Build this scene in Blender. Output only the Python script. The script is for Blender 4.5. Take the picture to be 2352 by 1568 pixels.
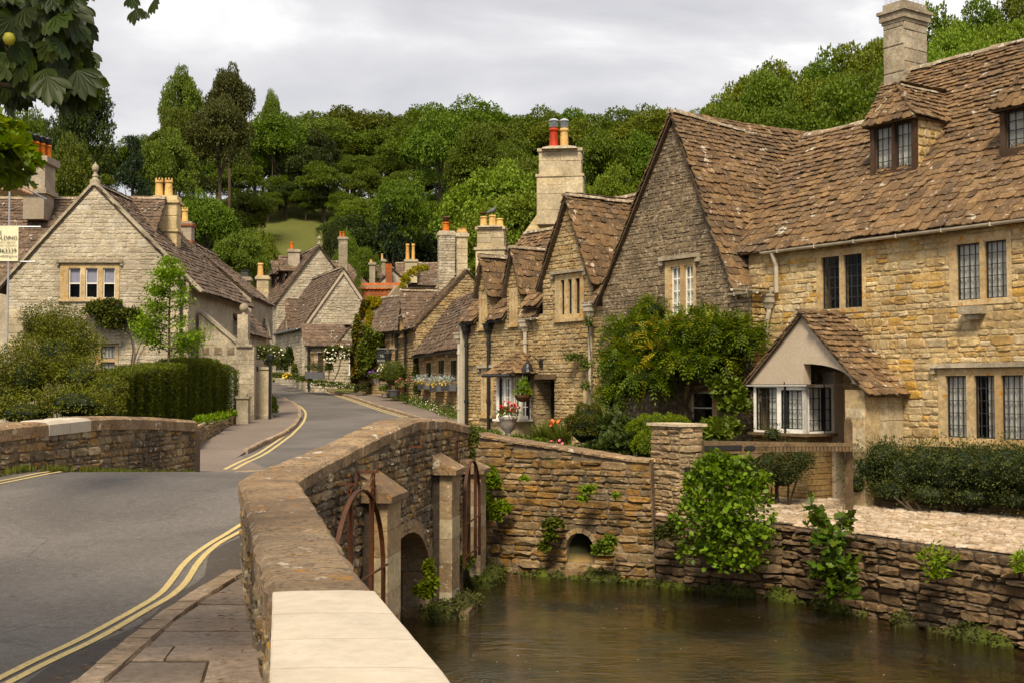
import bpy, math, random
import numpy as np
from mathutils import Vector, Matrix
R = random.Random(7)
NR = np.random.default_rng(7)
scene = bpy.context.scene
COL = scene.collection
for o in list(bpy.data.objects):
    bpy.data.objects.remove(o)
# ---------------------------------------------------------------- camera, sky, sun, exposure
FOC, CU, CV = 2800.0, 1176.0, 784.0
PITCH = math.atan(106.0 / FOC)
EYE = Vector((0, 0, 1.65))
cd = bpy.data.cameras.new('camera'); cam = bpy.data.objects.new('camera', cd); COL.objects.link(cam)
cd.sensor_width = 36; cd.lens = FOC / 2352 * 36; cd.clip_start = .1; cd.clip_end = 3000
cam.location = EYE; cam.rotation_euler = (math.pi / 2 + PITCH, 0, 0)
scene.camera = cam
SUN_DIR = Vector((-.10, -.62, .78)).normalized()
world = bpy.data.worlds.new('World'); scene.world = world; world.use_nodes = True
wn = world.node_tree; wn.nodes.clear()
def wnode(t, **k):
    n = wn.nodes.new(t)
    for a, b in k.items(): setattr(n, a, b)
    return n
wo = wnode('ShaderNodeOutputWorld'); bg = wnode('ShaderNodeBackground')
sky = wnode('ShaderNodeTexSky', sky_type='NISHITA', sun_disc=False)
sky.sun_elevation = math.asin(SUN_DIR.z); sky.sun_rotation = math.atan2(SUN_DIR.x, SUN_DIR.y)
tc = wnode('ShaderNodeTexCoord'); mp = wnode('ShaderNodeMapping')
mp.inputs['Scale'].default_value = (1.0, 1.0, 2.6); mp.inputs['Location'].default_value = (.3, .1, .42)
nz = wnode('ShaderNodeTexNoise'); nz.inputs['Scale'].default_value = 2.9; nz.inputs['Detail'].default_value = 7; nz.inputs['Roughness'].default_value = .52
nz.inputs['Distortion'].default_value = .35
cr = wnode('ShaderNodeValToRGB')
for i, (p, c) in enumerate([(.36, (4.3, 4.25, 4.4)), (.46, (5.2, 5.1, 5.2)), (.53, (6.1, 5.95, 5.95)), (.60, (8.2, 8.0, 7.8))]):
    e = cr.color_ramp.elements[i] if i < 2 else cr.color_ramp.elements.new(p)
    e.position = p; e.color = (c[0] / 10, c[1] / 10, c[2] / 10, 1)
sc = wnode('ShaderNodeVectorMath', operation='SCALE'); sc.inputs[3].default_value = 4.6
mx = wnode('ShaderNodeMix', data_type='RGBA'); mx.inputs[0].default_value = .96
wn.links.new(tc.outputs['Generated'], mp.inputs[0]); wn.links.new(mp.outputs[0], nz.inputs['Vector'])
wn.links.new(nz.outputs['Fac'], cr.inputs[0]); wn.links.new(cr.outputs[0], sc.inputs[0])
wn.links.new(sky.outputs[0], mx.inputs[6]); wn.links.new(sc.outputs[0], mx.inputs[7])
wn.links.new(mx.outputs[2], bg.inputs[0]); bg.inputs[1].default_value = .15
wn.links.new(bg.outputs[0], wo.inputs[0])
sd = bpy.data.lights.new('sun', 'SUN'); sd.energy = 2.6; sd.angle = math.radians(16); sd.color = (1.0, .88, .68)
sun = bpy.data.objects.new('sun', sd); COL.objects.link(sun)
sun.rotation_euler = SUN_DIR.to_track_quat('Z', 'Y').to_euler()
scene.view_settings.view_transform = 'Standard'; scene.view_settings.look = 'None'
scene.view_settings.gamma = 1; scene.view_settings.use_curve_mapping = False
scene.view_settings.exposure = 1.04
scene.cycles.max_bounces = 6; scene.cycles.diffuse_bounces = 3; scene.cycles.glossy_bounces = 2
scene.cycles.transparent_max_bounces = 8; scene.cycles.caustics_reflective = False; scene.cycles.caustics_refractive = False

# ---------------------------------------------------------------- measuring helpers (pixels of a 2352 px wide print -> rays)
def V3(*a): return Vector(a)
def ray(u, v):
    a = (u - CU) / FOC; b = (CV - v) / FOC
    return Vector((a, math.cos(PITCH) - b * math.sin(PITCH), math.sin(PITCH) + b * math.cos(PITCH)))
def PT(u, v, y):
    r = ray(u, v); return EYE + r * (y / r.y)
def proj(p):
    d = p - EYE; cy = d.y * math.cos(PITCH) + d.z * math.sin(PITCH); cz = -d.y * math.sin(PITCH) + d.z * math.cos(PITCH)
    if cy < .3: return None
    return (CU + FOC * d.x / cy, CV - FOC * cz / cy, cy)
_zy = [-30, 8, 10.5, 12.5, 14.5, 16.8, 18.4, 20.4, 22.4, 24.5, 30, 38, 45, 50, 56, 65, 75, 85, 100, 130]
_zz = [0, 0, .02, .15, .36, .50, .365, .18, .04, 0, .05, .18, .42, .65, .86, 1.25, 1.75, 2.3, 3.2, 5.2]
def zr(y): return float(np.interp(y, _zy, _zz))
def GP(u, v, ymin=20., off=0.):
    r = ray(u, v); y = ymin; prev = None
    while y < 140:
        p = EYE + r * (y / r.y); g = p.z - zr(y) - off
        if g <= 0: return Vector((p.x, p.y, zr(y) + off))
        y += .1
    return PT(u, v, 80)
def HZ(u, v, z):
    r = ray(u, v); k = (z - EYE.z) / r.z; return EYE + r * k
class Pl:
    """a plane with axes: P(a,b,o) -> world, at(u,v) -> (a,b)"""
    def __init__(s, O, ux, uy=(0, 0, 1)):
        s.O = Vector(O); s.ux = Vector(ux).normalized(); uy = Vector(uy)
        s.uy = (uy - s.ux * uy.dot(s.ux)).normalized(); s.n = s.ux.cross(s.uy)
    def P(s, a, b, o=0): return s.O + s.ux * a + s.uy * b + s.n * o
    def at(s, u, v):
        r = ray(u, v); k = (s.O - EYE).dot(s.n) / r.dot(s.n); p = EYE + r * k - s.O
        return (p.dot(s.ux), p.dot(s.uy))
    def off(s, o): return Pl(s.O + s.n * o, s.ux, s.uy)
def WALL(u, y, dx, dy):
    p = PT(u, 890, y); return Pl((p.x, p.y, 0), (dx, dy, 0))

# ---------------------------------------------------------------- materials
MAT = {}
class NT:
    def __init__(s, name):
        s.m = bpy.data.materials.new(name); s.m.use_nodes = True; s.t = s.m.node_tree; s.t.nodes.clear(); MAT[name] = s.m
        s.out = s.n('ShaderNodeOutputMaterial')
    def n(s, t, ins=None, **k):
        x = s.t.nodes.new(t)
        for a, b in k.items(): setattr(x, a, b)
        for a, b in (ins or {}).items():
            if isinstance(b, bpy.types.NodeSocket): s.t.links.new(b, x.inputs[a])
            else: x.inputs[a].default_value = b
        return x
    def pos(s): return s.n('ShaderNodeNewGeometry').outputs['Position']
    def noise(s, sc, det=3, rough=.55, vec=None, dist=0):
        return s.n('ShaderNodeTexNoise', {'Vector': vec or s.pos(), 'Scale': sc, 'Detail': det, 'Roughness': rough, 'Distortion': dist}).outputs['Fac']
    def ramp(s, fac, els, interp='LINEAR'):
        r = s.n('ShaderNodeValToRGB', {0: fac}); r.color_ramp.interpolation = interp
        for i, (p, c) in enumerate(els):
            e = r.color_ramp.elements[i] if i < 2 else r.color_ramp.elements.new(p)
            e.position = p; e.color = (*c, 1) if len(c) == 3 else c
        return r.outputs[0]
    def mix(s, f, a, b, mode='MIX'):
        x = s.n('ShaderNodeMix', {0: f, 6: a if isinstance(a, bpy.types.NodeSocket) else (*a, 1), 7: b if isinstance(b, bpy.types.NodeSocket) else (*b, 1)}, data_type='RGBA', blend_type=mode)
        return x.outputs[2]
    def math(s, op, a, b=0, clamp=False):
        return s.n('ShaderNodeMath', {0: a, 1: b}, operation=op, use_clamp=clamp).outputs[0]
    def rnd(s):
        a = s.n('ShaderNodeAttribute', attribute_name='rnd').outputs['Fac']; b = s.n('ShaderNodeObjectInfo').outputs['Random']
        return s.math('FRACT', s.math('ADD', a, b))
    def thr(s, f, lo, hi): return s.ramp(f, [(lo, (0, 0, 0)), (hi, (1, 1, 1))])
    def bump(s, h, st, d=.02): return s.n('ShaderNodeBump', {'Height': h, 'Strength': st, 'Distance': d}).outputs[0]
    def surf(s, col, rough=.85, nor=None, spec=.3, **k):
        ins = {'Base Color': col if isinstance(col, bpy.types.NodeSocket) else (*col, 1), 'Roughness': rough, 'Specular IOR Level': spec}
        if nor: ins['Normal'] = nor
        ins.update(k)
        b = s.n('ShaderNodeBsdfPrincipled', ins); s.t.links.new(b.outputs[0], s.out.inputs[0]); return b
def rock(name, cols, scale=1., stain=None, stain_amt=.5, specks=(), bump=.6, rough=.9, fine=14, vary=1., sat=1.16):
    m = NT(name); n = len(cols)
    c = m.ramp(m.rnd(), [(i / (n - 1) if n > 1 else 0, c) for i, c in enumerate(cols)])
    f1 = m.noise(fine * scale, 6, .7); f2 = m.noise(2.4 * scale, 4, .6)
    c = m.mix(vary, c, m.ramp(f1, [(.3, (.55, .55, .55)), (.5, (.95, .95, .95)), (.72, (1.35, 1.33, 1.3))]), 'MULTIPLY')
    c = m.mix(vary, c, m.ramp(f2, [(.32, (.72, .70, .68)), (.55, (1, 1, 1)), (.75, (1.15, 1.12, 1.06))]), 'MULTIPLY')
    if stain:
        s1 = m.noise(.75 * scale, 6, .62, dist=.5)
        c = m.mix(m.math('MULTIPLY', m.thr(s1, .44, .62), stain_amt), c, stain)
    for (sc_, lo, hi, colr) in specks:
        c = m.mix(m.thr(m.noise(sc_ * scale, 4, .6), lo, hi), c, colr)
    c = m.n('ShaderNodeHueSaturation', {'Saturation': sat, 'Color': c}).outputs[0]
    h = m.math('ADD', m.noise(fine * 1.3 * scale, 7, .75), m.math('MULTIPLY', m.noise(fine * .35 * scale, 3), .8))
    m.surf(c, rough, m.bump(h, bump, .02)); return m
WHITE_L = (.52, .49, .42); ORANGE_L = (.42, .19, .045); DARK_L = (.045, .038, .030)
rock('stone_gold', [(.44, .31, .15), (.54, .42, .24), (.46, .30, .13), (.60, .49, .31), (.38, .275, .155), (.64, .54, .37), (.52, .33, .12), (.50, .40, .25), (.57, .45, .27)], stain=(.22, .16, .09), stain_amt=.35, specks=[(9, .62, .70, (.60, .50, .33)), (7, .66, .74, (.38, .18, .05))])
rock('stone_gold_b', [(.36, .26, .14), (.46, .35, .20), (.41, .28, .14), (.50, .40, .25), (.33, .24, .13), (.48, .38, .23)], stain=(.20, .155, .10), stain_amt=.55, specks=[(9, .60, .70, (.52, .44, .31)), (15, .62, .70, (.12, .09, .06))])
rock('stone_grey', [(.25, .19, .125), (.29, .225, .15), (.21, .16, .105), (.31, .25, .17)], stain=(.10, .078, .055), stain_amt=.8, specks=[(9, .56, .63, (.36, .30, .22)), (12, .58, .66, (.065, .052, .04)), (4, .58, .68, (.12, .095, .068))], bump=1.2)
rock('stone_white', [(.46, .40, .30), (.54, .48, .38), (.48, .41, .30), (.58, .53, .43), (.42, .36, .27)], stain=(.26, .215, .155), stain_amt=.55, specks=[(10, .60, .68, (.60, .55, .46)), (14, .63, .70, (.20, .16, .11))])
rock('stone_bridge', [(.26, .185, .11), (.35, .235, .12), (.18, .135, .09), (.42, .34, .225), (.13, .10, .07), (.31, .245, .165)], stain=(.055, .045, .036), stain_amt=.72, specks=[(8, .60, .66, (.42, .22, .06)), (11, .60, .66, (.44, .38, .29)), (5, .63, .70, (.05, .04, .035))], bump=.9)
rock('stone_stream', [(.24, .155, .075), (.33, .20, .085), (.17, .12, .07), (.38, .28, .17), (.13, .10, .065)], stain=(.065, .05, .032), stain_amt=.7, specks=[(2.2, .56, .66, (.29, .165, .06)), (6, .60, .68, (.31, .17, .05)), (10, .61, .67, (.36, .30, .22)), (4, .62, .72, (.05, .06, .02))], bump=1)
rock('stone_retaining', [(.17, .115, .07), (.22, .15, .09), (.12, .085, .055), (.25, .18, .115), (.09, .067, .045)], stain=(.05, .040, .028), stain_amt=.6, specks=[(9, .64, .70, (.30, .16, .05)), (12, .63, .70, (.28, .24, .18))], bump=1)
rock('stone_pier', [(.36, .26, .155), (.44, .33, .205), (.31, .22, .13), (.48, .38, .255), (.27, .20, .13)], stain=(.16, .12, .08), stain_amt=.5, specks=[(12, .60, .68, (.50, .42, .32)), (8, .64, .70, (.40, .19, .06))], bump=.9)
rock('mortar', [(.36, .29, .19), (.33, .26, .17)], stain=(.20, .16, .11), bump=.5)
rock('mortar_gold', [(.50, .39, .24), (.46, .36, .22)], stain=(.24, .18, .11), bump=.5)
rock('mortar_grey', [(.24, .185, .125), (.21, .16, .11)], stain=(.10, .078, .055), stain_amt=.8, specks=[(9, .56, .63, (.33, .27, .20))], bump=.8)
rock('mortar_white', [(.50, .44, .35), (.45, .39, .30)], stain=(.30, .25, .18), bump=.5)
rock('mortar_dark', [(.09, .07, .05), (.07, .055, .04)], bump=.8)
rock('mortar_bridge', [(.26, .21, .15), (.18, .14, .10)], stain=(.07, .055, .042), stain_amt=.7, bump=.8)
rock('dressing', [(.55, .42, .24), (.50, .39, .24), (.58, .46, .29)], stain=(.34, .22, .11), stain_amt=.55, specks=[(5, .60, .68, (.42, .21, .06)), (17, .66, .74, (.30, .24, .17))], bump=.3)
rock('ashlar', [(.56, .46, .30), (.50, .42, .29), (.60, .51, .36), (.46, .39, .28)], stain=(.30, .25, .175), stain_amt=.55, specks=[(15, .62, .70, (.26, .21, .15))], bump=.3)
rock('ashlar_grey', [(.40, .345, .255), (.46, .40, .305), (.36, .31, .23)], stain=(.17, .14, .10), stain_amt=.7, specks=[(13, .60, .68, (.50, .45, .36)), (8, .65, .72, (.38, .20, .06))], bump=.4)
rock('ashlar_cream', [(.66, .54, .33), (.62, .50, .31)], stain=(.50, .39, .24), stain_amt=.4, bump=.2)
rock('render_plaster', [(.40, .345, .27), (.38, .32, .25)], stain=(.25, .205, .155), stain_amt=.6, specks=[(14, .62, .70, (.22, .18, .135))], bump=.4)
rock('porch_plaster', [(.50, .405, .30), (.49, .395, .29)], stain=(.43, .345, .25), stain_amt=.4, bump=.35, fine=25, vary=.4, sat=1)
rock('roof_tile', [(.175, .108, .056), (.228, .142, .072), (.13, .083, .046), (.262, .166, .085), (.10, .066, .040), (.20, .129, .073), (.30, .196, .106)], stain=(.085, .060, .042), stain_amt=.45,
     specks=[(6, .65, .68, (.50, .45, .37)), (13, .60, .68, (.30, .22, .15)), (6, .67, .73, (.36, .16, .05)), (2.1, .60, .72, (.10, .075, .05)), (2.7, .655, .685, (.44, .39, .31))], bump=.9, fine=18, sat=1.1)
rock('roof_tile_far', [(.145, .095, .062), (.18, .118, .075), (.11, .075, .052), (.20, .135, .09), (.09, .065, .048)], stain=(.07, .053, .042), stain_amt=.5,
     specks=[(5, .63, .67, (.46, .41, .34)), (13, .60, .68, (.26, .20, .15))], bump=.8, fine=18, sat=1.05)
rock('roof_deck', [(.11, .08, .052), (.09, .066, .044)], bump=.8)
rock('ridge_stone', [(.34, .27, .18), (.42, .36, .27), (.28, .21, .14)], stain=(.14, .105, .075), stain_amt=.5, specks=[(9, .56, .64, (.55, .50, .43)), (6, .66, .72, (.40, .18, .05))], bump=.8)
rock('coping_old', [(.36, .25, .155), (.42, .31, .20), (.31, .215, .135), (.37, .285, .195)], stain=(.15, .105, .07), stain_amt=.75, specks=[(5, .62, .67, (.54, .47, .37)), (7, .62, .70, (.42, .22, .08)), (24, .57, .65, (.10, .075, .055)), (11, .60, .68, (.11, .085, .06))], bump=1.3, fine=26)
rock('coping_new', [(.46, .395, .31), (.50, .43, .34), (.43, .37, .29)], stain=(.36, .30, .23), stain_amt=.55, specks=[(30, .66, .72, (.30, .25, .18)), (6, .62, .72, (.38, .32, .25))], bump=.06, vary=.3, sat=1)
rock('recess_shade_stone', [(.022, .018, .014), (.03, .024, .018)], bump=1)  # near-black colour carries the shade inside arches and culvert
rock('brick_red', [(.34, .11, .055), (.40, .15, .075), (.30, .10, .06)], stain=(.30, .17, .11), stain_amt=.4, bump=.4)
rock('brick_yellow', [(.26, .175, .09), (.32, .225, .115), (.23, .15, .075), (.34, .26, .15)], stain=(.22, .15, .08), bump=.5)
rock('terracotta', [(.50, .17, .06), (.46, .15, .055)], stain=(.30, .10, .05), stain_amt=.3, bump=.15, rough=.7)
rock('pot_red', [(.42, .055, .025), (.40, .05, .025)], bump=.1, rough=.6)
rock('pot_cream', [(.66, .45, .20), (.62, .43, .21)], stain=(.42, .20, .08), stain_amt=.6, bump=.15, rough=.7)
rock('flagstone', [(.25, .175, .115), (.33, .235, .155), (.20, .145, .10), (.29, .22, .155)], stain=(.17, .12, .08), stain_amt=.45, specks=[(16, .66, .72, (.10, .055, .035)), (6, .68, .75, (.33, .27, .20))], bump=.45, fine=16, sat=.85)
rock('kerb_stone', [(.33, .25, .175), (.38, .30, .22), (.27, .205, .145)], stain=(.16, .12, .085), specks=[(12, .62, .7, (.5, .44, .36))], bump=.6)
rock('cobble', [(.48, .37, .27), (.55, .45, .35), (.40, .30, .21), (.62, .53, .43), (.36, .27, .18)], stain=(.26, .19, .125), stain_amt=.5, specks=[(8, .64, .70, (.66, .6, .5)), (3, .62, .7, (.24, .20, .09))], bump=.6)
rock('earth', [(.085, .060, .038), (.07, .05, .033)], stain=(.05, .055, .022), stain_amt=.5, bump=1)
rock('river_bed', [(.13, .085, .035), (.10, .07, .03)], stain=(.035, .045, .012), stain_amt=.8, specks=[(2.4, .60, .68, (.20, .125, .05)), (5, .62, .7, (.02, .02, .01))], bump=.8, fine=5)
rock('meadow', [(.12, .135, .032), (.10, .12, .03)], stain=(.16, .14, .05), stain_amt=.6, bump=1)
rock('moss', [(.06, .075, .014), (.09, .105, .02), (.04, .045, .012)], stain=(.05, .038, .02), bump=1)
rock('wood_weathered', [(.15, .105, .062), (.18, .13, .08)], stain=(.07, .05, .032), stain_amt=.6, bump=.5)
rock('wood_dark', [(.05, .028, .018), (.06, .034, .022)], stain=(.12, .09, .065), stain_amt=.3, bump=.4)
rock('bark', [(.10, .075, .05), (.13, .10, .07)], stain=(.06, .06, .03), bump=.8)
rock('rust_iron', [(.085, .038, .022), (.06, .03, .02)], stain=(.14, .055, .025), stain_amt=.6, bump=.4, rough=.7)
rock('basket_coir', [(.12, .065, .03), (.09, .05, .025)], bump=1, fine=30)
def plain(name, col, rough=.5, spec=.4, metal=0, vary=.12, sc_=9):
    m = NT(name); c = m.mix(1, (*col,), m.ramp(m.noise(sc_, 4), [(.3, (1 - vary,) * 3), (.7, (1 + vary,) * 3)]), 'MULTIPLY')
    m.surf(c, rough, None, spec, Metallic=metal); return m
plain('white_paint', (.80, .76, .68), .45); plain('cream_pipe', (.46, .40, .30), .55, vary=.2, sc_=4); plain('black_iron', (.013, .012, .012), .4, .5)
plain('lead_bar', (.028, .027, .027), .6); plain('lead_sheet', (.33, .35, .38), .45, vary=.2); plain('steel_tube', (.42, .43, .45), .35, .6, .6)
plain('blind', (.36, .34, .44), .8); plain('banner_cloth', (.74, .66, .44), .85); plain('lettering', (.075, .085, .05), .8); plain('lettering_pale', (.34, .29, .18), .8)
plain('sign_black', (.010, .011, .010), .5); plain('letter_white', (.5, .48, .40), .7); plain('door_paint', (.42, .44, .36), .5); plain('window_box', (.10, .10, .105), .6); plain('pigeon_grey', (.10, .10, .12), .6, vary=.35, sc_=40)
plain('petal_red', (.55, .012, .012), .6); plain('petal_white', (.78, .72, .55), .6); plain('petal_yellow', (.72, .50, .04), .6); plain('petal_purple', (.15, .04, .26), .6); plain('petal_orange', (.70, .14, .02), .6)
plain('petal_pink', (.55, .10, .16), .6); plain('green_fruit', (.42, .38, .03), .4); plain('red_box', (.32, .012, .012), .5); plain('new_timber', (.42, .25, .13), .7); plain('urn_stone', (.30, .25, .21), .8, vary=.3, sc_=25)
def curtain_mat():
    m = NT('curtain'); p = m.n('ShaderNodeSeparateXYZ', {0: m.pos()})
    m.surf(m.mix(m.noise(7, 3), (.60, .57, .52), (.74, .70, .64)), .9, None, .1)
curtain_mat()
def glass():
    m = NT('window_glass'); tr = m.n('ShaderNodeBsdfTransparent', {0: (.90, .92, .91, 1)}); gl = m.n('ShaderNodeBsdfGlossy', {0: (.9, .92, .95, 1), 1: .06, 'Normal': m.bump(m.noise(3, 2), .12, .05)})
    fr = m.n('ShaderNodeLayerWeight', {0: .22}); mx_ = m.n('ShaderNodeMixShader', {0: m.math('MULTIPLY', fr.outputs['Fresnel'], .40), 1: tr.outputs[0], 2: gl.outputs[0]})
    m.t.links.new(mx_.outputs[0], m.out.inputs[0])
glass()
def water():
    m = NT('stream_water'); 
    mpn = m.n('ShaderNodeMapping', {0: m.pos(), 'Rotation': (0, 0, -.35), 'Scale': (1.0, 2.6, 1)})
    h1 = m.noise(2.6, 4, .55, mpn.outputs[0], .6); h2 = m.noise(11, 3, .6, mpn.outputs[0], .3)
    patch = m.thr(m.noise(.55, 3, .5, None, .3), .42, .62)
    h = m.math('ADD', h1, m.math('MULTIPLY', m.math('MULTIPLY', h2, patch), .9))
    nrm = m.bump(h, .62, .06)
    tr = m.n('ShaderNodeBsdfTransparent', {0: (.60, .55, .31, 1)}); gl = m.n('ShaderNodeBsdfGlossy', {0: (.95, .93, .88, 1), 1: .025, 'Normal': nrm})
    fr = m.n('ShaderNodeFresnel', {0: 1.33, 'Normal': nrm})
    mx_ = m.n('ShaderNodeMixShader', {0: m.math('MULTIPLY', fr.outputs[0], 1.6, True), 1: tr.outputs[0], 2: gl.outputs[0]})
    df = m.n('ShaderNodeBsdfDiffuse', {0: (.075, .052, .018, 1)}); mx2 = m.n('ShaderNodeMixShader', {0: .10, 1: mx_.outputs[0], 2: df.outputs[0]})
    m.t.links.new(mx2.outputs[0], m.out.inputs[0])
water()
def asphalt(name, a, b, sc_=1):
    m = NT(name); f = m.math('ADD', m.math('MULTIPLY', m.noise(60, 4, .9), .55), m.math('MULTIPLY', m.noise(16, 5, .85), .45)); c = m.mix(m.thr(m.noise(.28, 5, .6, None, .8), .38, .62), a, b); v_ = m.n('ShaderNodeTexVoronoi', {'Vector': m.pos(), 'Scale': .45, 'Randomness': 1}, feature='DISTANCE_TO_EDGE').outputs['Distance']; cm = m.math('MULTIPLY', m.math('LESS_THAN', m.math('ADD', v_, m.math('MULTIPLY', m.noise(6, 3), .02)), .0125), m.thr(m.noise(.7, 2), .5, .56)); c = m.mix(m.math('MULTIPLY', cm, .6), c, (.03, .026, .022))
    c = m.mix(1, c, m.ramp(f, [(.36, (.45,) * 3), (.48, (.92,) * 3), (.56, (1.15,) * 3), (.64, (2.3, 2.2, 2.1))]), 'MULTIPLY')
    c = m.mix(m.thr(m.noise(2.2, 5, .7, None, 1), .60, .72), c, m.mix(.5, a, (.05, .04, .035)))
    m.surf(c, .8, m.bump(f, .5, .01), .35)
asphalt('asphalt', (.086, .074, .064), (.138, .121, .106)); asphalt('gutter_grime', (.040, .032, .025), (.070, .056, .044)); asphalt('pavement_tarmac', (.155, .118, .092), (.19, .148, .118))
def ypaint():
    m = NT('yellow_paint'); c = m.mix(m.thr(m.noise(38, 5, .85), .53, .62), (.58, .44, .18), (.20, .16, .10)); c = m.mix(m.noise(3, 3), c, m.mix(1, c, (.85, .85, .8), 'MULTIPLY')); m.surf(c, .75)
ypaint()
def leafmat(name, cols, trans=.3, rough=.55, big=True):
    m = NT(name); n = len(cols); r = m.rnd()
    if big: r = m.math('FRACT', m.math('ADD', m.n('ShaderNodeAttribute', attribute_name='rnd').outputs['Fac'], 0))
    c = m.ramp(r, [(i / (n - 1), x) for i, x in enumerate(cols)])
    ob = m.n('ShaderNodeObjectInfo').outputs['Random']
    hsv = m.n('ShaderNodeHueSaturation', {'Hue': m.math('ADD', m.math('MULTIPLY', ob, .035), .478), 'Saturation': 1.1, 'Value': m.math('ADD', m.math('MULTIPLY', ob, .5), .86), 'Color': c})
    b = m.n('ShaderNodeBsdfPrincipled', {'Base Color': hsv.outputs[0], 'Roughness': rough, 'Specular IOR Level': .25})
    t = m.n('ShaderNodeBsdfTranslucent', {0: hsv.outputs[0]}); x = m.n('ShaderNodeMixShader', {0: trans, 1: b.outputs[0], 2: t.outputs[0]})
    m.t.links.new(x.outputs[0], m.out.inputs[0])
leafmat('leaf_tree', [(0.05, 0.078, 0.01), (0.078, 0.115, 0.014), (0.115, 0.155, 0.02), (0.065, 0.095, 0.012), (0.155, 0.19, 0.03)])
leafmat('leaf_tree_light', [(.085, .13, .016), (.125, .175, .022), (.175, .22, .032), (.10, .14, .018)])
leafmat('leaf_tree_dark', [(0.026, 0.042, 0.009), (0.042, 0.062, 0.012), (0.066, 0.088, 0.018)])
leafmat('leaf_tree_olive', [(0.062, 0.085, 0.012), (0.09, 0.12, 0.018), (0.135, 0.16, 0.026), (0.055, 0.075, 0.012)])
leafmat('leaf_tree_brown', [(0.05, 0.058, 0.014), (0.075, 0.082, 0.018), (0.045, 0.056, 0.013)])
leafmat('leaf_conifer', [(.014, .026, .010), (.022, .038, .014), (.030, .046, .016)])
leafmat('leaf_box', [(0.05, 0.06, 0.008), (0.09, 0.105, 0.012), (0.16, 0.165, 0.02), (0.065, 0.072, 0.01)])
leafmat('leaf_yew', [(0.038, 0.052, 0.007), (0.075, 0.088, 0.01), (0.135, 0.135, 0.016), (0.05, 0.06, 0.008)])
leafmat('leaf_bright', [(0.09, 0.145, 0.013), (0.14, 0.21, 0.018), (0.21, 0.28, 0.03), (0.075, 0.115, 0.012)], .4)
leafmat('leaf_alder', [(0.05, 0.09, 0.01), (0.085, 0.14, 0.015), (0.14, 0.21, 0.025), (0.2, 0.27, 0.04)], .35, .45)
leafmat('leaf_wisteria', [(0.035, 0.075, 0.007), (0.06, 0.115, 0.009), (0.09, 0.16, 0.012), (0.13, 0.2, 0.016), (0.22, 0.25, 0.022)], .35)
leafmat('leaf_ivy', [(.028, .058, .012), (.05, .085, .014), (.10, .12, .018), (.17, .09, .02), (.33, .20, .03)], .3)
leafmat('leaf_gold', [(0.3, 0.26, 0.03), (0.36, 0.27, 0.03), (0.22, 0.22, 0.03), (0.14, 0.17, 0.02)], .35)
leafmat('leaf_hedge_dark', [(0.026, 0.036, 0.01), (0.042, 0.054, 0.014), (0.07, 0.082, 0.02), (0.075, 0.066, 0.02)])
leafmat('leaf_rose', [(.05, .085, .014), (.085, .12, .02), (.13, .15, .03), (.05, .07, .015)], .3)
leafmat('leaf_syc', [(.045, .08, .012), (.07, .11, .015), (.105, .145, .02)], .35, .45)
leafmat('leaf_chestnut', [(0.018, 0.03, 0.004), (0.028, 0.044, 0.005), (0.045, 0.064, 0.008)], .15, .45)
leafmat('leaf_maple', [(.07, .13, .010), (.12, .19, .014), (.19, .23, .02)], .4)
leafmat('leaf_grass', [(0.06, 0.09, 0.012), (0.11, 0.13, 0.02), (0.17, 0.16, 0.04)], .3)
leafmat('leaf_silver', [(.30, .34, .32), (.40, .43, .40)], .2)
leafmat('leaf_meadow', [(.14, .16, .03), (.11, .14, .025), (.20, .19, .055)], .3)
leafmat('leaf_litter', [(.10, .035, .015), (.15, .06, .025), (.20, .12, .06)], 0)
# ---------------------------------------------------------------- mesh helpers
def tag(o, label=None, cat=None, group=None, kind=None):
    if label: o['label'] = label
    if cat: o['category'] = cat
    if group: o['group'] = group
    if kind: o['kind'] = kind
    return o
def empty(name, loc, label, cat, group=None):
    o = bpy.data.objects.new(name, None); o.location = loc; COL.objects.link(o); o.empty_display_size = .2
    return tag(o, label, cat, group)
def root_loc(p):
    v = Vector((0, 0, 0))
    while p is not None: v = v + p.location; p = p.parent
    return v
def mesh_np(name, V, F, mat, parent=None, rnd=None, smooth=False):
    """V Nx3 world coordinates, F MxK index array (one K) or a list of lists"""
    me = bpy.data.meshes.new(name); V = np.asarray(V, dtype=np.float32).reshape(-1, 3)
    off = np.array(root_loc(parent), dtype=np.float32); V = V - off
    if isinstance(F, np.ndarray):
        k = F.shape[1]; m = F.shape[0]
        me.vertices.add(len(V)); me.vertices.foreach_set('co', V.ravel())
        me.loops.add(m * k); me.loops.foreach_set('vertex_index', F.astype(np.int32).ravel())
        me.polygons.add(m); me.polygons.foreach_set('loop_start', np.arange(0, m * k, k, dtype=np.int32))
        me.update(calc_edges=True)
    else:
        me.from_pydata([tuple(map(float, v)) for v in V], [], F)
    if smooth: me.polygons.foreach_set('use_smooth', np.ones(len(me.polygons), dtype=bool))
    if rnd is not None:
        a = me.attributes.new('rnd', 'FLOAT', 'POINT'); a.data.foreach_set('value', np.asarray(rnd, dtype=np.float32))
    me.materials.append(MAT[mat] if isinstance(mat, str) else mat)
    o = bpy.data.objects.new(name, me); COL.objects.link(o)
    if parent is not None: o.parent = parent
    return o
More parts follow.
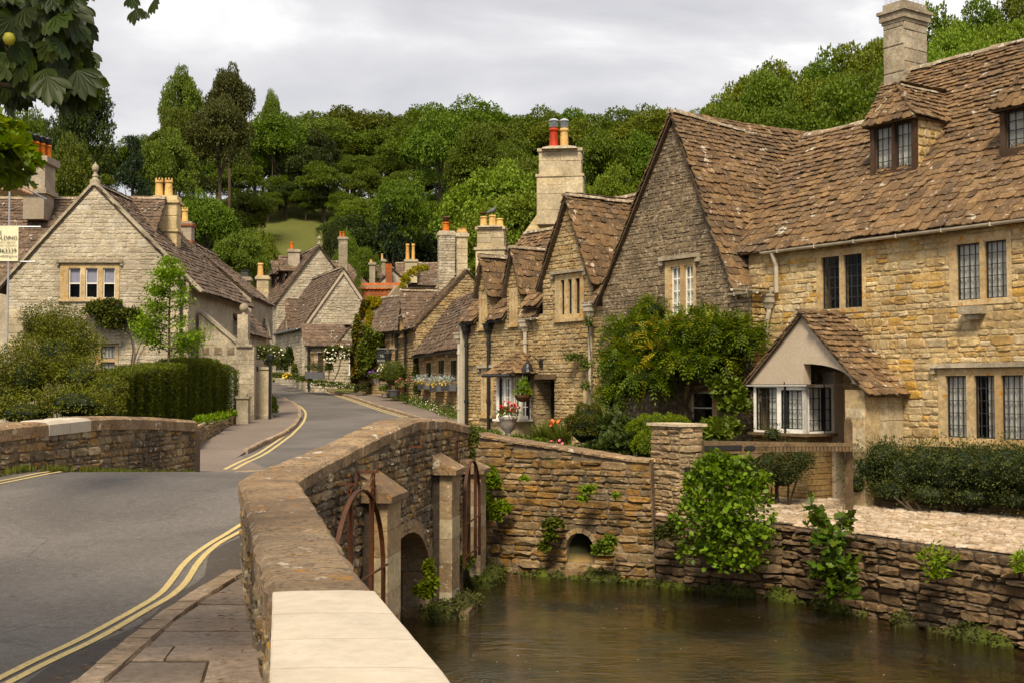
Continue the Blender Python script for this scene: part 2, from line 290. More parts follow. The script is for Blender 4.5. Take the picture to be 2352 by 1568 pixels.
class MB:
    def __init__(s): s.v = []; s.f = []; s.r = []
    def add(s, vs, fs, r=None):
        b = len(s.v); s.v += [tuple(v) for v in vs]; s.f += [[i + b for i in f] for f in fs]; s.r += [R.random() if r is None else r] * len(vs)
    def hexa(s, c8, r=None):  # 4 bottom, 4 top, ccw
        s.add(c8, [(3, 2, 1, 0), (4, 5, 6, 7), (0, 1, 5, 4), (1, 2, 6, 5), (2, 3, 7, 6), (3, 0, 4, 7)], r)
    def box(s, pl, a0, a1, b0, b1, o0, o1, r=None):
        s.hexa([pl.P(a0, b0, o0), pl.P(a0, b0, o1), pl.P(a1, b0, o1), pl.P(a1, b0, o0), pl.P(a0, b1, o0), pl.P(a0, b1, o1), pl.P(a1, b1, o1), pl.P(a1, b1, o0)], r)
    def prism(s, pl, pts, o0, o1, r=None):
        n = len(pts); s.add([pl.P(a, b, o1) for a, b in pts] + [pl.P(a, b, o0) for a, b in pts], [list(range(n)), list(range(2 * n - 1, n - 1, -1))] + [(i, i + n, (i + 1) % n + n, (i + 1) % n) for i in range(n)], r)
    def tube(s, pts, rad, seg=8, r=None, caps=True):
        pts = [Vector(p) for p in pts]; n = len(pts); rs = rad if isinstance(rad, (list, tuple)) else [rad] * n; vs = []; up = None
        for i, p in enumerate(pts):
            d = (pts[min(i + 1, n - 1)] - pts[max(i - 1, 0)]); d = d.normalized() if d.length > 1e-9 else Vector((0, 0, 1))
            if up is None: up = d.orthogonal().normalized()
            up = (up - d * up.dot(d)); up = up.normalized() if up.length > 1e-6 else d.orthogonal().normalized(); w = d.cross(up)
            for k in range(seg):
                a = 2 * math.pi * k / seg; vs.append(p + (up * math.cos(a) + w * math.sin(a)) * rs[i])
        fs = [(i * seg + k, i * seg + (k + 1) % seg, (i + 1) * seg + (k + 1) % seg, (i + 1) * seg + k) for i in range(n - 1) for k in range(seg)]
        if caps: fs += [list(range(seg - 1, -1, -1)), list(range((n - 1) * seg, n * seg))]
        s.add(vs, fs, r)
    def lathe(s, c, prof, seg=14, r=None, sq=False, ang=0):
        c = Vector(c); vs = []; seg = 4 if sq else seg
        for (rr, z) in prof:
            for k in range(seg):
                a = 2 * math.pi * (k + (.5 if sq else 0)) / seg + ang; q = rr * (1.4142 if sq else 1); vs.append(c + Vector((q * math.cos(a), q * math.sin(a), z)))
        n = len(prof); fs = [(i * seg + k, i * seg + (k + 1) % seg, (i + 1) * seg + (k + 1) % seg, (i + 1) * seg + k) for i in range(n - 1) for k in range(seg)]
        fs += [list(range(seg - 1, -1, -1)), list(range((n - 1) * seg, n * seg))]; s.add(vs, fs, r)
    def build(s, name, mat, parent=None, smooth=False):
        return mesh_np(name, s.v, s.f, mat, parent, s.r, smooth)
def xing(polys, t):
    xs = []
    for p in polys:
        n = len(p)
        for i in range(n):
            (x0, y0), (x1, y1) = p[i], p[(i + 1) % n]
            if (y0 <= t < y1) or (y1 <= t < y0): xs.append(x0 + (x1 - x0) * (t - y0) / (y1 - y0))
    xs.sort(); return [(xs[i], xs[i + 1]) for i in range(0, len(xs) - 1, 2)]
def trapz(polys):
    ts = sorted({round(y, 5) for p in polys for _, y in p}); out = []
    for t0, t1 in zip(ts, ts[1:]):
        if t1 - t0 < 1e-4: continue
        e = (t1 - t0) * 1e-3
        for (a, b), (c, d) in zip(xing(polys, t0 + e), xing(polys, t1 - e)): out.append((t0, t1, a, b, c, d))
    return out
def slab(mb, pl, polys, o0, o1):
    for t0, t1, a, b, c, d in trapz(polys):
        if d - c < 2e-3: mb.prism(pl, [(a, t0), (b, t0), ((c + d) / 2, t1)], o0, o1)
        elif b - a < 2e-3: mb.prism(pl, [((a + b) / 2, t0), (d, t1), (c, t1)], o0, o1)
        else: mb.prism(pl, [(a, t0), (b, t0), (d, t1), (c, t1)], o0, o1)
def rect(a0, b0, a1, b1): return [(a0, b0), (a1, b0), (a1, b1), (a0, b1)]
# unit pieces ---------------------------------------------------------------
def unit_stone(rg, rough=.07):
    base = [(-.5, -.32), (-.34, -.5), (.34, -.5), (.5, -.32), (.5, .32), (.34, .5), (-.34, .5), (-.5, .32)]
    o = [(x + rg.uniform(-rough, rough) * .8, y + rg.uniform(-rough, rough)) for x, y in base]
    vs = [(x, y, 0) for x, y in o] + [(x, y, .55 + rg.uniform(-.2, .2)) for x, y in o] + [(x * .84, y * .80, 1 + rg.uniform(-.3, .22)) for x, y in o] + [(rg.uniform(-.15, .15), rg.uniform(-.12, .12), 1.05 + rg.uniform(-.2, .25))]
    fs = [(i, (i + 1) % 8, (i + 1) % 8 + 8, i + 8) for i in range(8)] + [(i + 8, (i + 1) % 8 + 8, (i + 1) % 8 + 16, i + 16) for i in range(8)] + [(i + 16, (i + 1) % 8 + 16, 24) for i in range(8)]
    return vs, fs
def unit_block(rg):
    o = [(-.5, -.5), (.5, -.5), (.5, .5), (-.5, .5)]
    vs = [(x, y, 0) for x, y in o] + [(x, y, .8) for x, y in o] + [(x * .985, y * .96, 1) for x, y in o]
    return vs, [(i, (i + 1) % 4, (i + 1) % 4 + 4, i + 4) for i in range(4)] + [(i + 4, (i + 1) % 4 + 4, (i + 1) % 4 + 8, i + 8) for i in range(4)] + [(8, 9, 10, 11)]
def unit_tile(rg):
    j = lambda a: rg.uniform(-a, a)
    o = [(-.5, -.38 + j(.07)), (-.36, -.5 + j(.05)), (-.1, -.5 + j(.07)), (.15, -.5 + j(.07)), (.37, -.49 + j(.05)), (.5, -.38 + j(.07)), (.5, .5), (-.5, .5)]
    zt = [.95 + j(.35) for _ in range(5)]; zt = [zt[0], zt[1], zt[2], zt[3], zt[4], zt[4], zt[2] * .8, zt[0] * .8]
    vs = [(x, y, z) for (x, y), z in zip(o, zt)] + [(x, y, z - 1) for (x, y), z in zip(o, zt)]
    fs = [[0, 1, 2, 7], [2, 3, 6, 7], [3, 4, 5, 6]] + [(i, i + 8, (i + 1) % 8 + 8, (i + 1) % 8) for i in range(8)]
    return vs, fs
def unit_ridge(rg):
    vs = []; 
    for x in (-.5, .5):
        for k in range(6):
            a = math.pi * k / 5; vs.append((x, math.cos(a) * .5 + rg.uniform(-.03, .03), math.sin(a) * .5 + rg.uniform(-.05, .05)))
    return vs, [(k, k + 1, k + 7, k + 6) for k in range(5)] + [[0, 1, 2, 3, 4, 5][::-1], [6, 7, 8, 9, 10, 11]]
UNITS = {k: [fn(random.Random(i * 13 + 5)) for i in range(n)] for k, fn, n in (('stone', unit_stone, 12), ('block', unit_block, 2), ('tile', unit_tile, 12), ('ridge', unit_ridge, 5))}
_um = {}
def unit_mesh(kind, i, mat):
    key = (kind, i, mat)
    if key not in _um:
        vs, fs = UNITS[kind][i]; me = bpy.data.meshes.new(kind + '_piece'); me.from_pydata(vs, [], fs); me.materials.append(MAT[mat]); _um[key] = me
    return _um[key]
class Pieces:
    """pieces of one kind on one thing: the 300 that show largest become parts, the rest one joined part"""
    def __init__(s, name, kind, mat, limit=295): s.name = name; s.kind = kind; s.mat = mat; s.items = []; s.limit = limit
    def add(s, c, X, Y, Z, mat=None): s.items.append((Vector(c), Vector(X), Vector(Y), Vector(Z), R.randrange(len(UNITS[s.kind])), mat or s.mat))
    def finish(s, parent):
        if not s.items: return
        sc_ = []
        for k, (c, X, Y, Z, vi, m) in enumerate(s.items):
            p = proj(c); vis = p is not None and -30 < p[0] < 2382 and -30 < p[1] < 1598
            face = -(X.cross(Y)).normalized().dot((c - EYE).normalized())
            sz = X.length * Y.length * max(face, .02) / (c - EYE).length_squared if vis else 0
            sc_.append((sz, k))
        sc_.sort(reverse=True); singles = {k for z, k in sc_[:s.limit] if z > 0}; loc = root_loc(parent); rest = {}
        for k, (c, X, Y, Z, vi, m) in enumerate(s.items):
            if k in singles:
                o = bpy.data.objects.new(s.name, unit_mesh(s.kind, vi, m)); q = c - loc
                o.parent = parent; o.matrix_local = Matrix(((X.x, Y.x, Z.x, q.x), (X.y, Y.y, Z.y, q.y), (X.z, Y.z, Z.z, q.z), (0, 0, 0, 1)))
                COL.objects.link(o)
            else: rest.setdefault(m, []).append(k)
        for m, ks in rest.items():
            V = []; F = []; rn = []; b = 0
            for k in ks:
                c, X, Y, Z, vi, _ = s.items[k]; vs, fs = UNITS[s.kind][vi]; A = np.array(vs)
                V.append(A @ np.array([X, Y, Z]) + np.array(c)); F += [[i + b for i in f] for f in fs]; b += len(vs); rn += [R.random()] * len(vs)
            o = mesh_np(s.name, np.vstack(V), F, m, parent, rn); o['kind'] = 'stuff'
def fill_stones(pc, pl, polys, course=(.09, .19), wid=(.16, .42), pth=(.02, .05), gap=.014, b0=None, b1=None, wob=.006, base=-.01, mat=None):
    ys = [y for y_ in polys for _, y in y_]; t = min(ys) if b0 is None else b0; top = max(ys) if b1 is None else b1
    while t < top - .03:
        ch = R.uniform(*course); 
        if t + ch > top - .04: ch = top - t
        lo = xing(polys, t + ch * .12); hi = xing(polys, t + ch * .88); mid = xing(polys, t + ch * .5)
        for (a, b) in mid:
            for l in (lo, hi):
                for (c, d) in l:
                    if c < (a + b) / 2 < d: a = max(a, c); b = min(b, d)
            x = a
            while x < b - .03:
                w = R.uniform(*wid) * (1.2 if ch > (course[0] + course[1]) / 2 else .9); 
                if b - x - w < wid[0] * .6: w = b - x
                w = min(w, b - x); g = gap
                if ch > course[1] * .72 and R.random() < .3 and w < wid[1]:   # two thin ones stacked
                    for q in (0, 1):
                        pc.add(pl.P(x + w / 2, t + ch * (.25 + .5 * q), base), pl.ux * (w - g), pl.uy * (ch / 2 - g), pl.n * (R.uniform(*pth) - base), mat)
                else:
                    tw = R.uniform(-wob, wob) / max(w, .1)
                    pc.add(pl.P(x + w / 2, t + ch / 2 + R.uniform(-.3, .3) * g, base), pl.ux * (w - g) + pl.uy * tw * w, pl.uy * (ch - g) * R.uniform(.93, 1.03), pl.n * (R.uniform(*pth) - base), mat)
                x += w
        t += ch
def fill_tiles(pc, pl, polys, ex=(.21, .115), wid=(.18, .38), pth=(.017, .030), t0=None, wave=.02):
    ys = [y for p in polys for _, y in p]; lo = min(ys) if t0 is None else t0; top = max(ys); t = lo; ph = R.uniform(0, 6)
    while t < top - .04:
        f = (t - lo) / max(top - lo, .1); e = ex[0] + (ex[1] - ex[0]) * f; e *= R.uniform(.93, 1.07)
        for (a, b) in xing(polys, min(t + e * .5, top - .001)):
            x = a - R.uniform(0, .08)
            while x < b:
                w = R.uniform(*wid) * (1.05 - .35 * f)
                if b - x - w < .1: w = b - x + R.uniform(-.01, .03)
                if w < .03: break
                L = e * 1.55; h = R.uniform(*pth); dz = wave * math.sin(x * 1.1 + ph + t) ; lift = R.uniform(.0, .014)
                Y = (pl.uy * L - pl.n * (h * 1.25 + lift)); sk = R.uniform(-.012, .012)
                c = pl.P(x + w / 2, t + L / 2 + R.uniform(-.012, .012), dz + h * .9 + lift * .5)
                pc.add(c, pl.ux * (w * .985) + pl.uy * sk, Y, pl.n * h)
                x += w
        t += e
def ridge_run(pc, p0, p1, width=.26, seg=.42, hgt=.8):
    p0 = Vector(p0); p1 = Vector(p1); d = p1 - p0; n = max(1, int(d.length / seg)); dn = d.normalized(); side = dn.cross(Vector((0, 0, 1))).normalized(); up = side.cross(dn)
    for i in range(n):
        pc.add(p0 + d * ((i + .5) / n) - up * .05 + up * R.uniform(-.012, .012), dn * (d.length / n * .985), side * width * R.uniform(.94, 1.06), up * width * hgt)
class House:
    def __init__(s, name, loc, label, cat, stone='stone_gold', tile='roof_tile', mortar='mortar', limit=295):
        s.root = empty(name, loc, label, cat); s.wall = MB(); s.roof = MB(); s.mortar = mortar
        s.st = Pieces('stone', 'stone', stone, limit); s.ti = Pieces('roof_tile', 'tile', tile, limit); s.ri = Pieces('ridge_tile', 'ridge', 'ridge_stone'); s.bl = Pieces('stone_block', 'block', 'ashlar')
        s.blmat = 'ashlar'
    def box_wall(s, pl, polys, th=.4): slab(s.wall, pl, polys, -th, 0)
    def face(s, pl, polys, stones=True, th=.4, **k):
        s.box_wall(pl, polys, th)
        if stones: fill_stones(s.st, pl, polys, **k)
    def slope(s, pl, polys, tiles=True, th=.035, **k):
        slab(s.roof, pl, polys, -th - .01, -.01)
        if tiles: fill_tiles(s.ti, pl, polys, **k)
    def finish(s):
        w = s.wall.build('wall', s.mortar, s.root); s.st.finish(w); s.bl.finish(w)
        if s.roof.v: r = s.roof.build('roof', 'roof_deck', s.root); s.ti.finish(r); s.ri.finish(r)
        s.wallo = w
def gable(h, pl, base, L, A, Rr, depth, over=.12, eo=.18, openings=(), front=True, sides=(1, 1), tiles=(1, 1), back=True, stones=True, ex=(.24, .13), twid=(.2, .42), th=.4, side_open=None, stone_side=(0, 0), ridge=True, **k):
    """gabled volume: front face in pl, L, A, Rr = (s,h) of left eave, apex, right eave"""
    poly = [(L[0], base), (Rr[0], base), Rr, A, L]; ops = [list(o) for o in openings]
    if front: h.face(pl, [poly] + ops, stones, th, **k)
    bk = pl.off(-depth)
    if back: h.box_wall(bk, [poly], .3)
    for i, (E, sg) in enumerate(((L, -1), (Rr, 1))):
        if sides[i]:
            if sg > 0: sp = Pl(pl.P(E[0], 0, -th), -pl.n)
            else: sp = Pl(pl.P(E[0], 0, -depth), pl.n)
            so = [list(o) for o in (side_open or [])] if stone_side[i] else []
            pp = rect(0, base, depth - th - .0, E[1]); 
            h.box_wall(sp, [pp] + so, .35)
            if stone_side[i]: fill_stones(h.st, sp, [rect(-th if sg > 0 else 0, base, depth - (th if sg > 0 else 0), E[1])] + so, **k)
        run = Vector((pl.ux * (A[0] - E[0])) + Vector((0, 0, 1)) * (A[1] - E[1])); Ls = run.length; eo_ = eo
        if sg > 0: rp = Pl(pl.P(E[0], E[1], over), -pl.n, run)
        else: rp = Pl(pl.P(E[0], E[1], -depth - .1), pl.n, run)
        h.slope(rp, [rect(0, -eo_, depth + over + .1, Ls)], bool(tiles[i]), ex=ex, wid=twid)
    if ridge: ridge_run(h.ri, pl.P(A[0], A[1] + .06, over + .03), pl.P(A[0], A[1] + .06, -depth))
    return poly
def window(h, pl, outer, lights, sur='dressing', bar='lead_bar', grid=(3, 5), curtain=None, hood=None, sill=True, depth=.06, proud=.035, rim=.02, label=None, barw=.006, name='window', gl=True):
    """outer, lights: (a0,b0,a1,b1) in the wall plane; returns the opening polygon to cut"""
    a0, b0, a1, b1 = outer; mb = MB(); slab(mb, pl, [rect(*outer)] + [rect(*l) for l in lights], -depth - .05, proud)
    w = mb.build(name, sur, h.root); 
    if label: w['label'] = label
    if sill:
        m = MB(); m.box(pl, a0 - .04, a1 + .04, b0 - .09, b0 - .003, -.05, proud + .05); m.build('sill', sur, w)
    if hood:
        m = MB(); m.box(pl, a0 - .12, a1 + .12, b1 + .02, b1 + .10, -.02, proud + .09); m.box(pl, a0 - .12, a0 - .03, b1 - .08, b1 + .018, -.02, proud + .06); m.box(pl, a1 + .03, a1 + .12, b1 - .08, b1 + .018, -.02, proud + .06)
        m.build('hood_mould', hood if isinstance(hood, str) else 'ashlar_grey', w)
    for i, (c0, d0, c1, d1) in enumerate(lights):
        z = -depth + .02; m = MB(); nx, ny = grid
        for q in (0, 1):
            m.box(pl, (c0, c1 - rim)[q], (c0 + rim, c1)[q], d0, d1, z - .02, z + .014); m.box(pl, c0 + rim, c1 - rim, (d0, d1 - rim)[q], (d0 + rim, d1)[q], z - .02, z + .014)
        for j in range(1, nx): x = c0 + (c1 - c0) * j / nx; m.box(pl, x - barw, x + barw, d0 + rim, d1 - rim, z - .008, z + .012)
        for j in range(1, ny): y = d0 + (d1 - d0) * j / ny; m.box(pl, c0 + rim, c1 - rim, y - barw, y + barw, z - .009, z + .010)
        m.build('glazing_bars', bar, w)
        if gl: m = MB(); m.add([pl.P(c0, d0, z - .004), pl.P(c1, d0, z - .004), pl.P(c1, d1, z - .004), pl.P(c0, d1, z - .004)], [(0, 1, 2, 3)]); m.build('pane', 'window_glass', w)
        m = MB(); m.box(pl, c0 - .1, c1 + .1, d0 - .1, d1 + .1, z - .50, z - .48); m.build('dark_room_panel', 'sign_black', w)  # black panel added behind the panes, standing for the unlit room
        cu = curtain[i] if isinstance(curtain, (list, tuple)) else curtain
        if cu:
            segs = {'full': [(0, 1)], 'left': [(0, .45)], 'right': [(.55, 1)], 'both': [(0, .33), (.67, 1)], 'blind': [(0, 1)]}[cu]
            for (f0, f1) in segs:
                vs = []; nn = 22
                yb = d0 if cu != 'blind' else d0 + (d1 - d0) * .5
                for j in range(nn + 1):
                    f = f0 + (f1 - f0) * j / nn; o = z - .05 + (.018 * math.sin(j * 1.9 + i) if cu != 'blind' else 0)
                    vs += [pl.P(c0 + (c1 - c0) * f, yb, o), pl.P(c0 + (c1 - c0) * f, d1, o)]
                m = MB(); m.add(vs, [(2 * j, 2 * j + 2, 2 * j + 3, 2 * j + 1) for j in range(nn)]); m.build('curtain' if cu != 'blind' else 'blind', 'curtain' if cu != 'blind' else 'blind', w)
    return rect(a0 + .01, b0 + .01, a1 - .01, b1 - .01)
def pxrect(pl, u0, v0, u1, v1):
    """rectangle in plane from pixel corners, levelled"""
    a0, b0 = pl.at(u0, v0); a1, b1 = pl.at(u1, v1); um = (u0 + u1) / 2; 
    return (a0, min(pl.at(um, v1)[1], pl.at(um, v0)[1]), a1, max(pl.at(um, v1)[1], pl.at(um, v0)[1]))
def chimney(h, c, ang, w, d, stages, mat='ashlar', blocks=None, name='chimney', label=None):
    """stages: (z0, z1, grow) boxes; returns the part"""
    ux = Vector((math.cos(ang), math.sin(ang), 0)); mb = MB(); c = Vector(c)
    for (z0, z1, g) in stages:
        pl = Pl((c.x, c.y, 0), ux); mb.box(pl, -w / 2 - g, w / 2 + g, z0, z1, -d / 2 - g, d / 2 + g)
    o = mb.build(name, mat, h.root)
    if label: o['label'] = label
    pc = Pieces('stone_block', 'block' if blocks and blocks[0] != 'rubble' else 'stone', mat if not blocks or len(blocks) < 5 else blocks[4], 60)
    if blocks:
        for (z0, z1, g) in stages:
            if z1 - z0 < .35: continue
            for k in range(4):
                a = ang + k * math.pi / 2; uu = Vector((math.cos(a), math.sin(a), 0)); ww, dd = (w, d) if k % 2 == 0 else (d, w)
                nn = Vector((uu.y, -uu.x, 0)); pl = Pl(Vector((c.x, c.y, 0)) + nn * (dd / 2 + g), uu)
                if nn.dot(EYE - c) < 0: continue
                fill_stones(pc, pl, [rect(-ww / 2 - g, z0, ww / 2 + g, z1)], course=blocks[1], wid=blocks[2], pth=(.006, .022) if blocks[0] != 'rubble' else (.015, .03), gap=.014, wob=0, base=-.004)
        pc.finish(o)
    return o
def pot(parent, c, r, hgt, mat='pot_cream', crown=False, cowl=None):
    mb = MB(); mb.lathe(c, [(r * 1.1, 0), (r * 1.12, .03), (r, .06), (r * .86, hgt * .8), (r * .86, hgt * .84), (r * 1.02, hgt * .86), (r * 1.02, hgt * .92), (r * .92, hgt), (r * .7, hgt), (r * .7, hgt * .8)], 12)
    if crown:
        for k in range(4):
            a = k * math.pi / 2 + .3; cc = Vector(c) + Vector((math.cos(a) * r * .7, math.sin(a) * r * .7, hgt * .98)); mb.lathe(cc, [(r * .32, 0), (r * .2, .08), (.005, .13)], 6)
    o = mb.build('chimney_pot', mat, parent, True)
    for p in o.data.polygons: p.use_smooth = len(p.vertices) == 4
    if cowl:
        m = MB(); cc = Vector(c) + Vector((0, 0, hgt))
        for k in range(5): m.lathe(cc + Vector((0, 0, .03 + k * .035)), [(r * .95, 0), (r * .95, .012)], 10)
        m.lathe(cc + Vector((0, 0, .22)), [(r * 1.1, 0), (r * .9, .05), (r * .2, .09)], 12); m.tube([cc, cc + Vector((0, 0, .24))], r * .15, 5); m.build('cowl', cowl, o)
    return o
def pipe(h, pl, a, z0, z1, mat='cream_pipe', hopper=True, rad=.045, o=.09, name='downpipe', jog=None):
    m = MB(); pts = [pl.P(a, z1, o), pl.P(a, z0, o)]
    if jog: pts = [pl.P(a + jog, z1, o), pl.P(a + jog, z1 - .35, o), pl.P(a, z1 - .6, o), pl.P(a, z0, o)]
    m.tube(pts, rad, 10)
    z = z1 - (1.0 if jog else .5)
    while z > z0 + .3: m.tube([pl.P(a, z, o), pl.P(a, z - .09, o)], rad * 1.35, 10); z -= 1.6
    if hopper:
        aa = a + (jog or 0); m.lathe(pl.P(aa, z1 - .26, o), [(rad * 1.1, 0), (rad * 1.6, .1), (rad * 2.1, .12), (rad * 2.3, .24), (rad * 2.7, .25), (rad * 2.7, .29)], sq=True, ang=math.atan2(pl.ux.y, pl.ux.x))
    return m.build(name, mat, h.root)
def gutter(h, pl, a0, a1, z, o=.14, mat='cream_pipe', dz=0, r=.055):
    m = MB(); vs = []; n = 7
    for (a, zz) in ((a0, z), (a1, z + dz)):
        for k in range(n):
            t = math.pi * k / (n - 1); vs.append(pl.P(a, zz - math.sin(t) * r, o + math.cos(t) * r))
        for k in range(n):
            t = math.pi * (n - 1 - k) / (n - 1); vs.append(pl.P(a, zz - math.sin(t) * r * .85, o + math.cos(t) * r * .85))
    k2 = 2 * n; m.add(vs, [(k, (k + 1) % k2, (k + 1) % k2 + k2, k + k2) for k in range(k2)])
    nb = max(2, int(abs(a1 - a0) / .9))
    for i in range(nb):
        a = a0 + (a1 - a0) * (i + .5) / nb; zz = z + dz * (i + .5) / nb; m.box(pl, a - .012, a + .012, zz - r * 1.15, zz - r * .98, o - r, o + r); m.box(pl, a - .012, a + .012, zz - r * 1.1, zz + .01, o + r * 1.02, o + r * 1.15)
    return m.build('gutter', mat, h.root, False)
# foliage ---------------------------------------------------------------
def nrm(a): return a / np.maximum(np.linalg.norm(a, axis=1, keepdims=True), 1e-9)
def leaves(P, N, size, aspect=.5, droop=.2, jitter=.8, kind='dia', fold=.15):
    """leaf blades at points P with outward direction N"""
    n = len(P); size = np.broadcast_to(size, n).astype(float) * NR.uniform(.7, 1.25, n)
    d = nrm(N + NR.normal(0, jitter, (n, 3)) + np.array([0, 0, -droop])); up = nrm(N * .5 + np.array([0, 0, .8]) + NR.normal(0, .45, (n, 3)))
    sd = nrm(np.cross(d, up)); nn = np.cross(sd, d)
    L = size[:, None]; w = (size * aspect / 2)[:, None]
    rn = NR.uniform(0, 1, n)
    if kind == 'dia':
        v = np.stack([P, P + d * L * .45 + sd * w + nn * w * fold * 2, P + d * L, P + d * L * .45 - sd * w + nn * w * fold * 2], 1).reshape(-1, 3)
        b = (np.arange(n) * 4)[:, None]; F = np.concatenate([b + [0, 1, 2], b + [0, 2, 3]], 1).reshape(-1, 3); return v, F, np.repeat(rn, 4)
    if kind == 'round':
        pts = [(0, 0), (.28, .85), (.62, 1), (.95, .55), (1.0, 0), (.95, -.55), (.62, -1), (.28, -.85)]
    elif kind == 'lobed':
        pts = [(0, 0), (-.12, .7), (.22, .62), (.42, 1.15), (.55, .55), (.8, .62), (1.05, 0), (.8, -.62), (.55, -.55), (.42, -1.15), (.22, -.62), (-.12, -.7)]
    k = len(pts); v = np.stack([P + d * L * x + sd * w * y + nn * w * abs(y) * fold * 2 for x, y in pts], 1).reshape(-1, 3); b = (np.arange(n) * k)[:, None]
    F = np.concatenate([b + [0, i, i + 1] for i in range(1, k - 1)], 1).reshape(-1, 3); return v, F, np.repeat(rn, k)
def shell(blobs, n, thick=.25, up=.0):
    """points on lumpy ellipsoids: blobs = (centre, radii)"""
    ar = np.array([(r[0] * r[1] + r[1] * r[2] + r[0] * r[2]) for c, r in blobs]); k = NR.choice(len(blobs), n, p=ar / ar.sum())
    C = np.array([list(c) for c, r in blobs], float)[k]; Rr = np.array([list(r) for c, r in blobs], float)[k]
    d = nrm(NR.normal(0, 1, (n, 3))); d[:, 2] = np.where(d[:, 2] < -.35, -d[:, 2] * .5, d[:, 2]); d = nrm(d)
    lump = 1 + .10 * np.sin(d[:, :1] * 9 + C[:, :1] * 7) + .10 * np.sin(d[:, 1:2] * 11 + C[:, 1:2] * 5) + .08 * np.sin(d[:, 2:] * 10 + C[:, :1] * 3)
    rad = lump * (1 - thick * NR.uniform(0, 1, (n, 1)) ** 1.7)
    return C + d * Rr * rad, nrm(d / Rr)
def foliage(name, V, F, rn, mat, parent, kind=None):
    o = mesh_np(name, V, F, mat, parent, rn)
    if kind or name == 'flowers': o['kind'] = kind or 'stuff'
    return o
def core(parent, blobs, mat, f=.72, name='dark_core'):  # solid dark filler added inside the leaves against see-through
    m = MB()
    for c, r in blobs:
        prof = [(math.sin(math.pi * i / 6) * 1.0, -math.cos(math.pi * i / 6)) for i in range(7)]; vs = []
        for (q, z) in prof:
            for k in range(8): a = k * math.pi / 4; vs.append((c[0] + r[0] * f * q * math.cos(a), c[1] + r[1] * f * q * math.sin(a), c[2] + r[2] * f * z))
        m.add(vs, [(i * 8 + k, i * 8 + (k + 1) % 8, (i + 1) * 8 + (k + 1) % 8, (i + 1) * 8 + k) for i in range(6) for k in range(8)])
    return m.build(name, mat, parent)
def pxblob(u, v, y, ru, rv, ry):
    """blob from pixel centre / radii at depth y"""
    p = PT(u, v, y); k = y / FOC; return (p, (ru * k, ry, rv * k))
def bush(name, label, cat, blobs, n, size, mat, aspect=.5, kind='dia', droop=.2, jitter=.8, thick=.3, corem=None, stem=True, group=None, base=None, cf=.72, fold=.15):
    b0 = min(c[2] - r[2] for c, r in blobs); cx = np.mean([c[0] for c, r in blobs]); cy = np.mean([c[1] for c, r in blobs])
    e = empty(name, (cx, cy, b0 if base is None else base), label, cat, group)
    P, N = shell(blobs, n, thick); V, F, rn = leaves(P, N, size, aspect, droop, jitter, kind, fold); foliage('foliage', V, F, rn, mat, e)
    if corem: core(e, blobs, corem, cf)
    if stem:
        m = MB(); z0 = e.location.z
        for c, r in blobs[:8]:
            for q in range(2):
                t = Vector(c) + Vector((R.uniform(-.5, .5) * r[0], R.uniform(-.3, .3) * r[1], r[2] * R.uniform(0, .5))); s0 = Vector((cx + (c[0] - cx) * .5, cy, z0)); md = s0.lerp(t, .5) + Vector((R.uniform(-.1, .1), 0, .05)); m.tube([s0, md, t], [.022, .015, .006], 5)
        m.build('stem', 'bark', e)
    return e
# ================================================================ THE SETTING
WO = V3(7.4, 22.4, 0); WX = V3(.5645, -.8254, 0); WN = V3(-.8254, -.5645, 0)
W = Pl(WO, WX)
ZW = -1.67; ZC = -.5
_by = [-8, 0, 3.57, 5.15, 6.5, 8.24, 11.7, 21.5]; _bx = [1.6, .5, -.196, -.596, -.915, -1.30, -2.08, -.70]
def bx(y): return float(np.interp(y, _by, _bx))      # stream face of the bridge side
STREAM = [(bx(y) - .25, y) for y in (-8, 0, 3.57, 5.15, 6.5, 8.24, 11.7, 14, 18, 21.0)] + [(-.85, 22.7), (-.65, 22.75), (2.55, 21.05), (2.9, 20.5), (4.4, 19.65), (5.5, 17.95), (6.85, 15.7), (8.55, 12.6), (10.8, 7), (13, -8)]
UNDER = [(-9.5, 14.9), (-1.6, 14.9), (-1.0, 20.4), (-9.5, 20.4)]
def inpoly(x, y, P):
    c = np.zeros(np.shape(x), bool); n = len(P)
    for i in range(n):
        (x0, y0), (x1, y1) = P[i], P[(i + 1) % n]
        with np.errstate(divide='ignore', invalid='ignore'):
            c ^= ((y0 <= y) != (y1 <= y)) & (x < (x1 - x0) * (y - y0) / (y1 - y0 + 1e-12) + x0)
    return c
def gz(x, y):
    x = np.asarray(x, float); y = np.asarray(y, float)
    z = np.interp(y, _zy, _zz) - .09
    z = np.where(y > 95, 3 + (y - 95) * .37, z)
    z = np.where(y > 185, 3 + 90 * .37 + (y - 185) * .05, z)
    s = (x - 7.4) * .5645 - (y - 22.4) * .8254; w = (x - 7.4) * .8254 + (y - 22.4) * .5645
    zr_ = np.interp(s, [-60, -30, -16, -12, -8, -4, 0], [3.2, 1.0, .22, .05, -.2, -.45, -.6])
    xr = np.interp(y, [-8, 21, 35, 45, 56, 63, 70, 90], [2, -.6, -1.2, -1.8, -4.4, -6.2, -8, -12]); k = np.clip((x - xr) / .8, 0, 1)
    near = np.clip((110 - y) / 20, 0, 1) * k; z = z * (1 - near) + zr_ * near
    z = z + np.clip(w - 18, 0, 48) * .25 * np.clip((x - xr - 4) / 14, 0, 1)
    z = np.where(y > 60, np.minimum(z, 1.65 + y * .155), z)
    z = z + 0
    z = np.where(inpoly(x, y, STREAM) | inpoly(x, y, UNDER), ZW - .62 + .10 * np.sin(x * 1.7) * np.sin(y * 1.3), z)
    return z
def gz1(x, y): return float(gz(np.array([x]), np.array([y]))[0])
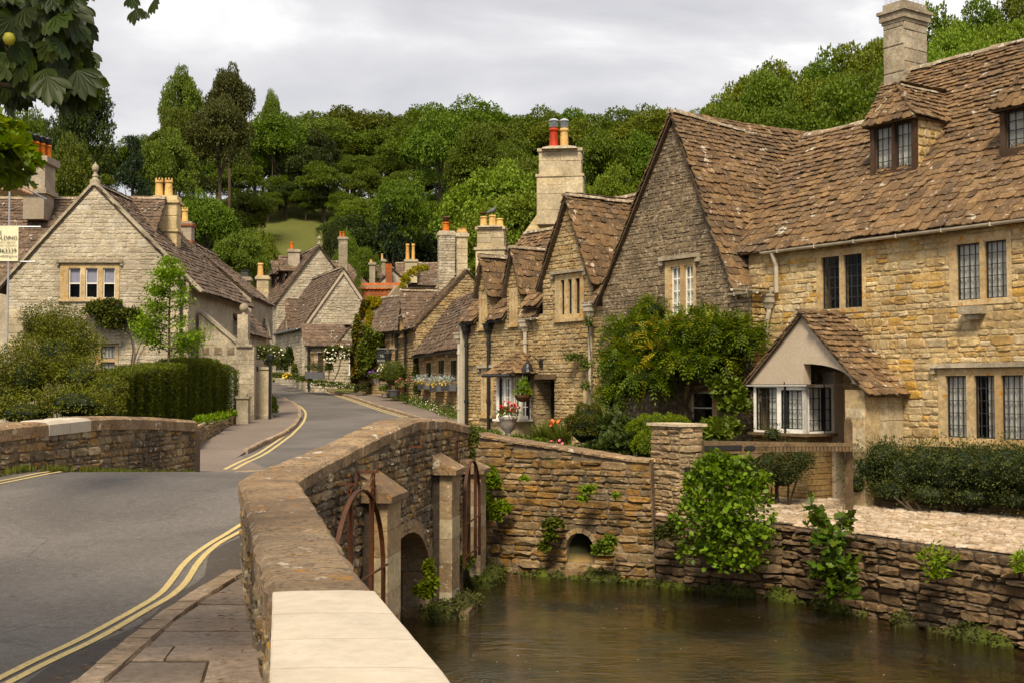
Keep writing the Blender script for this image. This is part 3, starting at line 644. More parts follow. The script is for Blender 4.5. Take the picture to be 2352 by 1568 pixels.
def grid_mesh(name, xs, ys, zf, mat, kind='structure'):
    X, Y = np.meshgrid(xs, ys); Z = zf(X, Y); V = np.stack([X, Y, Z], -1).reshape(-1, 3); nx = len(xs); i = np.arange((len(ys) - 1) * nx).reshape(-1, nx)[:, :-1].ravel()
    F = np.stack([i, i + 1, i + nx + 1, i + nx], 1); return tag(mesh_np(name, V, F, mat), kind=kind)
xs = np.concatenate([np.arange(-400, -60, 12), np.arange(-60, -16, 3), np.arange(-16, 17, .35), np.arange(17, 60, 3), np.arange(60, 400, 12)])
ys = np.concatenate([np.arange(-60, -9, 6), np.arange(-9, 25, .35), np.arange(25, 100, 1.5), np.arange(100, 220, 5), np.arange(220, 700, 30)])
def gmat():
    m = NT('ground_cover'); c = m.mix(m.thr(m.noise(.6, 5, .6), .42, .58), (.038, .030, .018), (.030, .040, .012)); sp = m.n('ShaderNodeSeparateXYZ', {0: m.pos()})
    far = m.math('MULTIPLY', m.thr(m.math('MULTIPLY', sp.outputs['Y'], .005), .60, .64), m.math('LESS_THAN', m.math('ABSOLUTE', m.math('ADD', sp.outputs['X'], 25.5)), 8.5))
    mead = m.mix(m.noise(1.2, 5, .7), (.07, .085, .016), (.13, .125, .035)); c = m.mix(far, c, mead)
    bed = m.mix(m.thr(m.noise(1.1, 5, .62), .44, .60), (.30, .20, .075), (.09, .085, .022)); bed = m.mix(m.thr(m.noise(3.1, 4, .6), .60, .70), bed, (.36, .27, .12))
    lowz = m.thr(m.math('ADD', m.math('MULTIPLY', sp.outputs['Z'], -1.0), -1.2), .05, .2)
    c = m.mix(lowz, c, bed); m.surf(c, 1, m.bump(m.noise(9, 6, .7), .8, .05), .1)
gmat()
grid_mesh('ground', xs, ys, gz, 'ground_cover')
grid_mesh('water', np.linspace(-11, 14, 26), np.linspace(-8, 23.2, 32), lambda X, Y: X * 0 + ZW, 'stream_water')
def strip(name, st, mat, off=0., nc=8, step=.5, kind='structure', parent=None, zf=None):
    """st: list of ((xl,yl),(xr,yr))"""
    V = []; rows = 0
    for i in range(len(st) - 1):
        (a, b), (c, d) = st[i], st[i + 1]; a, b, c, d = (Vector(q[:2]) for q in (a, b, c, d)); n = max(1, int(max((c - a).length, (d - b).length) / step))
        for k in range(n + (1 if i == len(st) - 2 else 0)):
            t = k / n; l = a.lerp(c, t); r = b.lerp(d, t)
            for j in range(nc + 1): p = l.lerp(r, j / nc); V.append((p.x, p.y, (zf or zr)(p.y) + off))
            rows += 1
    F = [(i * (nc + 1) + j, i * (nc + 1) + j + 1, (i + 1) * (nc + 1) + j + 1, (i + 1) * (nc + 1) + j) for i in range(rows - 1) for j in range(nc)]
    return tag(mesh_np(name, V, np.array(F), mat, parent), kind=kind)
KL = [GP(540, 1053), GP(600, 1023), GP(650, 1000), GP(676, 980), GP(688, 962), GP(688, 944), GP(676, 930), GP(650, 917), GP(624, 905)]
KR = [V3(-1.0, 25.5, 0), V3(-1.2, 32, 0), V3(-1.6, 39, 0), GP(985, 970), GP(935, 955), GP(880, 939), GP(830, 921), GP(788, 908), GP(735, 893)]
road = [((-9.2, -8), (.6, -8)), ((-8.8, 0), (.1, 0)), ((-8.2, 8), (-1.7, 8)), ((-7.6, 12), (-2.35, 12)), ((-7.1, 14.5), (-2.0, 14.5)), ((-6.7, 17), (-1.6, 17)), ((-6.35, 19), (-1.3, 19)), ((-5.95, 22.6), (-1.0, 22.6))]
road += [((k.x - .5, k.y - .1), (q.x + .3, q.y)) for k, q in zip(KL, KR)]
e1, e2 = GP(620, 892), GP(690, 884.5); road += [((e1.x, e1.y), (e2.x, e2.y)), ((e1.x - 4, e1.y + 9), (e2.x - 3.6, e2.y + 6)), ((e1.x - 12, e1.y + 18), (e2.x - 12, e2.y + 17))]
strip('road', road, 'asphalt', 0, 10, .5)
# far left pavement with its kerb
PLW = [GP(455, 1052), GP(500, 1020), GP(540, 990), GP(585, 968), GP(622, 958), GP(628, 940), GP(628, 925), GP(622, 912), GP(606, 903)]
pv = [((-6.6, 24.0), (-4.9, 24.6))] + [((a.x - .3, a.y), (b.x, b.y)) for a, b in zip(PLW, KL)]
pvl = strip('pavement', pv[1:], 'pavement_tarmac', .10, 4, .6, zf=lambda y: zr(y) - .095 * min(1, max(0, (KL[0].y + 3.2 - y) / 3)))
strip('pavement', [((-7.2, 22.6), (-4.4, 23.2)), ((PLW[0].x - .6, PLW[0].y), (KL[0].x + .1, KL[0].y + .4)), ((PLW[1].x - .4, PLW[1].y), (KL[1].x - .3, KL[1].y - 2))], 'pavement_tarmac', .004, 4, .4)
def kerb(pts, parent, off=.115, w=.14, inner=0, L=(.6, 1.0), nm='kerbstone'):
    pts = [Vector((p[0], p[1])) for p in pts]; cur = []
    for i in range(len(pts) - 1):
        d = pts[i + 1] - pts[i]; n = max(1, round(d.length / R.uniform(*L)))
        for k in range(n):
            a = pts[i] + d * (k / n); b = pts[i] + d * ((k + .97) / n); s = Vector((d.y, -d.x)).normalized() * w / 2; m = MB(); j = lambda: R.uniform(-.012, .012)
            za, zb = zr(a.y), zr(b.y); dn = d.normalized() * .02
            lo = [(a.x - s.x, a.y - s.y, za - .1), (a.x + s.x, a.y + s.y, za - .1), (b.x + s.x, b.y + s.y, zb - .1), (b.x - s.x, b.y - s.y, zb - .1)]
            md = [(x + j(), y + j(), z + .1 + off - .025) for x, y, z in lo]; f = .86
            cx = (a.x + b.x) / 2; cy = (a.y + b.y) / 2
            tp = [(cx + (x - cx) * (1 - .02 / max(.2, d.length / n)) * 1, cy + (y - cy) * .985, z + .1 + off + j() * .5) for x, y, z in lo]
            tp = [(t[0] * .9 + (a.x if q in (0, 1) else b.x) * .1, t[1] * .9 + (a.y if q in (0, 1) else b.y) * .1, t[2]) for q, t in enumerate(tp)]
            m.add(lo + md + tp, [(0, 1, 5, 4), (1, 2, 6, 5), (2, 3, 7, 6), (3, 0, 4, 7), (4, 5, 9, 8), (5, 6, 10, 9), (6, 7, 11, 10), (7, 4, 8, 11), (8, 9, 10, 11)]); m.build(nm, 'kerb_stone', parent)
kerb([KL[0].lerp(KL[1], .35)] + KL[1:], pvl)
BR = [GP(1062, 966), GP(1010, 950), GP(955, 932), GP(905, 915), GP(862, 906), GP(835, 902)]
pr = [((KR[1].x, KR[1].y), (-.75, 32)), ((KR[2].x, KR[2].y), (-.95, 39))] + [((KR[i].x, KR[i].y), (b.x + .15, b.y)) for i, b in zip((3, 4, 5, 6, 7), (BR[0], BR[1], BR[2], BR[3], BR[4]))] + [((KR[8].x, KR[8].y), (BR[5].x, BR[5].y + 4))]
pvr = strip('pavement', pr, 'pavement_tarmac', .10, 4, .6); kerb(KR[1:], pvr)
# grass verge and paved patch before the white cottage
vg = [((KR[7].x, KR[7].y), (BR[4].x - .5, BR[4].y + 3)), ((KR[8].x, KR[8].y), (BR[5].x - 1, BR[5].y + 7)), ((e2.x, e2.y), (e2.x + 4.5, e2.y + 4)), ((e2.x - 3.6, e2.y + 6), (e2.x - .5, e2.y + 8))]
strip('grass_verge', vg, 'meadow', .13, 5, .5, 'structure')
pp = [GP(728, 893), GP(752, 899), GP(810, 897.5), GP(806, 889)]
m = MB(); m.add([(p.x, p.y, zr(p.y) + .15) for p in pp], [(0, 1, 2, 3)]); tag(m.build('paved_path', 'cobble'), kind='structure')
# yellow lines
def line(pts, w, zoff=.006, name='road_marking', mat='yellow_paint', step=.25):
    pts = [Vector((p[0], p[1])) for p in pts]; cr_ = []
    n = len(pts)
    for i in range(n - 1):
        p0, p1, p2, p3 = pts[max(i - 1, 0)], pts[i], pts[i + 1], pts[min(i + 2, n - 1)]; q = max(2, int((p2 - p1).length / step))
        for k in range(q):
            t = k / q; cr_.append(.5 * ((2 * p1) + (p2 - p0) * t + (2 * p0 - 5 * p1 + 4 * p2 - p3) * t * t + (3 * p1 - p0 - 3 * p2 + p3) * t ** 3))
    cr_.append(pts[-1]); V = []
    for i, p in enumerate(cr_):
        d = (cr_[min(i + 1, len(cr_) - 1)] - cr_[max(i - 1, 0)]).normalized(); s = Vector((d.y, -d.x)) * w / 2
        j1 = R.uniform(-.004, .004); V += [(p.x - s.x * (1 + j1 * 9), p.y - s.y, zr(p.y) + zoff), (p.x + s.x, p.y + s.y, zr(p.y) + zoff)]
    return tag(mesh_np(name, V, np.array([(2 * i, 2 * i + 1, 2 * i + 3, 2 * i + 2) for i in range(len(cr_) - 1)]), mat), kind='structure'), cr_
def hz(u, v): return HZ(u, v, .0)
l1 = [(-3.1, -1), (-3.0, 4)] + [tuple(GP(u, v, 3)[:2]) for u, v in ((0, 1558), (189, 1467), (321, 1395), (370, 1361), (402, 1325), (428, 1292), (472, 1255), (547, 1209))] + [(-2.55, 15.3), (-2.2, 18), (-1.8, 21)]
line(l1, .058)
l2 = [(-2.98, -1), (-2.88, 4)] + [tuple(GP(u, v, 3)[:2]) for u, v in ((22, 1567), (226, 1467), (340, 1403), (396, 1369), (427, 1341), (450, 1301), (487, 1263), (547, 1226))] + [(-2.4, 15.1), (-2.04, 18), (-1.65, 21)]
line(l2, .058)
lp = [(-8.5, 3), (-7.9, 10), (-7.25, 14.4), (-6.72, 16.6), (-6.24, 19), (-5.95, 22.5), (-5.4, 24.6)]
line([(x + .28, y) for x, y in lp], .06); line([(x + .45, y) for x, y in lp], .06)
yl = [GP(*p) for p in ((537, 1078), (567, 1062), (600, 1047), (630, 1028), (656, 1009), (678, 990), (694, 973), (702, 955), (699, 942), (686, 931), (662, 922), (636, 914))]
line(yl, .08); line([(p.x - .19, p.y + .02) for p in yl], .08)
yr = [GP(*p) for p in ((926, 958), (880, 945), (830, 928), (790, 914), (748, 899))]
line(yr, .09); line([(p.x + .2, p.y + .05) for p in yr], .09)
line([GP(*p) for p in ((745, 897.5), (700, 888), (660, 881), (632, 875.5))], .07, mat='kerb_stone')
# dry-stone garden walls and retaining walls ------------------------------
def wall_run(root, pts, zt, zb, stone, mortar, th=.45, course=(.07, .14), wid=(.14, .36), pth=(.02, .06), cope=None, name='wall', limit=295, back=True, gap=.012, pieces=None, body=None):
    """vertical wall through pts (x,y), top heights zt at each point"""
    own = pieces is None; pieces = pieces or Pieces('stone', 'stone', stone, limit); mb = body or MB()
    for i in range(len(pts) - 1):
        a, b = Vector((*pts[i], 0)), Vector((*pts[i + 1], 0)); pl = Pl(a, b - a); L = (b - a).length
        poly = [(0, zb), (L, zb), (L, zt[i + 1]), (0, zt[i])]; slab(mb, pl, [poly], -th, 0); fill_stones(pieces, pl, [poly], course, wid, pth, gap)
    if own:
        w = mb.build(name, mortar, root); pieces.finish(w); return w
def cstone(parent, L0, L1, R0, R1, z0, z1, zt0, zt1, mat, rough, nm='coping_stone', n=5, oh=0., bev=.03):
    """coping stone between two stations; L/R edge points, bottom z0.. top heights"""
    vs = []; L0, L1, R0, R1 = map(lambda q: Vector((q[0], q[1], 0)), (L0, L1, R0, R1)); k = 9
    for i in range(n + 1):
        t = i / n; l = L0.lerp(L1, t); r = R0.lerp(R1, t); ac = (r - l).normalized(); l = l - ac * oh; r = r + ac * oh; zt = zt0 + (zt1 - zt0) * t; zb = zt - (z1 - z0); e = 1 if 0 < i < n else .985
        j = lambda s=1: R.uniform(-rough, rough) * s
        endd = -bev * .35 if i in (0, n) else 0
        vs += [l + Vector((j(), 0, zb)), l + ac * j(.7) + Vector((0, 0, zt - bev + j(.3))), l + ac * (bev * 1.1 + j(.4)) + Vector((0, 0, zt + endd + j(.2)))]
        for f in (.25, .5, .75): vs.append(l.lerp(r, f) + Vector((0, 0, zt + endd + .004 + j(.35))))
        vs += [r - ac * (bev * 1.1 + j(.4)) + Vector((0, 0, zt + endd + j(.2))), r + ac * j(.7) + Vector((0, 0, zt - bev + j(.3))), r + ac * j(.5) + Vector((0, 0, zb))]
    m = MB(); m.add(vs, [(i * k + q, i * k + (q + 1) % k, (i + 1) * k + (q + 1) % k, (i + 1) * k + q) for i in range(n) for q in range(k)] + [list(range(k))[::-1], list(range(n * k, n * k + k))])
    return m.build(nm, mat, parent)
# ================================================================ THE BRIDGE
bridge = empty('stone_bridge', (-1.9, 15, 0), 'old humped stone road bridge with buttressed arches and pale new coping stones in front', 'bridge')
ST = [((.50, -2.5), (1.05, -2.3), .785), ((.02, 0), (.52, .1), .785), ((-.683, 3.57), (-.196, 3.57), .785), ((-.98, 5.13), (-.596, 5.15), .785), ((-1.287, 6.39), (-.915, 6.5), .785), ((-1.9, 8.87), (-1.32, 8.4), .785), ((-2.58, 11.7), (-2.08, 11.7), .79),
      ((-2.37, 12.7), (-1.94, 12.7), .90), ((-2.1, 14.2), (-1.73, 14.2), 1.03), ((-1.95, 15.6), (-1.53, 15.6), 1.14), ((-1.80, 17), (-1.33, 17), 1.225), ((-1.55, 18.8), (-1.08, 18.8), 1.18), ((-1.22, 21.0), (-.77, 21.0), 1.03)]
CT = .15
par = MB(); bst = Pieces('stone', 'stone', 'stone_bridge')
ARCH = [(14.95, 17.75, -.28), (18.75, 20.35, -.55)]
def arch_poly(s0, s1, top, spring=-1.0, base=-2.4, n=12):
    c = (s0 + s1) / 2; r = (s1 - s0) / 2; hh = top - spring
    return [(s0, base), (s1, base)] + [(c + r * math.cos(math.pi * i / n), spring + hh * math.sin(math.pi * i / n)) for i in range(n + 1)]
for i in range(len(ST) - 1):
    (l0, r0, z0), (l1, r1, z1) = ST[i], ST[i + 1]
    if i < 6:
        a, b = Vector((*r0, 0)), Vector((*r1, 0))
        c8 = lambda zb, za, zc: [(l0[0] + .03, l0[1], zb), (r0[0] - .03, r0[1], zb), (r1[0] - .03, r1[1], zb), (l1[0] + .03, l1[1], zb), (l0[0] + .03, l0[1], za), (r0[0] - .03, r0[1], za), (r1[0] - .03, r1[1], zc), (l1[0] + .03, l1[1], zc)]
        par.hexa(c8(-2.4, z0 - CT, z1 - CT))
    # road side face
    a, b = Vector((l1[0] + .03, l1[1], 0)), Vector((l0[0] + .03, l0[1], 0)); pl = Pl(a, b - a); L = (b - a).length
    if i > 1: fill_stones(bst, pl, [[(0, -.1), (L, -.1), (L, z0 - CT), (0, z1 - CT)]], (.08, .15), (.15, .35), (.02, .05))
# stream face from the kink on, one plane with the arches cut out
f0 = Vector((-2.08, 11.7, 0)); FD = Vector((.141, 1, 0)).normalized(); FP = Pl(f0, FD)          # ux runs away from the camera
if FP.n.x < 0: pass
def fs(y): return (y - 11.7) / FD.y
prof = [(0, -2.4), (fs(21.05), -2.4)] + [(fs(y), z - CT) for y, z in ((21.05, 1.03), (18.8, 1.18), (17, 1.225), (15.6, 1.14), (14.2, 1.03), (12.7, .90), (11.7, .79))]
ops = [arch_poly(fs(a), fs(b), t) for a, b, t in ARCH]
slab(par, FP, [prof] + ops, -.42, 0)
fill_stones(bst, FP, [prof] + ops, (.07, .15), (.12, .30), (.01, .045), .012, wob=.02)
pw = par.build('parapet_wall', 'mortar_bridge', bridge); bst.finish(pw)
# voussoirs
for (a, b, t), o in zip(ARCH, ops):
    pts = o[2:]; 
    for i in range(len(pts) - 1):
        (x0, y0), (x1, y1) = pts[i], pts[i + 1]; cx, cy = fs((a + b) / 2), -1.0; q = 1.22
        m = MB(); sh = .03; p = lambda x, y, k: (cx + (x - cx) * k, cy + (y - cy) * k)
        d = .02; xa, ya = x0 + (x1 - x0) * d, y0 + (y1 - y0) * d; xb, yb = x1 - (x1 - x0) * d, y1 - (y1 - y0) * d
        m.prism(FP, [p(xa, ya, .99), p(xa, ya, q), p(xb, yb, q), p(xb, yb, .99)], -.38, sh + R.uniform(0, .012)); m.build('voussoir', 'stone_pier', pw)
    for s in (o[0][0], o[1][0]):
        h = -2.3
        while h < -1.02:
            m = MB(); m.box(FP, s - .02 if s == o[0][0] else s - .26, s + .26 if s == o[0][0] else s + .02, h, min(h + .26, -1.0), -.36, .03 + R.uniform(0, .01)); m.box
            if s == o[0][0]:
                m = MB(); m.box(FP, s - .24, s + .005, h, min(h + .25, -1.0), -.36, .03)
            else: m = MB(); m.box(FP, s - .005, s + .24, h, min(h + .25, -1.0), -.36, .03)
            m.build('jamb_stone', 'stone_pier', pw); h += .26
for o in ops:
    m = MB(); n_ = len(o); m.add([FP.P(a, b, -.43) for a, b in o] + [FP.P(a, b, -4.3) for a, b in o], [(i, i + n_, (i + 1) % n_ + n_, (i + 1) % n_) for i in range(n_)] + [list(range(n_, 2 * n_))]); m.build('arch_vault', 'recess_shade_stone', pw)  # near-black lining with closed end, put in to keep the arch dark
# coping stones
def st_at(t):
    i = min(int(t), len(ST) - 2); f = t - i; (l0, r0, z0), (l1, r1, z1) = ST[i], ST[i + 1]; L = lambda a, b: (a[0] + (b[0] - a[0]) * f, a[1] + (b[1] - a[1]) * f)
    return L(l0, l1), L(r0, r1), z0 + (z1 - z0) * f
def st_of_y(y):
    for i in range(len(ST) - 1):
        if ST[i][0][1] <= y <= ST[i + 1][0][1]: return i + (y - ST[i][0][1]) / (ST[i + 1][0][1] - ST[i][0][1])
cuts_new = [-2.2, -1.2, -.3, .5, 1.2, 1.85, 2.35, 2.77, 3.30, 3.73, 4.15, 4.62, 5.13]
nb = None
for a, b in zip(cuts_new, cuts_new[1:]):
    A, B = st_at(st_of_y(a)), st_at(st_of_y(b - .009)); cstone(pw, A[0], B[0], A[1], B[1], .66, .81, A[2] + .018, B[2] + .018, 'coping_new', .0012, n=3, bev=.006, oh=.02)['label'] = 'smooth pale new coping stone'
cuts = [5.13, 6.35, 7.5, 8.8, 10.2, 11.69, 12.5, 13.3, 14.05, 14.8, 15.6, 16.3, 17.0, 17.6, 18.1, 18.25, 18.9, 19.6, 20.3, 21.0]
for a, b in zip(cuts, cuts[1:]):
    A, B = st_at(st_of_y(a)), st_at(st_of_y(b - .012)); nw = abs(b - a) < .2
    cstone(pw, A[0], B[0], A[1], B[1], .64, .79, A[2] - R.uniform(0, .015), B[2] - R.uniform(0, .015), 'coping_new' if nw else 'coping_old', .002 if nw else .016, n=10 if b < 12 else 5, oh=.035, bev=.035)
# buttresses with sloping caps, pilasters standing off the wall by a slot
BT = [(14.05, 14.70, .34, .68), (17.95, 18.55, .38, .68), (20.45, 21.0, .22, .46)]
for (y0, y1, zt, zc) in BT:
    s0, s1 = fs(y0), fs(y1); m = MB(); h = -2.0; k = 0
    b = MB(); b.box(FP, s0 + .02, s1 - .02, -2.4, zt, .005, .29); bo = b.build('buttress', 'mortar_dark', pw)
    if y0 < 20: bm = MB(); bm.box(FP, s0 - .25, s1 + .2, -2.4, ZW + .12, .01, .62); bm.build('footing', 'stone_stream', pw)
    while h < zt - .02:
        hh = min(R.uniform(.24, .42), zt - h); m = MB(); m.box(FP, s0 - R.uniform(0, .008), s1 + R.uniform(0, .008), h + .005, h + hh, .14, .325 + R.uniform(-.004, .006))
        m.build('buttress_stone', ['stone_pier', 'ashlar', 'stone_pier'][k % 3], bo); h += hh; k += 1
    m = MB(); mid = [(-.0, zt), (.40, zt), (.40, zt + .07), (.0, zc)]
    q = [FP.P(s0 - .09, z, o) for o, z in mid] + [FP.P(s1 + .09, z, o) for o, z in mid]
    m.add(q, [(0, 1, 2, 3), (7, 6, 5, 4), (0, 4, 5, 1), (1, 5, 6, 2), (2, 6, 7, 3), (3, 7, 4, 0)]); m.build('buttress_cap', 'coping_old', bo)
# iron hoops with bars
def hoop(y0, y1, zc, zb, o, bars=(.33, .75)):
    s0, s1 = fs(y0), fs(y1); c = (s0 + s1) / 2; r = (s1 - s0) / 2; m = MB(); w = .024; t = .010
    pts = [(s0, zb)] + [(c - r * math.cos(math.pi * i / 16), zc - r + r * math.sin(math.pi * i / 16)) for i in range(17)] + [(s1, zb)]
    vs = []
    for i, (a, b) in enumerate(pts):
        ca, cb = c, min(b, zc - r); d = Vector((a - ca, b - cb)); d = d.normalized() if d.length > 0 else Vector((0, 1))
        for (do, dr) in ((-w, 0), (w, 0), (w, -t * 2), (-w, -t * 2)): vs.append(FP.P(a + d.x * dr, b + d.y * dr, o + do))
    n = len(pts); m.add(vs, [(i * 4 + k, i * 4 + (k + 1) % 4, (i + 1) * 4 + (k + 1) % 4, (i + 1) * 4 + k) for i in range(n - 1) for k in range(4)])
    e = m.build('iron_hoop', 'rust_iron', bridge)
    for f in bars:
        x = s0 + (s1 - s0) * f; top = zc - r + math.sqrt(max(0, r * r - (x - c) ** 2)) - .01; b = MB(); b.box(FP, x - .022, x + .022, zb, top, o - .03, o + .015); b.build('iron_bar', 'rust_iron', e)
    for z in (zc - .95, zc - 1.45): b = MB(); b.tube([FP.P(s0 + .02, z, o + .02), FP.P(s1 + .1, z + .02, o + .02)], .014, 6); b.build('tie_rod', 'rust_iron', e)
hoop(11.75, 13.75, .60, -1.2, .36); hoop(18.85, 20.25, .50, -1.1, .34)
for (y, z, w_) in ((13.0, .63, .26), (13.9, .70, .26), (16.4, .86, .22), (19.2, .84, .18)):
    m = MB(); s = fs(y); m.box(FP, s - .012, s + .012, z - .012, z + .012, -.02, w_); m.box(FP, s - .012, s + .012, z + .013, z + .11, w_ - .025, w_); m.build('wall_hook', 'rust_iron', bridge)
def chain(y, z, o, n, loops=1):
    m = MB(); s = fs(y)
    for lp_ in range(loops):
        for k in range(n):
            zz = z - k * .042 - .03; ph = (k % 2) * math.pi / 2 + lp_; ox = R.uniform(-.012, .012) + (lp_ - loops / 2) * .045; pts = []
            for q in range(9):
                a = 2 * math.pi * q / 8; pts.append(FP.P(s + ox + .016 * math.cos(a) * math.cos(ph), zz + .028 * math.sin(a), o + .016 * math.cos(a) * math.sin(ph)))
            m.tube(pts, .0065, 5, caps=False)
    m.build('hanging_chain', 'rust_iron', bridge)
chain(13.0, .62, .20, 11, 4); chain(13.9, .70, .20, 9, 3); chain(13.75, .35, .24, 12, 1); chain(19.25, .83, .15, 7, 3)
# left parapet
LP = [(-8.7, 6), (-8.05, 10), (-7.4, 14.4), (-6.9, 16.5), (-6.42, 19), (-6.2, 21), (-6.02, 23.2)]
LZ = [.80, .86, 1.02, 1.14, 1.21, 1.15, 1.03]
lb = MB(); ls = Pieces('stone', 'stone', 'stone_bridge', 295); 
for i in range(len(LP) - 1):
    a, b = Vector((*LP[i], 0)), Vector((*LP[i + 1], 0)); pl = Pl(a, b - a); L = (b - a).length; poly = [(0, -.3), (L, -.3), (L, LZ[i + 1] - .2), (0, LZ[i] - .2)]
    if pl.n.x < 0: pl = Pl(b, a - b); poly = [(0, -.3), (L, -.3), (L, LZ[i] - .2), (0, LZ[i + 1] - .2)]
    slab(lb, pl, [[(p[0], -2.4 if p[1] < 0 else p[1]) for p in poly]], -.42, 0)
    if LP[i][1] > 9: fill_stones(ls, pl, [poly], (.07, .15), (.12, .34), (.01, .04), wob=.02)
# its far end face
a = Vector((LP[-1][0] - .42, LP[-1][1] + .05, 0)); pl = Pl(a, V3(.42, -.03, 0)); lb.box(pl, 0, .42, -.3, LZ[-1] - .2, -.3, 0)
lw = lb.build('parapet_wall', 'mortar_bridge', bridge); ls.finish(lw)
def lpt(y, dx=0): return (float(np.interp(y, [p[1] for p in LP], [p[0] for p in LP])) + dx, y)
y = 8.0; k = 0
while y < 23.15:
    L = R.uniform(.55, .95) if k != 12 else .55; y2 = min(y + L, 23.2); za = float(np.interp(y, [p[1] for p in LP], LZ)); zb = float(np.interp(y2, [p[1] for p in LP], LZ)); nw = 17.75 < y + L / 2 < 18.45
    cstone(lw, lpt(y, -.45), lpt(y2 - .012, -.45), lpt(y, .03), lpt(y2 - .012, .03), 0, .21, za, zb, 'coping_new' if nw else 'coping_old', .003 if nw else .014, n=4, oh=.02, bev=.05); y = y2; k += 1
# ================================================================ WALLS ALONG THE STREAM
def arc_hole(s0, s1, z0, z1, n=8):
    c = (s0 + s1) / 2; r = (s1 - s0) / 2; sp = z1 - r; return [(s0, z0), (s1, z0)] + [(c + r * math.cos(math.pi * i / n), sp + r * math.sin(math.pi * i / n)) for i in range(n + 1)]
swall = empty('stream_wall', (1, 21.6, ZW), 'mossy orange-brown rubble wall behind the stream with a small culvert arch, between the bridge and the square pier', 'wall')
sa, sb = Vector((-.75, 22.45, 0)), Vector((2.46, 20.8, 0)); SP = Pl(sa, sb - sa); SL = (sb - sa).length; mb = MB(); pc = Pieces('stone', 'stone', 'stone_stream')
ca, cz0 = SP.at(1302, 1300); cb, _ = SP.at(1366, 1300); hole = arc_hole(ca, cb, -1.42, SP.at(1333, 1222)[1])
tp = [SP.at(u, v) for u, v in ((1494, 1062), (1440, 1058), (1380, 1048), (1300, 1034), (1240, 1026), (1180, 1016), (1120, 1006), (1092, 1000))]
poly = [(-.2, -2.4), (SL, -2.4)] + [(min(a, SL), b) for a, b in tp] + [(-.2, tp[-1][1])]
slab(mb, SP, [poly, hole], -.5, 0); fill_stones(pc, SP, [poly, hole], (.06, .17), (.12, .46), (.01, .06), .014, wob=.03)
ww = mb.build('wall', 'mortar_bridge', swall); pc.finish(ww)
m = MB(); m.box(SP, ca - .3, cb + .3, -2.3, .2, -.38, -.34); m.box(SP, ca - .3, ca - .05, -2.3, .2, -.70, -.5); m.box(SP, cb + .05, cb + .3, -2.3, .2, -.70, -.5); m.box(SP, ca - .05, cb + .05, -1.9, -1.43, -.7, -.03); m.build('culvert_back', 'recess_shade_stone', ww)  # near-black plates close the culvert, its inner shade put into their colour
for i in range(7):
    a0 = math.pi * i / 7 + .02; a1 = math.pi * (i + 1) / 7 - .02; c = (ca + cb) / 2; r = (cb - ca) / 2; sp_ = hole[2][1]; m = MB()
    m.prism(SP, [(c + r * math.cos(a0), sp_ + r * math.sin(a0)), (c + r * 1.32 * math.cos(a0), sp_ + r * 1.32 * math.sin(a0)), (c + r * 1.32 * math.cos(a1), sp_ + r * 1.32 * math.sin(a1)), (c + r * math.cos(a1), sp_ + r * math.sin(a1))], -.3, .05); m.build('voussoir', 'stone_pier', ww)
for i in range(len(tp) - 1):
    (a1, z1), (a0, z0) = tp[i], tp[i + 1]; n = 2
    for k in range(n):
        x0 = a0 + (a1 - a0) * k / n; x1 = a0 + (a1 - a0) * (k + .97) / n; y0 = z0 + (z1 - z0) * k / n; y1 = z0 + (z1 - z0) * (k + 1) / n
        p = lambda x, o: SP.P(x, 0, o)[:2]
        cstone(ww, p(x0, .05), p(x1, .05), p(x0, -.5), p(x1, -.5), 0, .055, y0 + .055, y1 + .055, 'coping_old', .016, n=3, bev=.02)
for u0, v0, u1, v1 in ((1268, 1296, 1375, 1310), (1110, 1290, 1160, 1312)):
    a0, z0 = SP.at(u0, v1); a1, z1 = SP.at(u1, v0); m = MB(); m.box(SP, a0, a1, ZW - .4, ZW + .15, .02, .25); m.build('footing', 'stone_retaining', ww)
rwall = empty('retaining_wall', (5, 18, ZW), 'dark dry-stone retaining wall holding up the cobbled courtyard above the stream', 'wall')
RWP = [(2.44, 20.78), (2.85, 20.25), (4.30, 19.35), (5.30, 17.7), (6.62, 15.5), (8.3, 12.4), (10.5, 7), (11.5, 3)]
wall_run(rwall, RWP, [-.52] * len(RWP), -2.4, 'stone_retaining', 'mortar_dark', .5, (.08, .19), (.16, .46), (.02, .11), gap=.018)
court = MB(); cp = [(p[0] + .05, p[1] + .04) for p in RWP] + [(15, 3), (15, 12), (8.2, 22.6), (4.6, 27.9), (3.2, 27.5), (2.5, 21)]
court.add([(x, y, ZC) for x, y in cp], [list(range(len(cp)))]); co = tag(court.build('courtyard', 'earth'), kind='structure')
CPL = Pl((0, 0, ZC), (-.5, .866, 0), (-.866, -.5, 0)); CPL = Pl((0, 0, ZC), (.5645, -.8254, 0), (.8254, .5645, 0))
cpts = [((p[0]) * .5645 - p[1] * .8254, p[0] * .8254 + p[1] * .5645) for p in [(q[0] + .0, q[1]) for q in RWP[:6]] + [(11.5, 10.8), (7.9, 22.3), (5.4, 25.7), (3.4, 23.9)]]
pc = Pieces('cobblestone', 'stone', 'cobble'); fill_stones(pc, CPL, [cpts], (.10, .19), (.12, .30), (.012, .04), .03, wob=.03); pc.finish(co)
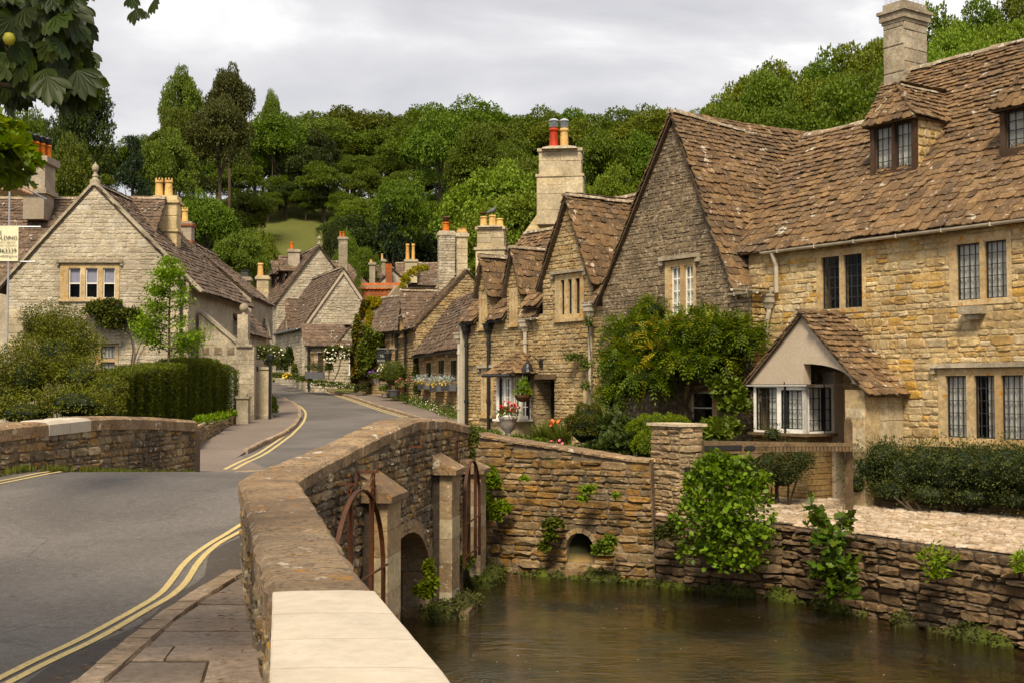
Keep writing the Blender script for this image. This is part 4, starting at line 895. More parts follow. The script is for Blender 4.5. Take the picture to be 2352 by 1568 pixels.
# pier
PX = V3(.897, .441, 0); PA = V3(-.441, .897, 0); pcn = PT(1560, 890, 20.35); pier = empty('gate_pier', (pcn.x, pcn.y + .4, ZC), 'square stone gate pier with flat cap stone between stream wall and wooden barrier', 'pier')
mb = MB(); p1 = Pl((pcn.x, pcn.y, 0), PX); p2 = Pl(Vector((pcn.x, pcn.y, 0)) + PA * .86, -PA); mb.box(p1, 0, .46, -.75, 1.0, -.86, 0); pw_ = mb.build('wall', 'mortar', pier); pc = Pieces('stone', 'stone', 'stone_pier')
for p_, L in ((p1, .46), (p2, .86)): fill_stones(pc, p_, [rect(-.0, -.75, L, 1.0)], (.08, .14), (.18, .34), (.015, .05), .012)
pc.finish(pw_); m = MB(); m.box(p1, -.06, .52, 1.003, 1.05, -.92, .06); m.build('cap_stone', 'ashlar', pier)
m = MB(); m.tube([p1.P(.12, .25, .06), p1.P(.12, -.55, .06)], .012, 6); m.box(p1, .08, .16, .22, .33, .02, .08); m.build('iron_latch', 'black_iron', pier)
# ================================================================ NEAR PAVEMENT
KN = [(-1.75, -3), (-2.0, 0), (-2.25, 3.5)] + [tuple(HZ(u, v, .06)[:2]) for u, v in ((205, 1568), (290, 1495), (370, 1428), (430, 1388), (490, 1350), (548, 1318))]
def kx(y): return float(np.interp(y, [p[1] for p in KN], [p[0] for p in KN]))
def wx(y): return float(np.interp(y, [s[0][1] for s in ST], [s[0][0] for s in ST])) - .0
yend = KN[-1][1]
fp = MB(); ps = [(kx(y) + .06, y) for y in np.linspace(-3, yend, 16)]; ps2 = [(wx(y) + .05, y) for y in np.linspace(yend, -2.4, 16)]
fp.add([(x, y, .056) for x, y in ps + ps2], [list(range(32))]); fpo = tag(fp.build('footpath', 'earth'), kind='structure')
y = -.5
while y < yend - .1:
    d = R.uniform(.38, .62); y2 = min(y + d, yend); xa, xb = kx(y) + .085, wx(y) + .02; xc, xd = kx(y2) + .085, wx(y2) + .02
    ncut = [] if xb - xa < .7 else sorted(R.uniform(.25, .75) for _ in range(1 if xb - xa < 1.5 else 2)); fr = [0] + [f for f in ncut] + [1]
    if len(fr) == 4 and fr[2] - fr[1] < .2: fr = [0, .36, .68, 1]
    for a, b in zip(fr, fr[1:]):
        g = .008; z = .068 + R.uniform(-.006, .006); m = MB(); gy = .016; q = [(xa + (xb - xa) * a + g, y + gy), (xa + (xb - xa) * b - g, y + gy), (xc + (xd - xc) * b - g, y2 - gy), (xc + (xd - xc) * a + g, y2 - gy)]
        cx = sum(p[0] for p in q) / 4; cy = sum(p[1] for p in q) / 4; t = R.uniform(-.004, .004)
        vs = [(px, py, .02) for px, py in q] + [(px, py, z - .008) for px, py in q] + [(cx + (px - cx) * .985, cy + (py - cy) * .975, z + t * (1 if i < 2 else -1)) for i, (px, py) in enumerate(q)]
        m.add(vs, [(0, 1, 5, 4), (1, 2, 6, 5), (2, 3, 7, 6), (3, 0, 4, 7), (4, 5, 9, 8), (5, 6, 10, 9), (6, 7, 11, 10), (7, 4, 8, 11), (8, 9, 10, 11)]); m.build('flagstone', 'flagstone', fpo)
    y = y2
kerb(KN, fpo, .08, .17, L=(.35, .6))
_l2 = [(p[1], p[0]) for p in l2]
gs = []
for y in np.linspace(4.5, 13.0, 26):
    xa = float(np.interp(y, [q[0] for q in _l2], [q[1] for q in _l2])) + .07 + .05 * math.sin(y * 3.1); xb = kx(y) - .05 if y < yend else wx(y) - .02; gs.append(((min(xa, xb - .02), y), (xb, y)))
strip('gutter_dirt', gs, 'gutter_grime', .003, 5, .2)
# ================================================================ HOUSES
def pxpoly(pl, pts): return [pl.at(u, v) for u, v in pts]
NW = -WN                                                              # away from the camera, square to the terrace front
angW = math.atan2(WX.y, WX.x)
def lead(pl, u0, v0, u1, v1): return pxrect(pl, u0, v0, u1, v1)
# ---- right-hand cottage
H1 = House('stone_cottage', W.P(2, ZC), 'large golden rubble cottage at right with two roof dormers and a plastered bay porch', 'house', 'stone_gold', 'roof_tile', 'mortar_gold')
s0 = W.at(1722, 890)[0]; s1 = 5.2; EH = 4.50
wins = []
def H1win(outer, lights, **k): wins.append(window(H1, W, outer, lights, **k))
o = pxrect(W, 1876, 572, 1991, 719); L = [pxrect(W, 1891, 588, 1927, 709), pxrect(W, 1942, 581, 1979, 709)]
H1win(o, [(l[0] - .03, o[1] + .09, l[2] + .03, o[3] - .13) for l in L], bar='lead_bar', grid=(3, 5), curtain=None, sill=False, proud=.02)
o = pxrect(W, 2180, 537, 2326, 700); L = [pxrect(W, 2201, 553, 2249, 690), pxrect(W, 2266, 546, 2311, 687)]
H1win(o, [(l[0] - .03, o[1] + .10, l[2] + .03, o[3] - .15) for l in L], grid=(4, 5), curtain='full', sill=False, proud=.02)
a0 = W.at(2157, 935)[0]; la = [W.at(u, 935)[0] for u in (2175, 2222, 2240, 2287, 2302)]; lw_ = la[1] - la[0]; hb, ht = W.at(2200, 1004)[1], W.at(2200, 862)[1]
Ls = [(la[0], hb, la[1], ht), (la[2], hb, la[3], ht), (la[4], hb, la[4] + lw_, ht), (la[4] + lw_ * 1.35, hb, la[4] + lw_ * 2.35, ht)]
H1win((a0, hb - .08, Ls[3][2] + .15, ht + .12), Ls, grid=(4, 5), curtain=['full', 'right', 'full', 'left'], hood='ashlar_grey', proud=.03, label='wide mullioned ground-floor window under a stone hood')
porch_hole = rect(W.at(1800, 935)[0], ZC - .1, W.at(1925, 935)[0], 1.9)
H1.face(W, [rect(s0, -.75, s1, EH)] + wins, course=(.08, .19), wid=(.12, .40), pth=(.004, .028), gap=.011)
H1.box_wall(Pl(W.P(s1, 0, -.4), NW), [rect(0, -.75, 6.6, EH)], .3); H1.box_wall(W.off(-7.0), [rect(s0, -.75, s1, EH)], .3)
PI1 = math.radians(48.5)
RP = Pl(W.P(0, EH - .02, .16), WX, NW * math.cos(PI1) + V3(0, 0, math.sin(PI1)))
rp = [RP.at(u, v) for u, v in ((1990, 283), (2060, 183), (2130, 152), (2352, 97))]; tl = rp[0][1]; th_ = rp[3][1]
th_ = (rp[2][1] + rp[3][1]) / 2
sA = RP.at(1700, 600)[0] - .6; sB = RP.at(1990, 283)[0]; sC = RP.at(2040, 178)[0]
H1.slope(RP, [[(sA, 0), (s1 + .2, 0), (s1 + .2, th_), (sC, th_), (sB, tl), (sA, tl)]], ex=(.19, .105), wid=(.16, .38), wave=.025)
ridge_run(H1.ri, RP.P(sC, th_ + .03), RP.P(s1 + .2, th_ + .03)); ridge_run(H1.ri, RP.P(sA, tl + .03), RP.P(sB, tl + .03))
for (ta, a_, b_) in ((th_, sC, s1 + .2), (tl, sA, sB)):               # rear slopes
    bk = Pl(RP.P(b_, ta), -WX, NW * -1 * math.cos(PI1) * -1 + V3(0, 0, -math.sin(PI1)))
    bp = Pl(RP.P(b_, ta, -.02) + NW * (ta * math.cos(PI1)) - V3(0, 0, ta * math.sin(PI1)), -WX, -NW * math.cos(PI1) + V3(0, 0, math.sin(PI1))); H1.slope(bp, [rect(0, 0, b_ - a_, ta)], False)
gutter(H1, W, W.at(1764, 575)[0], s1, EH - .04, .20, 'cream_pipe', .02); pipe(H1, W, W.at(1768, 800)[0], 1.2, 3.55, 'cream_pipe', True, .05, .1, jog=.08)
m = MB(); a_ = W.at(1784, 600)[0]; m.tube([W.P(a_ + .05, EH - .08, .2), W.P(a_ + .08, EH - .35, .1), W.P(a_ + .08, 3.6, .1)], .045, 10); m.build('downpipe', 'cream_pipe', H1.root)
m = MB(); a0_, z0_ = W.at(2218, 724); a1_, z1_ = W.at(2266, 702); m.box(W, a0_, a1_, z0_, z0_ + .14, 0, .22); m.box(W, a0_ + .08, a1_ - .08, z0_ - .09, z0_ - .003, 0, .16); m.build('corbel', 'ashlar_grey', H1.root)
# chimney
q = PT(2079, 150, 27.0); q = W.P(W.at(2079, 500)[0], 0); rb = EH + .3
cy_ = RP.P(RP.at(2062, 190)[0] - .05, th_ + .15)
kz = cy_.y / FOC
def czs(v, y): return PT(2079, v, y).z
yy = cy_.y + .2
st = [(czs(235, yy), czs(67, yy), 0), (czs(67, yy), czs(60, yy), .03), (czs(60, yy), czs(44, yy), .07), (czs(44, yy), czs(37, yy), .11), (czs(37, yy), czs(20, yy), .01)]
chm = chimney(H1, (cy_.x, cy_.y, 0), angW, .54, .78, st, 'ashlar_grey', ('block', (.38, .62), (.4, .8)), label='tall square ashlar chimney with moulded cap and wire cage')
m = MB(); pl = Pl((cy_.x, cy_.y, 0), WX); zt = czs(20, yy)
for sx in (-.24, -.08, .08, .24):
    for sy in (-.36, -.18, 0, .18, .36): m.tube([pl.P(sx, zt, sy), pl.P(sx, zt + .17, sy)], .004, 3)
for z in (.06, .12, .17):
    for sx in (-.24, .24): m.tube([pl.P(sx, zt + z, -.36), pl.P(sx, zt + z, .36)], .004, 3)
    for sy in (-.36, .36): m.tube([pl.P(-.24, zt + z, sy), pl.P(.24, zt + z, sy)], .004, 3)
m.build('wire_cage', 'steel_tube', chm)
# roof dormers
def dormer(u0, v0, u1, v1, lu):
    s_, t_ = RP.at((u0 + u1) / 2, v1); base = RP.P(s_, t_); setb = (base - W.O).dot(NW); D = W.off(-setb + .0); z0 = base.z
    a0, a1 = D.at(u0, v1)[0], D.at(u1, v1)[0]; zt = D.at((u0 + u1) / 2, v0)[1]; ww_ = a1 - a0
    lights = [(a0 + .10 + .0, z0 + .10, a0 + ww_ * .48, zt - .04), (a0 + ww_ * .54, z0 + .10, a1 - .10, zt - .04)]
    window(H1, D, (a0, z0, a1, zt + .03), lights, sur='wood_dark', bar='lead_bar', grid=(4 if 0 else 3, 4), curtain='full', proud=.03, sill=True, depth=.09, name='dormer', label='hipped roof dormer with dark timber frame and leaded casements')
    # cheeks with hung stones
    for sg in (0, 1):
        cp = Pl(D.P((a0, a1)[sg], 0, -.05), NW if sg else -NW); k = 1 if sg else -1
        hgt = zt - z0; dp = hgt / math.tan(PI1) + .1
        pts = [(0, z0), (0, zt), (k * dp, zt)] if sg else [(0, z0), (-dp, zt), (0, zt)]
        slab(H1.wall, cp, [pts if sg else pts], -.1, 0)
        if sg: fill_stones(DS, cp, [pts], (.15, .2), (.14, .24), (.02, .03), .012)
    # hipped roof
    hw = ww_ / 2 + .09; zm = zt + .0; ap = W.at(0, 0) and None; rh = hw * math.tan(math.radians(50)); ov = .16; c_ = (a0 + a1) / 2
    ph = math.radians(56); hipd = hw * .55
    rd = (rh + .9) / math.tan(PI1)
    for sg in (-1, 1):
        run = D.ux * (-sg * hw) + V3(0, 0, rh)
        if sg > 0: sp = Pl(D.P(c_ + hw, zm, ov), NW, run); LL = run.length; H1.slope(sp, [[(0, -.02), (2.6, -.02), (2.6, LL), (hipd, LL)]], ex=(.16, .11), wid=(.14, .28), pth=(.018, .03))
        else: sp = Pl(D.P(c_ - hw, zm, ov - 2.6), -NW, run); LL = run.length; H1.slope(sp, [[(0, -.02), (2.6, -.02), (2.6 - hipd, LL), (0, LL)]], ex=(.16, .11), wid=(.14, .28), pth=(.018, .03))
    run = NW * hipd + V3(0, 0, rh); fp_ = Pl(D.P(c_ - hw, zm, ov), D.ux, run); H1.slope(fp_, [[(0, -.02), (2 * hw, -.02), (hw, run.length)]], ex=(.16, .11), wid=(.14, .28), pth=(.018, .03))
    top = D.P(c_, zm + rh + .03, ov - hipd)
    ridge_run(H1.ri, top, top + NW * 1.15, .15, .3)
    for sg in (-1, 1): ridge_run(H1.ri, D.P(c_ + sg * hw, zm + .04, ov), top, .09, .3)
DS = Pieces('hung_stone', 'stone', 'stone_gold', 60)
dormer(2001, 281, 2106, 405, 0)
s_a = RP.at(2296, 352)[0] - RP.at(2001, 405)[0]
u2 = 2296; 
def px_of(p): q = proj(p); return q[0], q[1]
s_, t_ = RP.at(2053, 405); b2 = RP.P(RP.at(2001, 405)[0] + (RP.at(2106, 405)[0] - RP.at(2001, 405)[0]), t_); wD = RP.at(2106, 405)[0] - RP.at(2001, 405)[0]
c2 = RP.at(2299, 371); pL = proj(RP.P(c2[0], c2[1])); pR = proj(RP.P(c2[0] + wD, c2[1])); dormer(pL[0], pL[1] - 131, pR[0], pR[1], 0) if True else None
# porch with bay
PD = 1.10; P = W.off(PD); pa0, pa1 = P.at(1719, 900)[0], P.at(1985, 900)[0]; pap = P.at(1843, 722); pe = P.at(1722, 876)[1]; pm = P.at(1856, 880)[0]
pe2 = P.at(1978, 888)[1]
archp = [(pm + .02, pe - .3)] ; c1 = P.at(1945, 872)[0]
ar = P.at(1845, 835); x0_ = P.at(1846, 870)[0]; x1_ = P.at(1958, 890)[0]
arch = [(x0_, pe - .05)] + [(x0_, ar[1])] + [(x0_ + (x1_ - x0_) * math.sin(t * math.pi / 16) ** 1.0, pe - .05 + (ar[1] - pe + .05) * math.cos(t * math.pi / 16)) for t in range(1, 9)]
m = MB(); slab(m, P, [[(pa0, pe), (pa1 + .0, pe), (pap[0], pap[1])], ], -.16, 0) if False else None
gp = [(pa0, pe - .05), (pa1, pe - .05), (pa1, pe2), (pap[0], pap[1] - .04), (pa0, pe)]
slab(m, P, [gp, arch], -.2, 0); ph_ = m.build('porch_gable', 'porch_plaster', H1.root)
# roof of the porch
for (E, sg) in (((pa0, pe - .02), -1), ((pa1 + .02, pe2 - .02), 1)):
    run = P.ux * (pap[0] - E[0]) + V3(0, 0, pap[1] - E[1])
    sp = Pl(P.P(E[0], E[1] + .02, .07), NW, run) if sg > 0 else Pl(P.P(E[0], E[1] + .02, .07 - 1.17), -NW, run)
    H1.slope(sp, [rect(0, -.22, 1.17, run.length)], ex=(.18, .11), wid=(.14, .30), pth=(.02, .03))
ridge_run(H1.ri, P.P(pap[0], pap[1] + .05, .08), P.P(pap[0], pap[1] + .05, -PD), .16, .35)
# stone side wall of the porch, and low walls under the bay
SW = Pl(P.P(pa1 - .02, 0), NW); H1.box_wall(SW, [rect(0, -.75, PD, pe2 - .05)], .42); fill_stones(H1.bl, SW, [rect(0, -.75, PD, pe2 - .05)], (.24, .38), (.35, .7), (.008, .012), .008, wob=0, base=-.004)
SF = P; H1.box_wall(SF.off(-.01), [rect(pa1 - .42, -.75, pa1, pe2 - .05)], .42); fill_stones(H1.bl, SF.off(-.01), [rect(pa1 - .42, -.75, pa1, pe2 - .05)], (.24, .38), (.3, .42), (.008, .012), .008, wob=0, base=-.004)
by0 = P.at(1790, 993)[1]; B0 = P.off(-.03); ba0, ba1 = B0.at(1731, 940)[0], B0.at(1851, 940)[0]; rd_ = .80
bm_ = MB(); bst2 = Pieces('brick', 'block', 'brick_yellow', 120)
ib = B0.off(-.12); slab(bm_, ib, [rect(ba0 + .1, -.75, ba1 - .1, by0 - .06)], -.3, 0); fill_stones(bst2, ib, [rect(ba0 + .1, -.75, ba1 - .1, by0 - .06)], (.09, .12), (.18, .3), (.012, .02), .012)
rt = Pl(ib.P(ba1 - .1, 0), NW); slab(bm_, rt, [rect(0, -.75, rd_ - .0, by0 - .06)], -.3, 0); fill_stones(bst2, rt, [rect(0, -.75, rd_, by0 - .06)], (.09, .12), (.18, .3), (.012, .02), .012)
bw = bm_.build('bay_base', 'mortar_gold', H1.root); bst2.finish(bw)
zt_ = pe - .06; mid_ = (ba0 + ba1) / 2 - .02
lts = [(ba0 + .07, by0 + .04, mid_ - .04, zt_ - .05), (mid_ + .07, by0 + .08, ba1 - .09, zt_ - .10)]
window(H1, B0, (ba0, by0, ba1, zt_), lts, sur='white_paint', bar='lead_bar', grid=(4, 4), curtain=['right', 'full'], sill=False, depth=.04, proud=.0, rim=.018, name='bay_window', label='white timber bay window with leaded lights and pale curtains')
Rt = Pl(B0.P(ba1, 0), NW); window(H1, Rt, (.0, by0, rd_, zt_), [(.06, by0 + .04, rd_ - .08, zt_ - .05)], sur='white_paint', bar='lead_bar', grid=(4, 4), curtain='full', sill=False, depth=.04, proud=.0, name='bay_window')
m = MB(); m.box(B0, ba0 - .08, ba1 + .08, by0 - .055, by0 - .003, -.05, .09); m.box(Rt, -.0, rd_, by0 - .055, by0 - .003, -.05, .085); m.box(P, pa0 - .02, pa1 - .45, pe - .055, pe - .052 + .0, -.25, .06); m.build('bay_sill', 'wood_weathered', H1.root)
m = MB(); m.box(P, pa0 - .03, pm, pe - .085, pe - .052, -.2, .05); m.build('fascia_board', 'white_paint', H1.root)
H1.box_wall(Pl(B0.P(ba0, 0, -rd_ - .2), -NW), [rect(-0, by0, rd_, zt_)], .05)
pp_ = Pl(Rt.P(rd_ + .02, 0, 0), NW); m = MB(); m.box(pp_, 0, .25, -.5, zt_ + .25, -.3, .0); m.build('porch_jamb', 'porch_plaster', H1.root)
H1.finish(); DS.finish(H1.wallo)

# ---- grey gabled house
G = W.off(.50); H2 = House('gabled_house', G.P(-6.5, ZC), 'tall steep gabled house of dark weathered grey rubble with white sash window', 'house', 'stone_grey', 'roof_tile', 'mortar_grey')
aR = G.at(1728, 900)[0]; aL = G.at(1384, 700)[0]; Lh = G.at(1390, 676)[1]; Rh = G.at(1692, 657); A = G.at(1550, 262)
# narrow front to the corner of the main cottage
o = pxrect(G, 1529, 598, 1600, 728); lt = [pxrect(G, 1542, 608, 1565, 722), pxrect(G, 1573, 604, 1594, 719)]
g1 = window(H2, G, o, [(l[0], o[1] + .04, l[2], o[3] - .13) for l in lt], sur='dressing', bar='white_paint', grid=(2, 4), curtain='full', hood='ashlar_grey', rim=.035, barw=.012, proud=.03)
o2 = pxrect(G, 1575, 885, 1650, 985); g2 = window(H2, G, o2, [(o2[0] + .15, o2[1] + .1, o2[2] - .15, o2[3] - .12)], sur='dressing', bar='white_paint', grid=(1, 2), rim=.05, barw=.015)
poly = [(aL, -.75), (aR, -.75), (aR, Rh[1] - .0), Rh, A, (aL, Lh)]
H2.face(G, [poly, g1, g2], course=(.06, .13), wid=(.10, .28), pth=(.004, .022), gap=.006)
rt = Pl(G.P(aR, 0), NW); H2.box_wall(rt, [rect(0.0, -.75, .5, Rh[1])], .3); fill_stones(H2.st, rt, [rect(0, -.75, .5, Rh[1])], (.10, .2), (.16, .3), (.02, .05), .015, mat='stone_gold')
DL = 6.4; zA = A[1]
for (E, sg) in (((aL, Lh), -1), (Rh, 1)):
    run = G.ux * (A[0] - E[0]) + V3(0, 0, zA - E[1])
    sp = Pl(G.P(E[0], E[1], .12), NW, run) if sg > 0 else Pl(G.P(E[0], E[1], -DL), -NW, run)
    H2.slope(sp, [rect(0, -.3, DL + .12 if sg < 0 else 5.6, run.length)], ex=(.19, .10), wid=(.15, .34), wave=.03)
ridge_run(H2.ri, G.P(A[0], zA + .06, .14), G.P(A[0], zA - .18, -2.5)); ridge_run(H2.ri, G.P(A[0], zA - .18, -2.5), G.P(A[0], zA - .12, -5.6))
H2.box_wall(G.off(-6.6), [poly[:]], .3); H2.box_wall(Pl(G.P(aL, 0, -6.2), -NW), [rect(0, -.75, 6, Lh)], .3)
a_ = G.at(1690, 672)[0]; gutter(H2, Pl(G.P(aR + .02, 0, -.1), NW), -.8, .6, Rh[1] - .12, .12, 'cream_pipe')
gutter(H2, G, aR - .55, aR + .25, Rh[1] - .16, .10, 'cream_pipe')
H2.finish()

# ---- middle terrace: gable with three-light window
M = W; H3 = House('terrace_cottage', W.P(-10.3, 0), 'terraced cottage with steep gable over a three-light leaded window and a dark doorway', 'house', 'stone_gold_b', 'roof_tile', 'mortar')
sL, sR = M.at(1224, 900)[0], aL + .05; A3 = M.at(1308, 452); L3 = M.at(1247, 648); R3 = M.at(1362, 632); eh = M.at(1378, 690)[1]; ehl = M.at(1235, 722)[1]
o = pxrect(M, 1277, 628, 1336, 733); ll = [M.at(u, 680)[0] for u in (1290, 1298.5, 1306.5, 1315.5, 1323.5, 1334)]
lz0, lz1 = M.at(1310, 722)[1], M.at(1310, 642)[1]
w3 = window(H3, M, (o[0], lz0 - .1, o[2] + .12, lz1 + .14), [(ll[0], lz0, ll[1], lz1), (ll[2], lz0, ll[3], lz1), (ll[4], lz0, ll[5], lz1)], grid=(2, 5), curtain=['full', None, None], hood='ashlar_grey', label='three-light stone mullioned window in the gable')
dh = M.at(1257, 871)[1]; db = M.at(1257, 968)[1] - .3; dr = rect(M.at(1231, 900)[0], db, M.at(1274, 900)[0], dh)
wn_ = pxrect(M, 1342, 868, 1368, 960); w4 = window(H3, M, wn_, [(wn_[0] + .12, wn_[1] + .1, wn_[2] - .12, wn_[3] - .12)], grid=(2, 4))
poly = [(sL, -.6), (sR, -.6), (sR, eh), (R3[0], eh), R3, A3, L3, (L3[0], ehl), (sL, ehl)]
H3.face(M, [poly, w3, dr, w4], course=(.07, .15), wid=(.12, .32), pth=(.02, .05), gap=.012, th_=0) if False else None
H3.box_wall(M, [poly, w3, dr, w4], .5); fill_stones(H3.st, M, [poly, w3, dr, w4], (.07, .15), (.12, .32), (.008, .034), .010)
m = MB(); m.box(M, dr[0][0] - .12, dr[1][0] + .12, dh + .01, dh + .14, -.3, .10); m.build('door_lintel', 'wood_weathered', H3.root)
m = MB(); m.box(M, dr[0][0] - .1, dr[1][0] + .1, db, dh, -.62, -.52)
for k in range(4): x = dr[0][0] + .06 + k * .22; m.box(M, x, x + .2, db + .05, dh - .03, -.515, -.50)
m.build('door', 'sign_black', H3.root)
lb_ = Pl(M.P(dr[0][0], 0, -.5), NW * -1); fj = Pieces('stone', 'stone', 'stone_gold_b', 40); rv = Pl(M.P(dr[0][0] - .003, 0, 0), NW); fill_stones(fj, rv, [rect(0.02, db, .48, dh)], (.1, .16), (.18, .3), (.01, .03), .012); 
DG = 4.4
def gslopes(h, pl, L, A, Rr, dep, over=.15, **k):
    for (E, sg) in ((L, -1), (Rr, 1)):
        run = pl.ux * (A[0] - E[0]) + V3(0, 0, A[1] - E[1]); sp = Pl(pl.P(E[0], E[1], over), NW, run) if sg > 0 else Pl(pl.P(E[0], E[1], -dep), -NW, run)
        h.slope(sp, [rect(0, -.28, dep + over, run.length)], **k)
    ridge_run(h.ri, pl.P(A[0], A[1] + .05, over + .04), pl.P(A[0], A[1] + .05, -dep), .22, .4)
gslopes(H3, M, L3, A3, R3, DG, ex=(.24, .13), wid=(.2, .38))
ck = Pl(M.P(R3[0], 0, 0), NW); H3.box_wall(ck, [[(0, eh), (R3[1] - eh + .2, R3[1]), (0, R3[1])]], .3)
# main roof over the terrace, with gaps at the gables
PI3 = math.radians(50)
def main_slope(h, e, sa_, sb_, tlen, cutouts, z_, mat=None, tiles=True):
    rp_ = Pl(W.P(0, z_, .14), WX, NW * math.cos(PI3) + V3(0, 0, math.sin(PI3))); h.slope(rp_, [rect(sa_, -.05, sb_, tlen)] + [rect(c0, -.05, c1, c2) for c0, c1, c2 in cutouts], ex=(.22, .13), wid=(.18, .36)); return rp_
rp3 = main_slope(H3, 0, sL - .3, sR + 1.5, 3.9, [(L3[0] - .03, R3[0] + .03, 1.2)], eh)
zr3 = rp3.P(0, 3.9).z
ridge_run(H3.ri, rp3.P(sL - .3, 3.93), rp3.P(sR + 2.5, 3.93)); bp = Pl(rp3.P(sR + 1.5, 3.9) + NW * 2.5 - V3(0, 0, 3), -WX, -NW * math.cos(PI3) + V3(0, 0, math.sin(PI3))); H3.slope(bp, [rect(0, 0, sR + 1.5 - sL + .3, 3.9)], False)
gutter(H3, M, M.at(1350, 690)[0], sR + .02, eh - .03, .16, 'cream_pipe'); pipe(H3, M, M.at(1363, 800)[0], -.5, eh - .12, 'cream_pipe', True, .055, .1)
H3.finish(); fj.finish(H3.wallo)
cz = lambda u, v, y: PT(u, v, y).z
# big chimney rising behind the gable
q = rp3.P(rp3.at(1290, 480)[0], 0); dC = 37.2
bc = PT(1288, 400, dC); cs = [(cz(1288, 520, dC), cz(1288, 411, dC), .03), (cz(1288, 411, dC), cz(1288, 405, dC), .07), (cz(1288, 405, dC), cz(1288, 353, dC), -.03), (cz(1288, 353, dC), cz(1288, 346, dC), .02)]
chb = chimney(H3, (bc.x, bc.y, 0), -.12, 1.34, .75, cs, 'ashlar', ('block', (.38, .55), (.55, 1.0)), label='big pale ashlar chimney with red and cream pots')
RG = Pl((0, 37.9, 0), (1, 0, 0)); m = MB(); m.prism(RG, [RG.at(u, v) for u, v in ((1186, 560), (1262, 560), (1322, 480), (1300, 438), (1250, 470), (1232, 495))], -.3, 0); rgw = m.build('rendered_gable', 'ashlar_cream', H3.root)
zt = cz(1288, 346, dC); m = MB(); m.lathe((bc.x, bc.y, zt - .04), [(.55, 0), (.5, .06), (.3, .13)], sq=True, ang=-.12); m.build('flaunching', 'ashlar_grey', chb)
p1_ = PT(1272, 340, dC); p2_ = PT(1296, 340, dC); pot(chb, (p1_.x, p1_.y, zt + .02), .145, .66, 'pot_red', cowl='lead_sheet'); pot(chb, (p2_.x, p2_.y, zt + .02), .135, .66, 'pot_cream', cowl='lead_sheet')

# ---- left part of the terrace: two narrow gabled dormers, white bay shop window
H4 = House('terrace_cottage', W.P(-13.3, 0), 'terraced cottage with two narrow gabled dormers and a white shop bay window', 'house', 'stone_gold_b', 'roof_tile', 'mortar')
sL4 = M.at(1071, 900)[0]; sR4 = sL - .02
A4 = M.at(1183, 572); L4_ = M.at(1161, 662); R4_ = M.at(1197, 690); A5 = M.at(1113, 592); L5_ = M.at(1096, 665); R5_ = M.at(1123, 700)
R4_ = (R4_[0], L4_[1]) ; R5_ = (R5_[0], L5_[1])
def midg(L, A, Rr): hw = (Rr[0] - L[0]) / 2; return (A[0] - hw, L[1]), A, (A[0] + hw, L[1])
L4_, A4, R4_ = midg(L4_, A4, R4_); L5_, A5, R5_ = midg(L5_, A5, R5_)
e4 = M.at(1210, 722)[1]; e5 = M.at(1135, 738)[1]; e6 = M.at(1085, 748)[1]; e4 = e5 = e6 = (e4 + e5 + e6) / 3
def nwin(u0, v0, u1, v1, n, **k):
    o = pxrect(M, u0, v0, u1, v1); w_ = o[2] - o[0]; b = .11; g = .09; lw = (w_ - 2 * b - (n - 1) * g) / n
    return window(H4, M, o, [(o[0] + b + i * (lw + g), o[1] + .09, o[0] + b + i * (lw + g) + lw, o[3] - .12) for i in range(n)], **k)
wa = nwin(1172, 662, 1191, 744, 2, grid=(1, 3)); wb = nwin(1103, 678, 1121, 752, 2, grid=(1, 3)); wc = nwin(1107, 846, 1134, 952, 3, grid=(1, 4), hood='ashlar_grey')
bh = pxrect(M, 1142, 862, 1176, 966)
bay_open = rect(bh[0] + .1, bh[1], bh[2] + .5, bh[3])
poly = [(sL4, -.6), (sR4, -.6), (sR4, e4), (R4_[0], e4), R4_, A4, L4_, (L4_[0], e4), (R5_[0], e4), R5_, A5, L5_, (L5_[0], e4), (sL4, e4)]
H4.box_wall(M, [poly, wa, wb, wc], .4); fill_stones(H4.st, M, [poly, wa, wb, wc], (.07, .14), (.12, .30), (.008, .034), .010)
gslopes(H4, M, L4_, A4, R4_, 3.6, ex=(.20, .14), wid=(.18, .34)); gslopes(H4, M, L5_, A5, R5_, 3.6, ex=(.20, .14), wid=(.18, .34))
rp4 = main_slope(H4, 0, sL4 - .1, sR4 + .3, 3.55, [(L4_[0] - .02, R4_[0] + .02, 1.2), (L5_[0] - .02, R5_[0] + .02, 1.2)], e4 + .02)
ridge_run(H4.ri, rp4.P(sL4 - .1, 3.58), rp4.P(sR4 + .3, 3.58)); bp = Pl(rp4.P(sR4 + .3, 3.55) + NW * 2.28 - V3(0, 0, 2.72), -WX, -NW * math.cos(PI3) + V3(0, 0, math.sin(PI3))); H4.slope(bp, [rect(0, 0, sR4 + .3 - sL4 + .1, 3.55)], False)
# far end gable of the terrace
ge = Pl(W.P(sL4, 0, -4.8), -NW); H4.box_wall(ge, [[(0, -.6), (4.8, -.6), (4.8, e4), (2.4, e4 + 2.75), (0, e4)]], .35)
gutter(H4, M, R4_[0] + .05, sR4 + .45, e4 - .02, .17, 'cream_pipe', -.0); gutter(H4, M, R5_[0] + .03, L4_[0] - .03, e4 - .02, .16, 'black_iron'); gutter(H4, M, sL4 - .1, L5_[0] - .03, e4 - .02, .16, 'black_iron')
for u, mt in ((1078, 'black_iron'), (1129, 'black_iron'), (1213, 'cream_pipe')): pipe(H4, M, M.at(u, 850)[0], -.4, e4 - .1, mt, True, .05, .1)
m = MB(); a_ = M.at(1067, 850)[0]; m.box(M, a_ - .05, a_ + .05, -.6, e4 - .1, -.1, .12); m.build('corner_board', 'cream_pipe', H4.root); pipe(H4, M, a_ - .22, -.4, e4 - .3, 'cream_pipe', True, .05, .05)
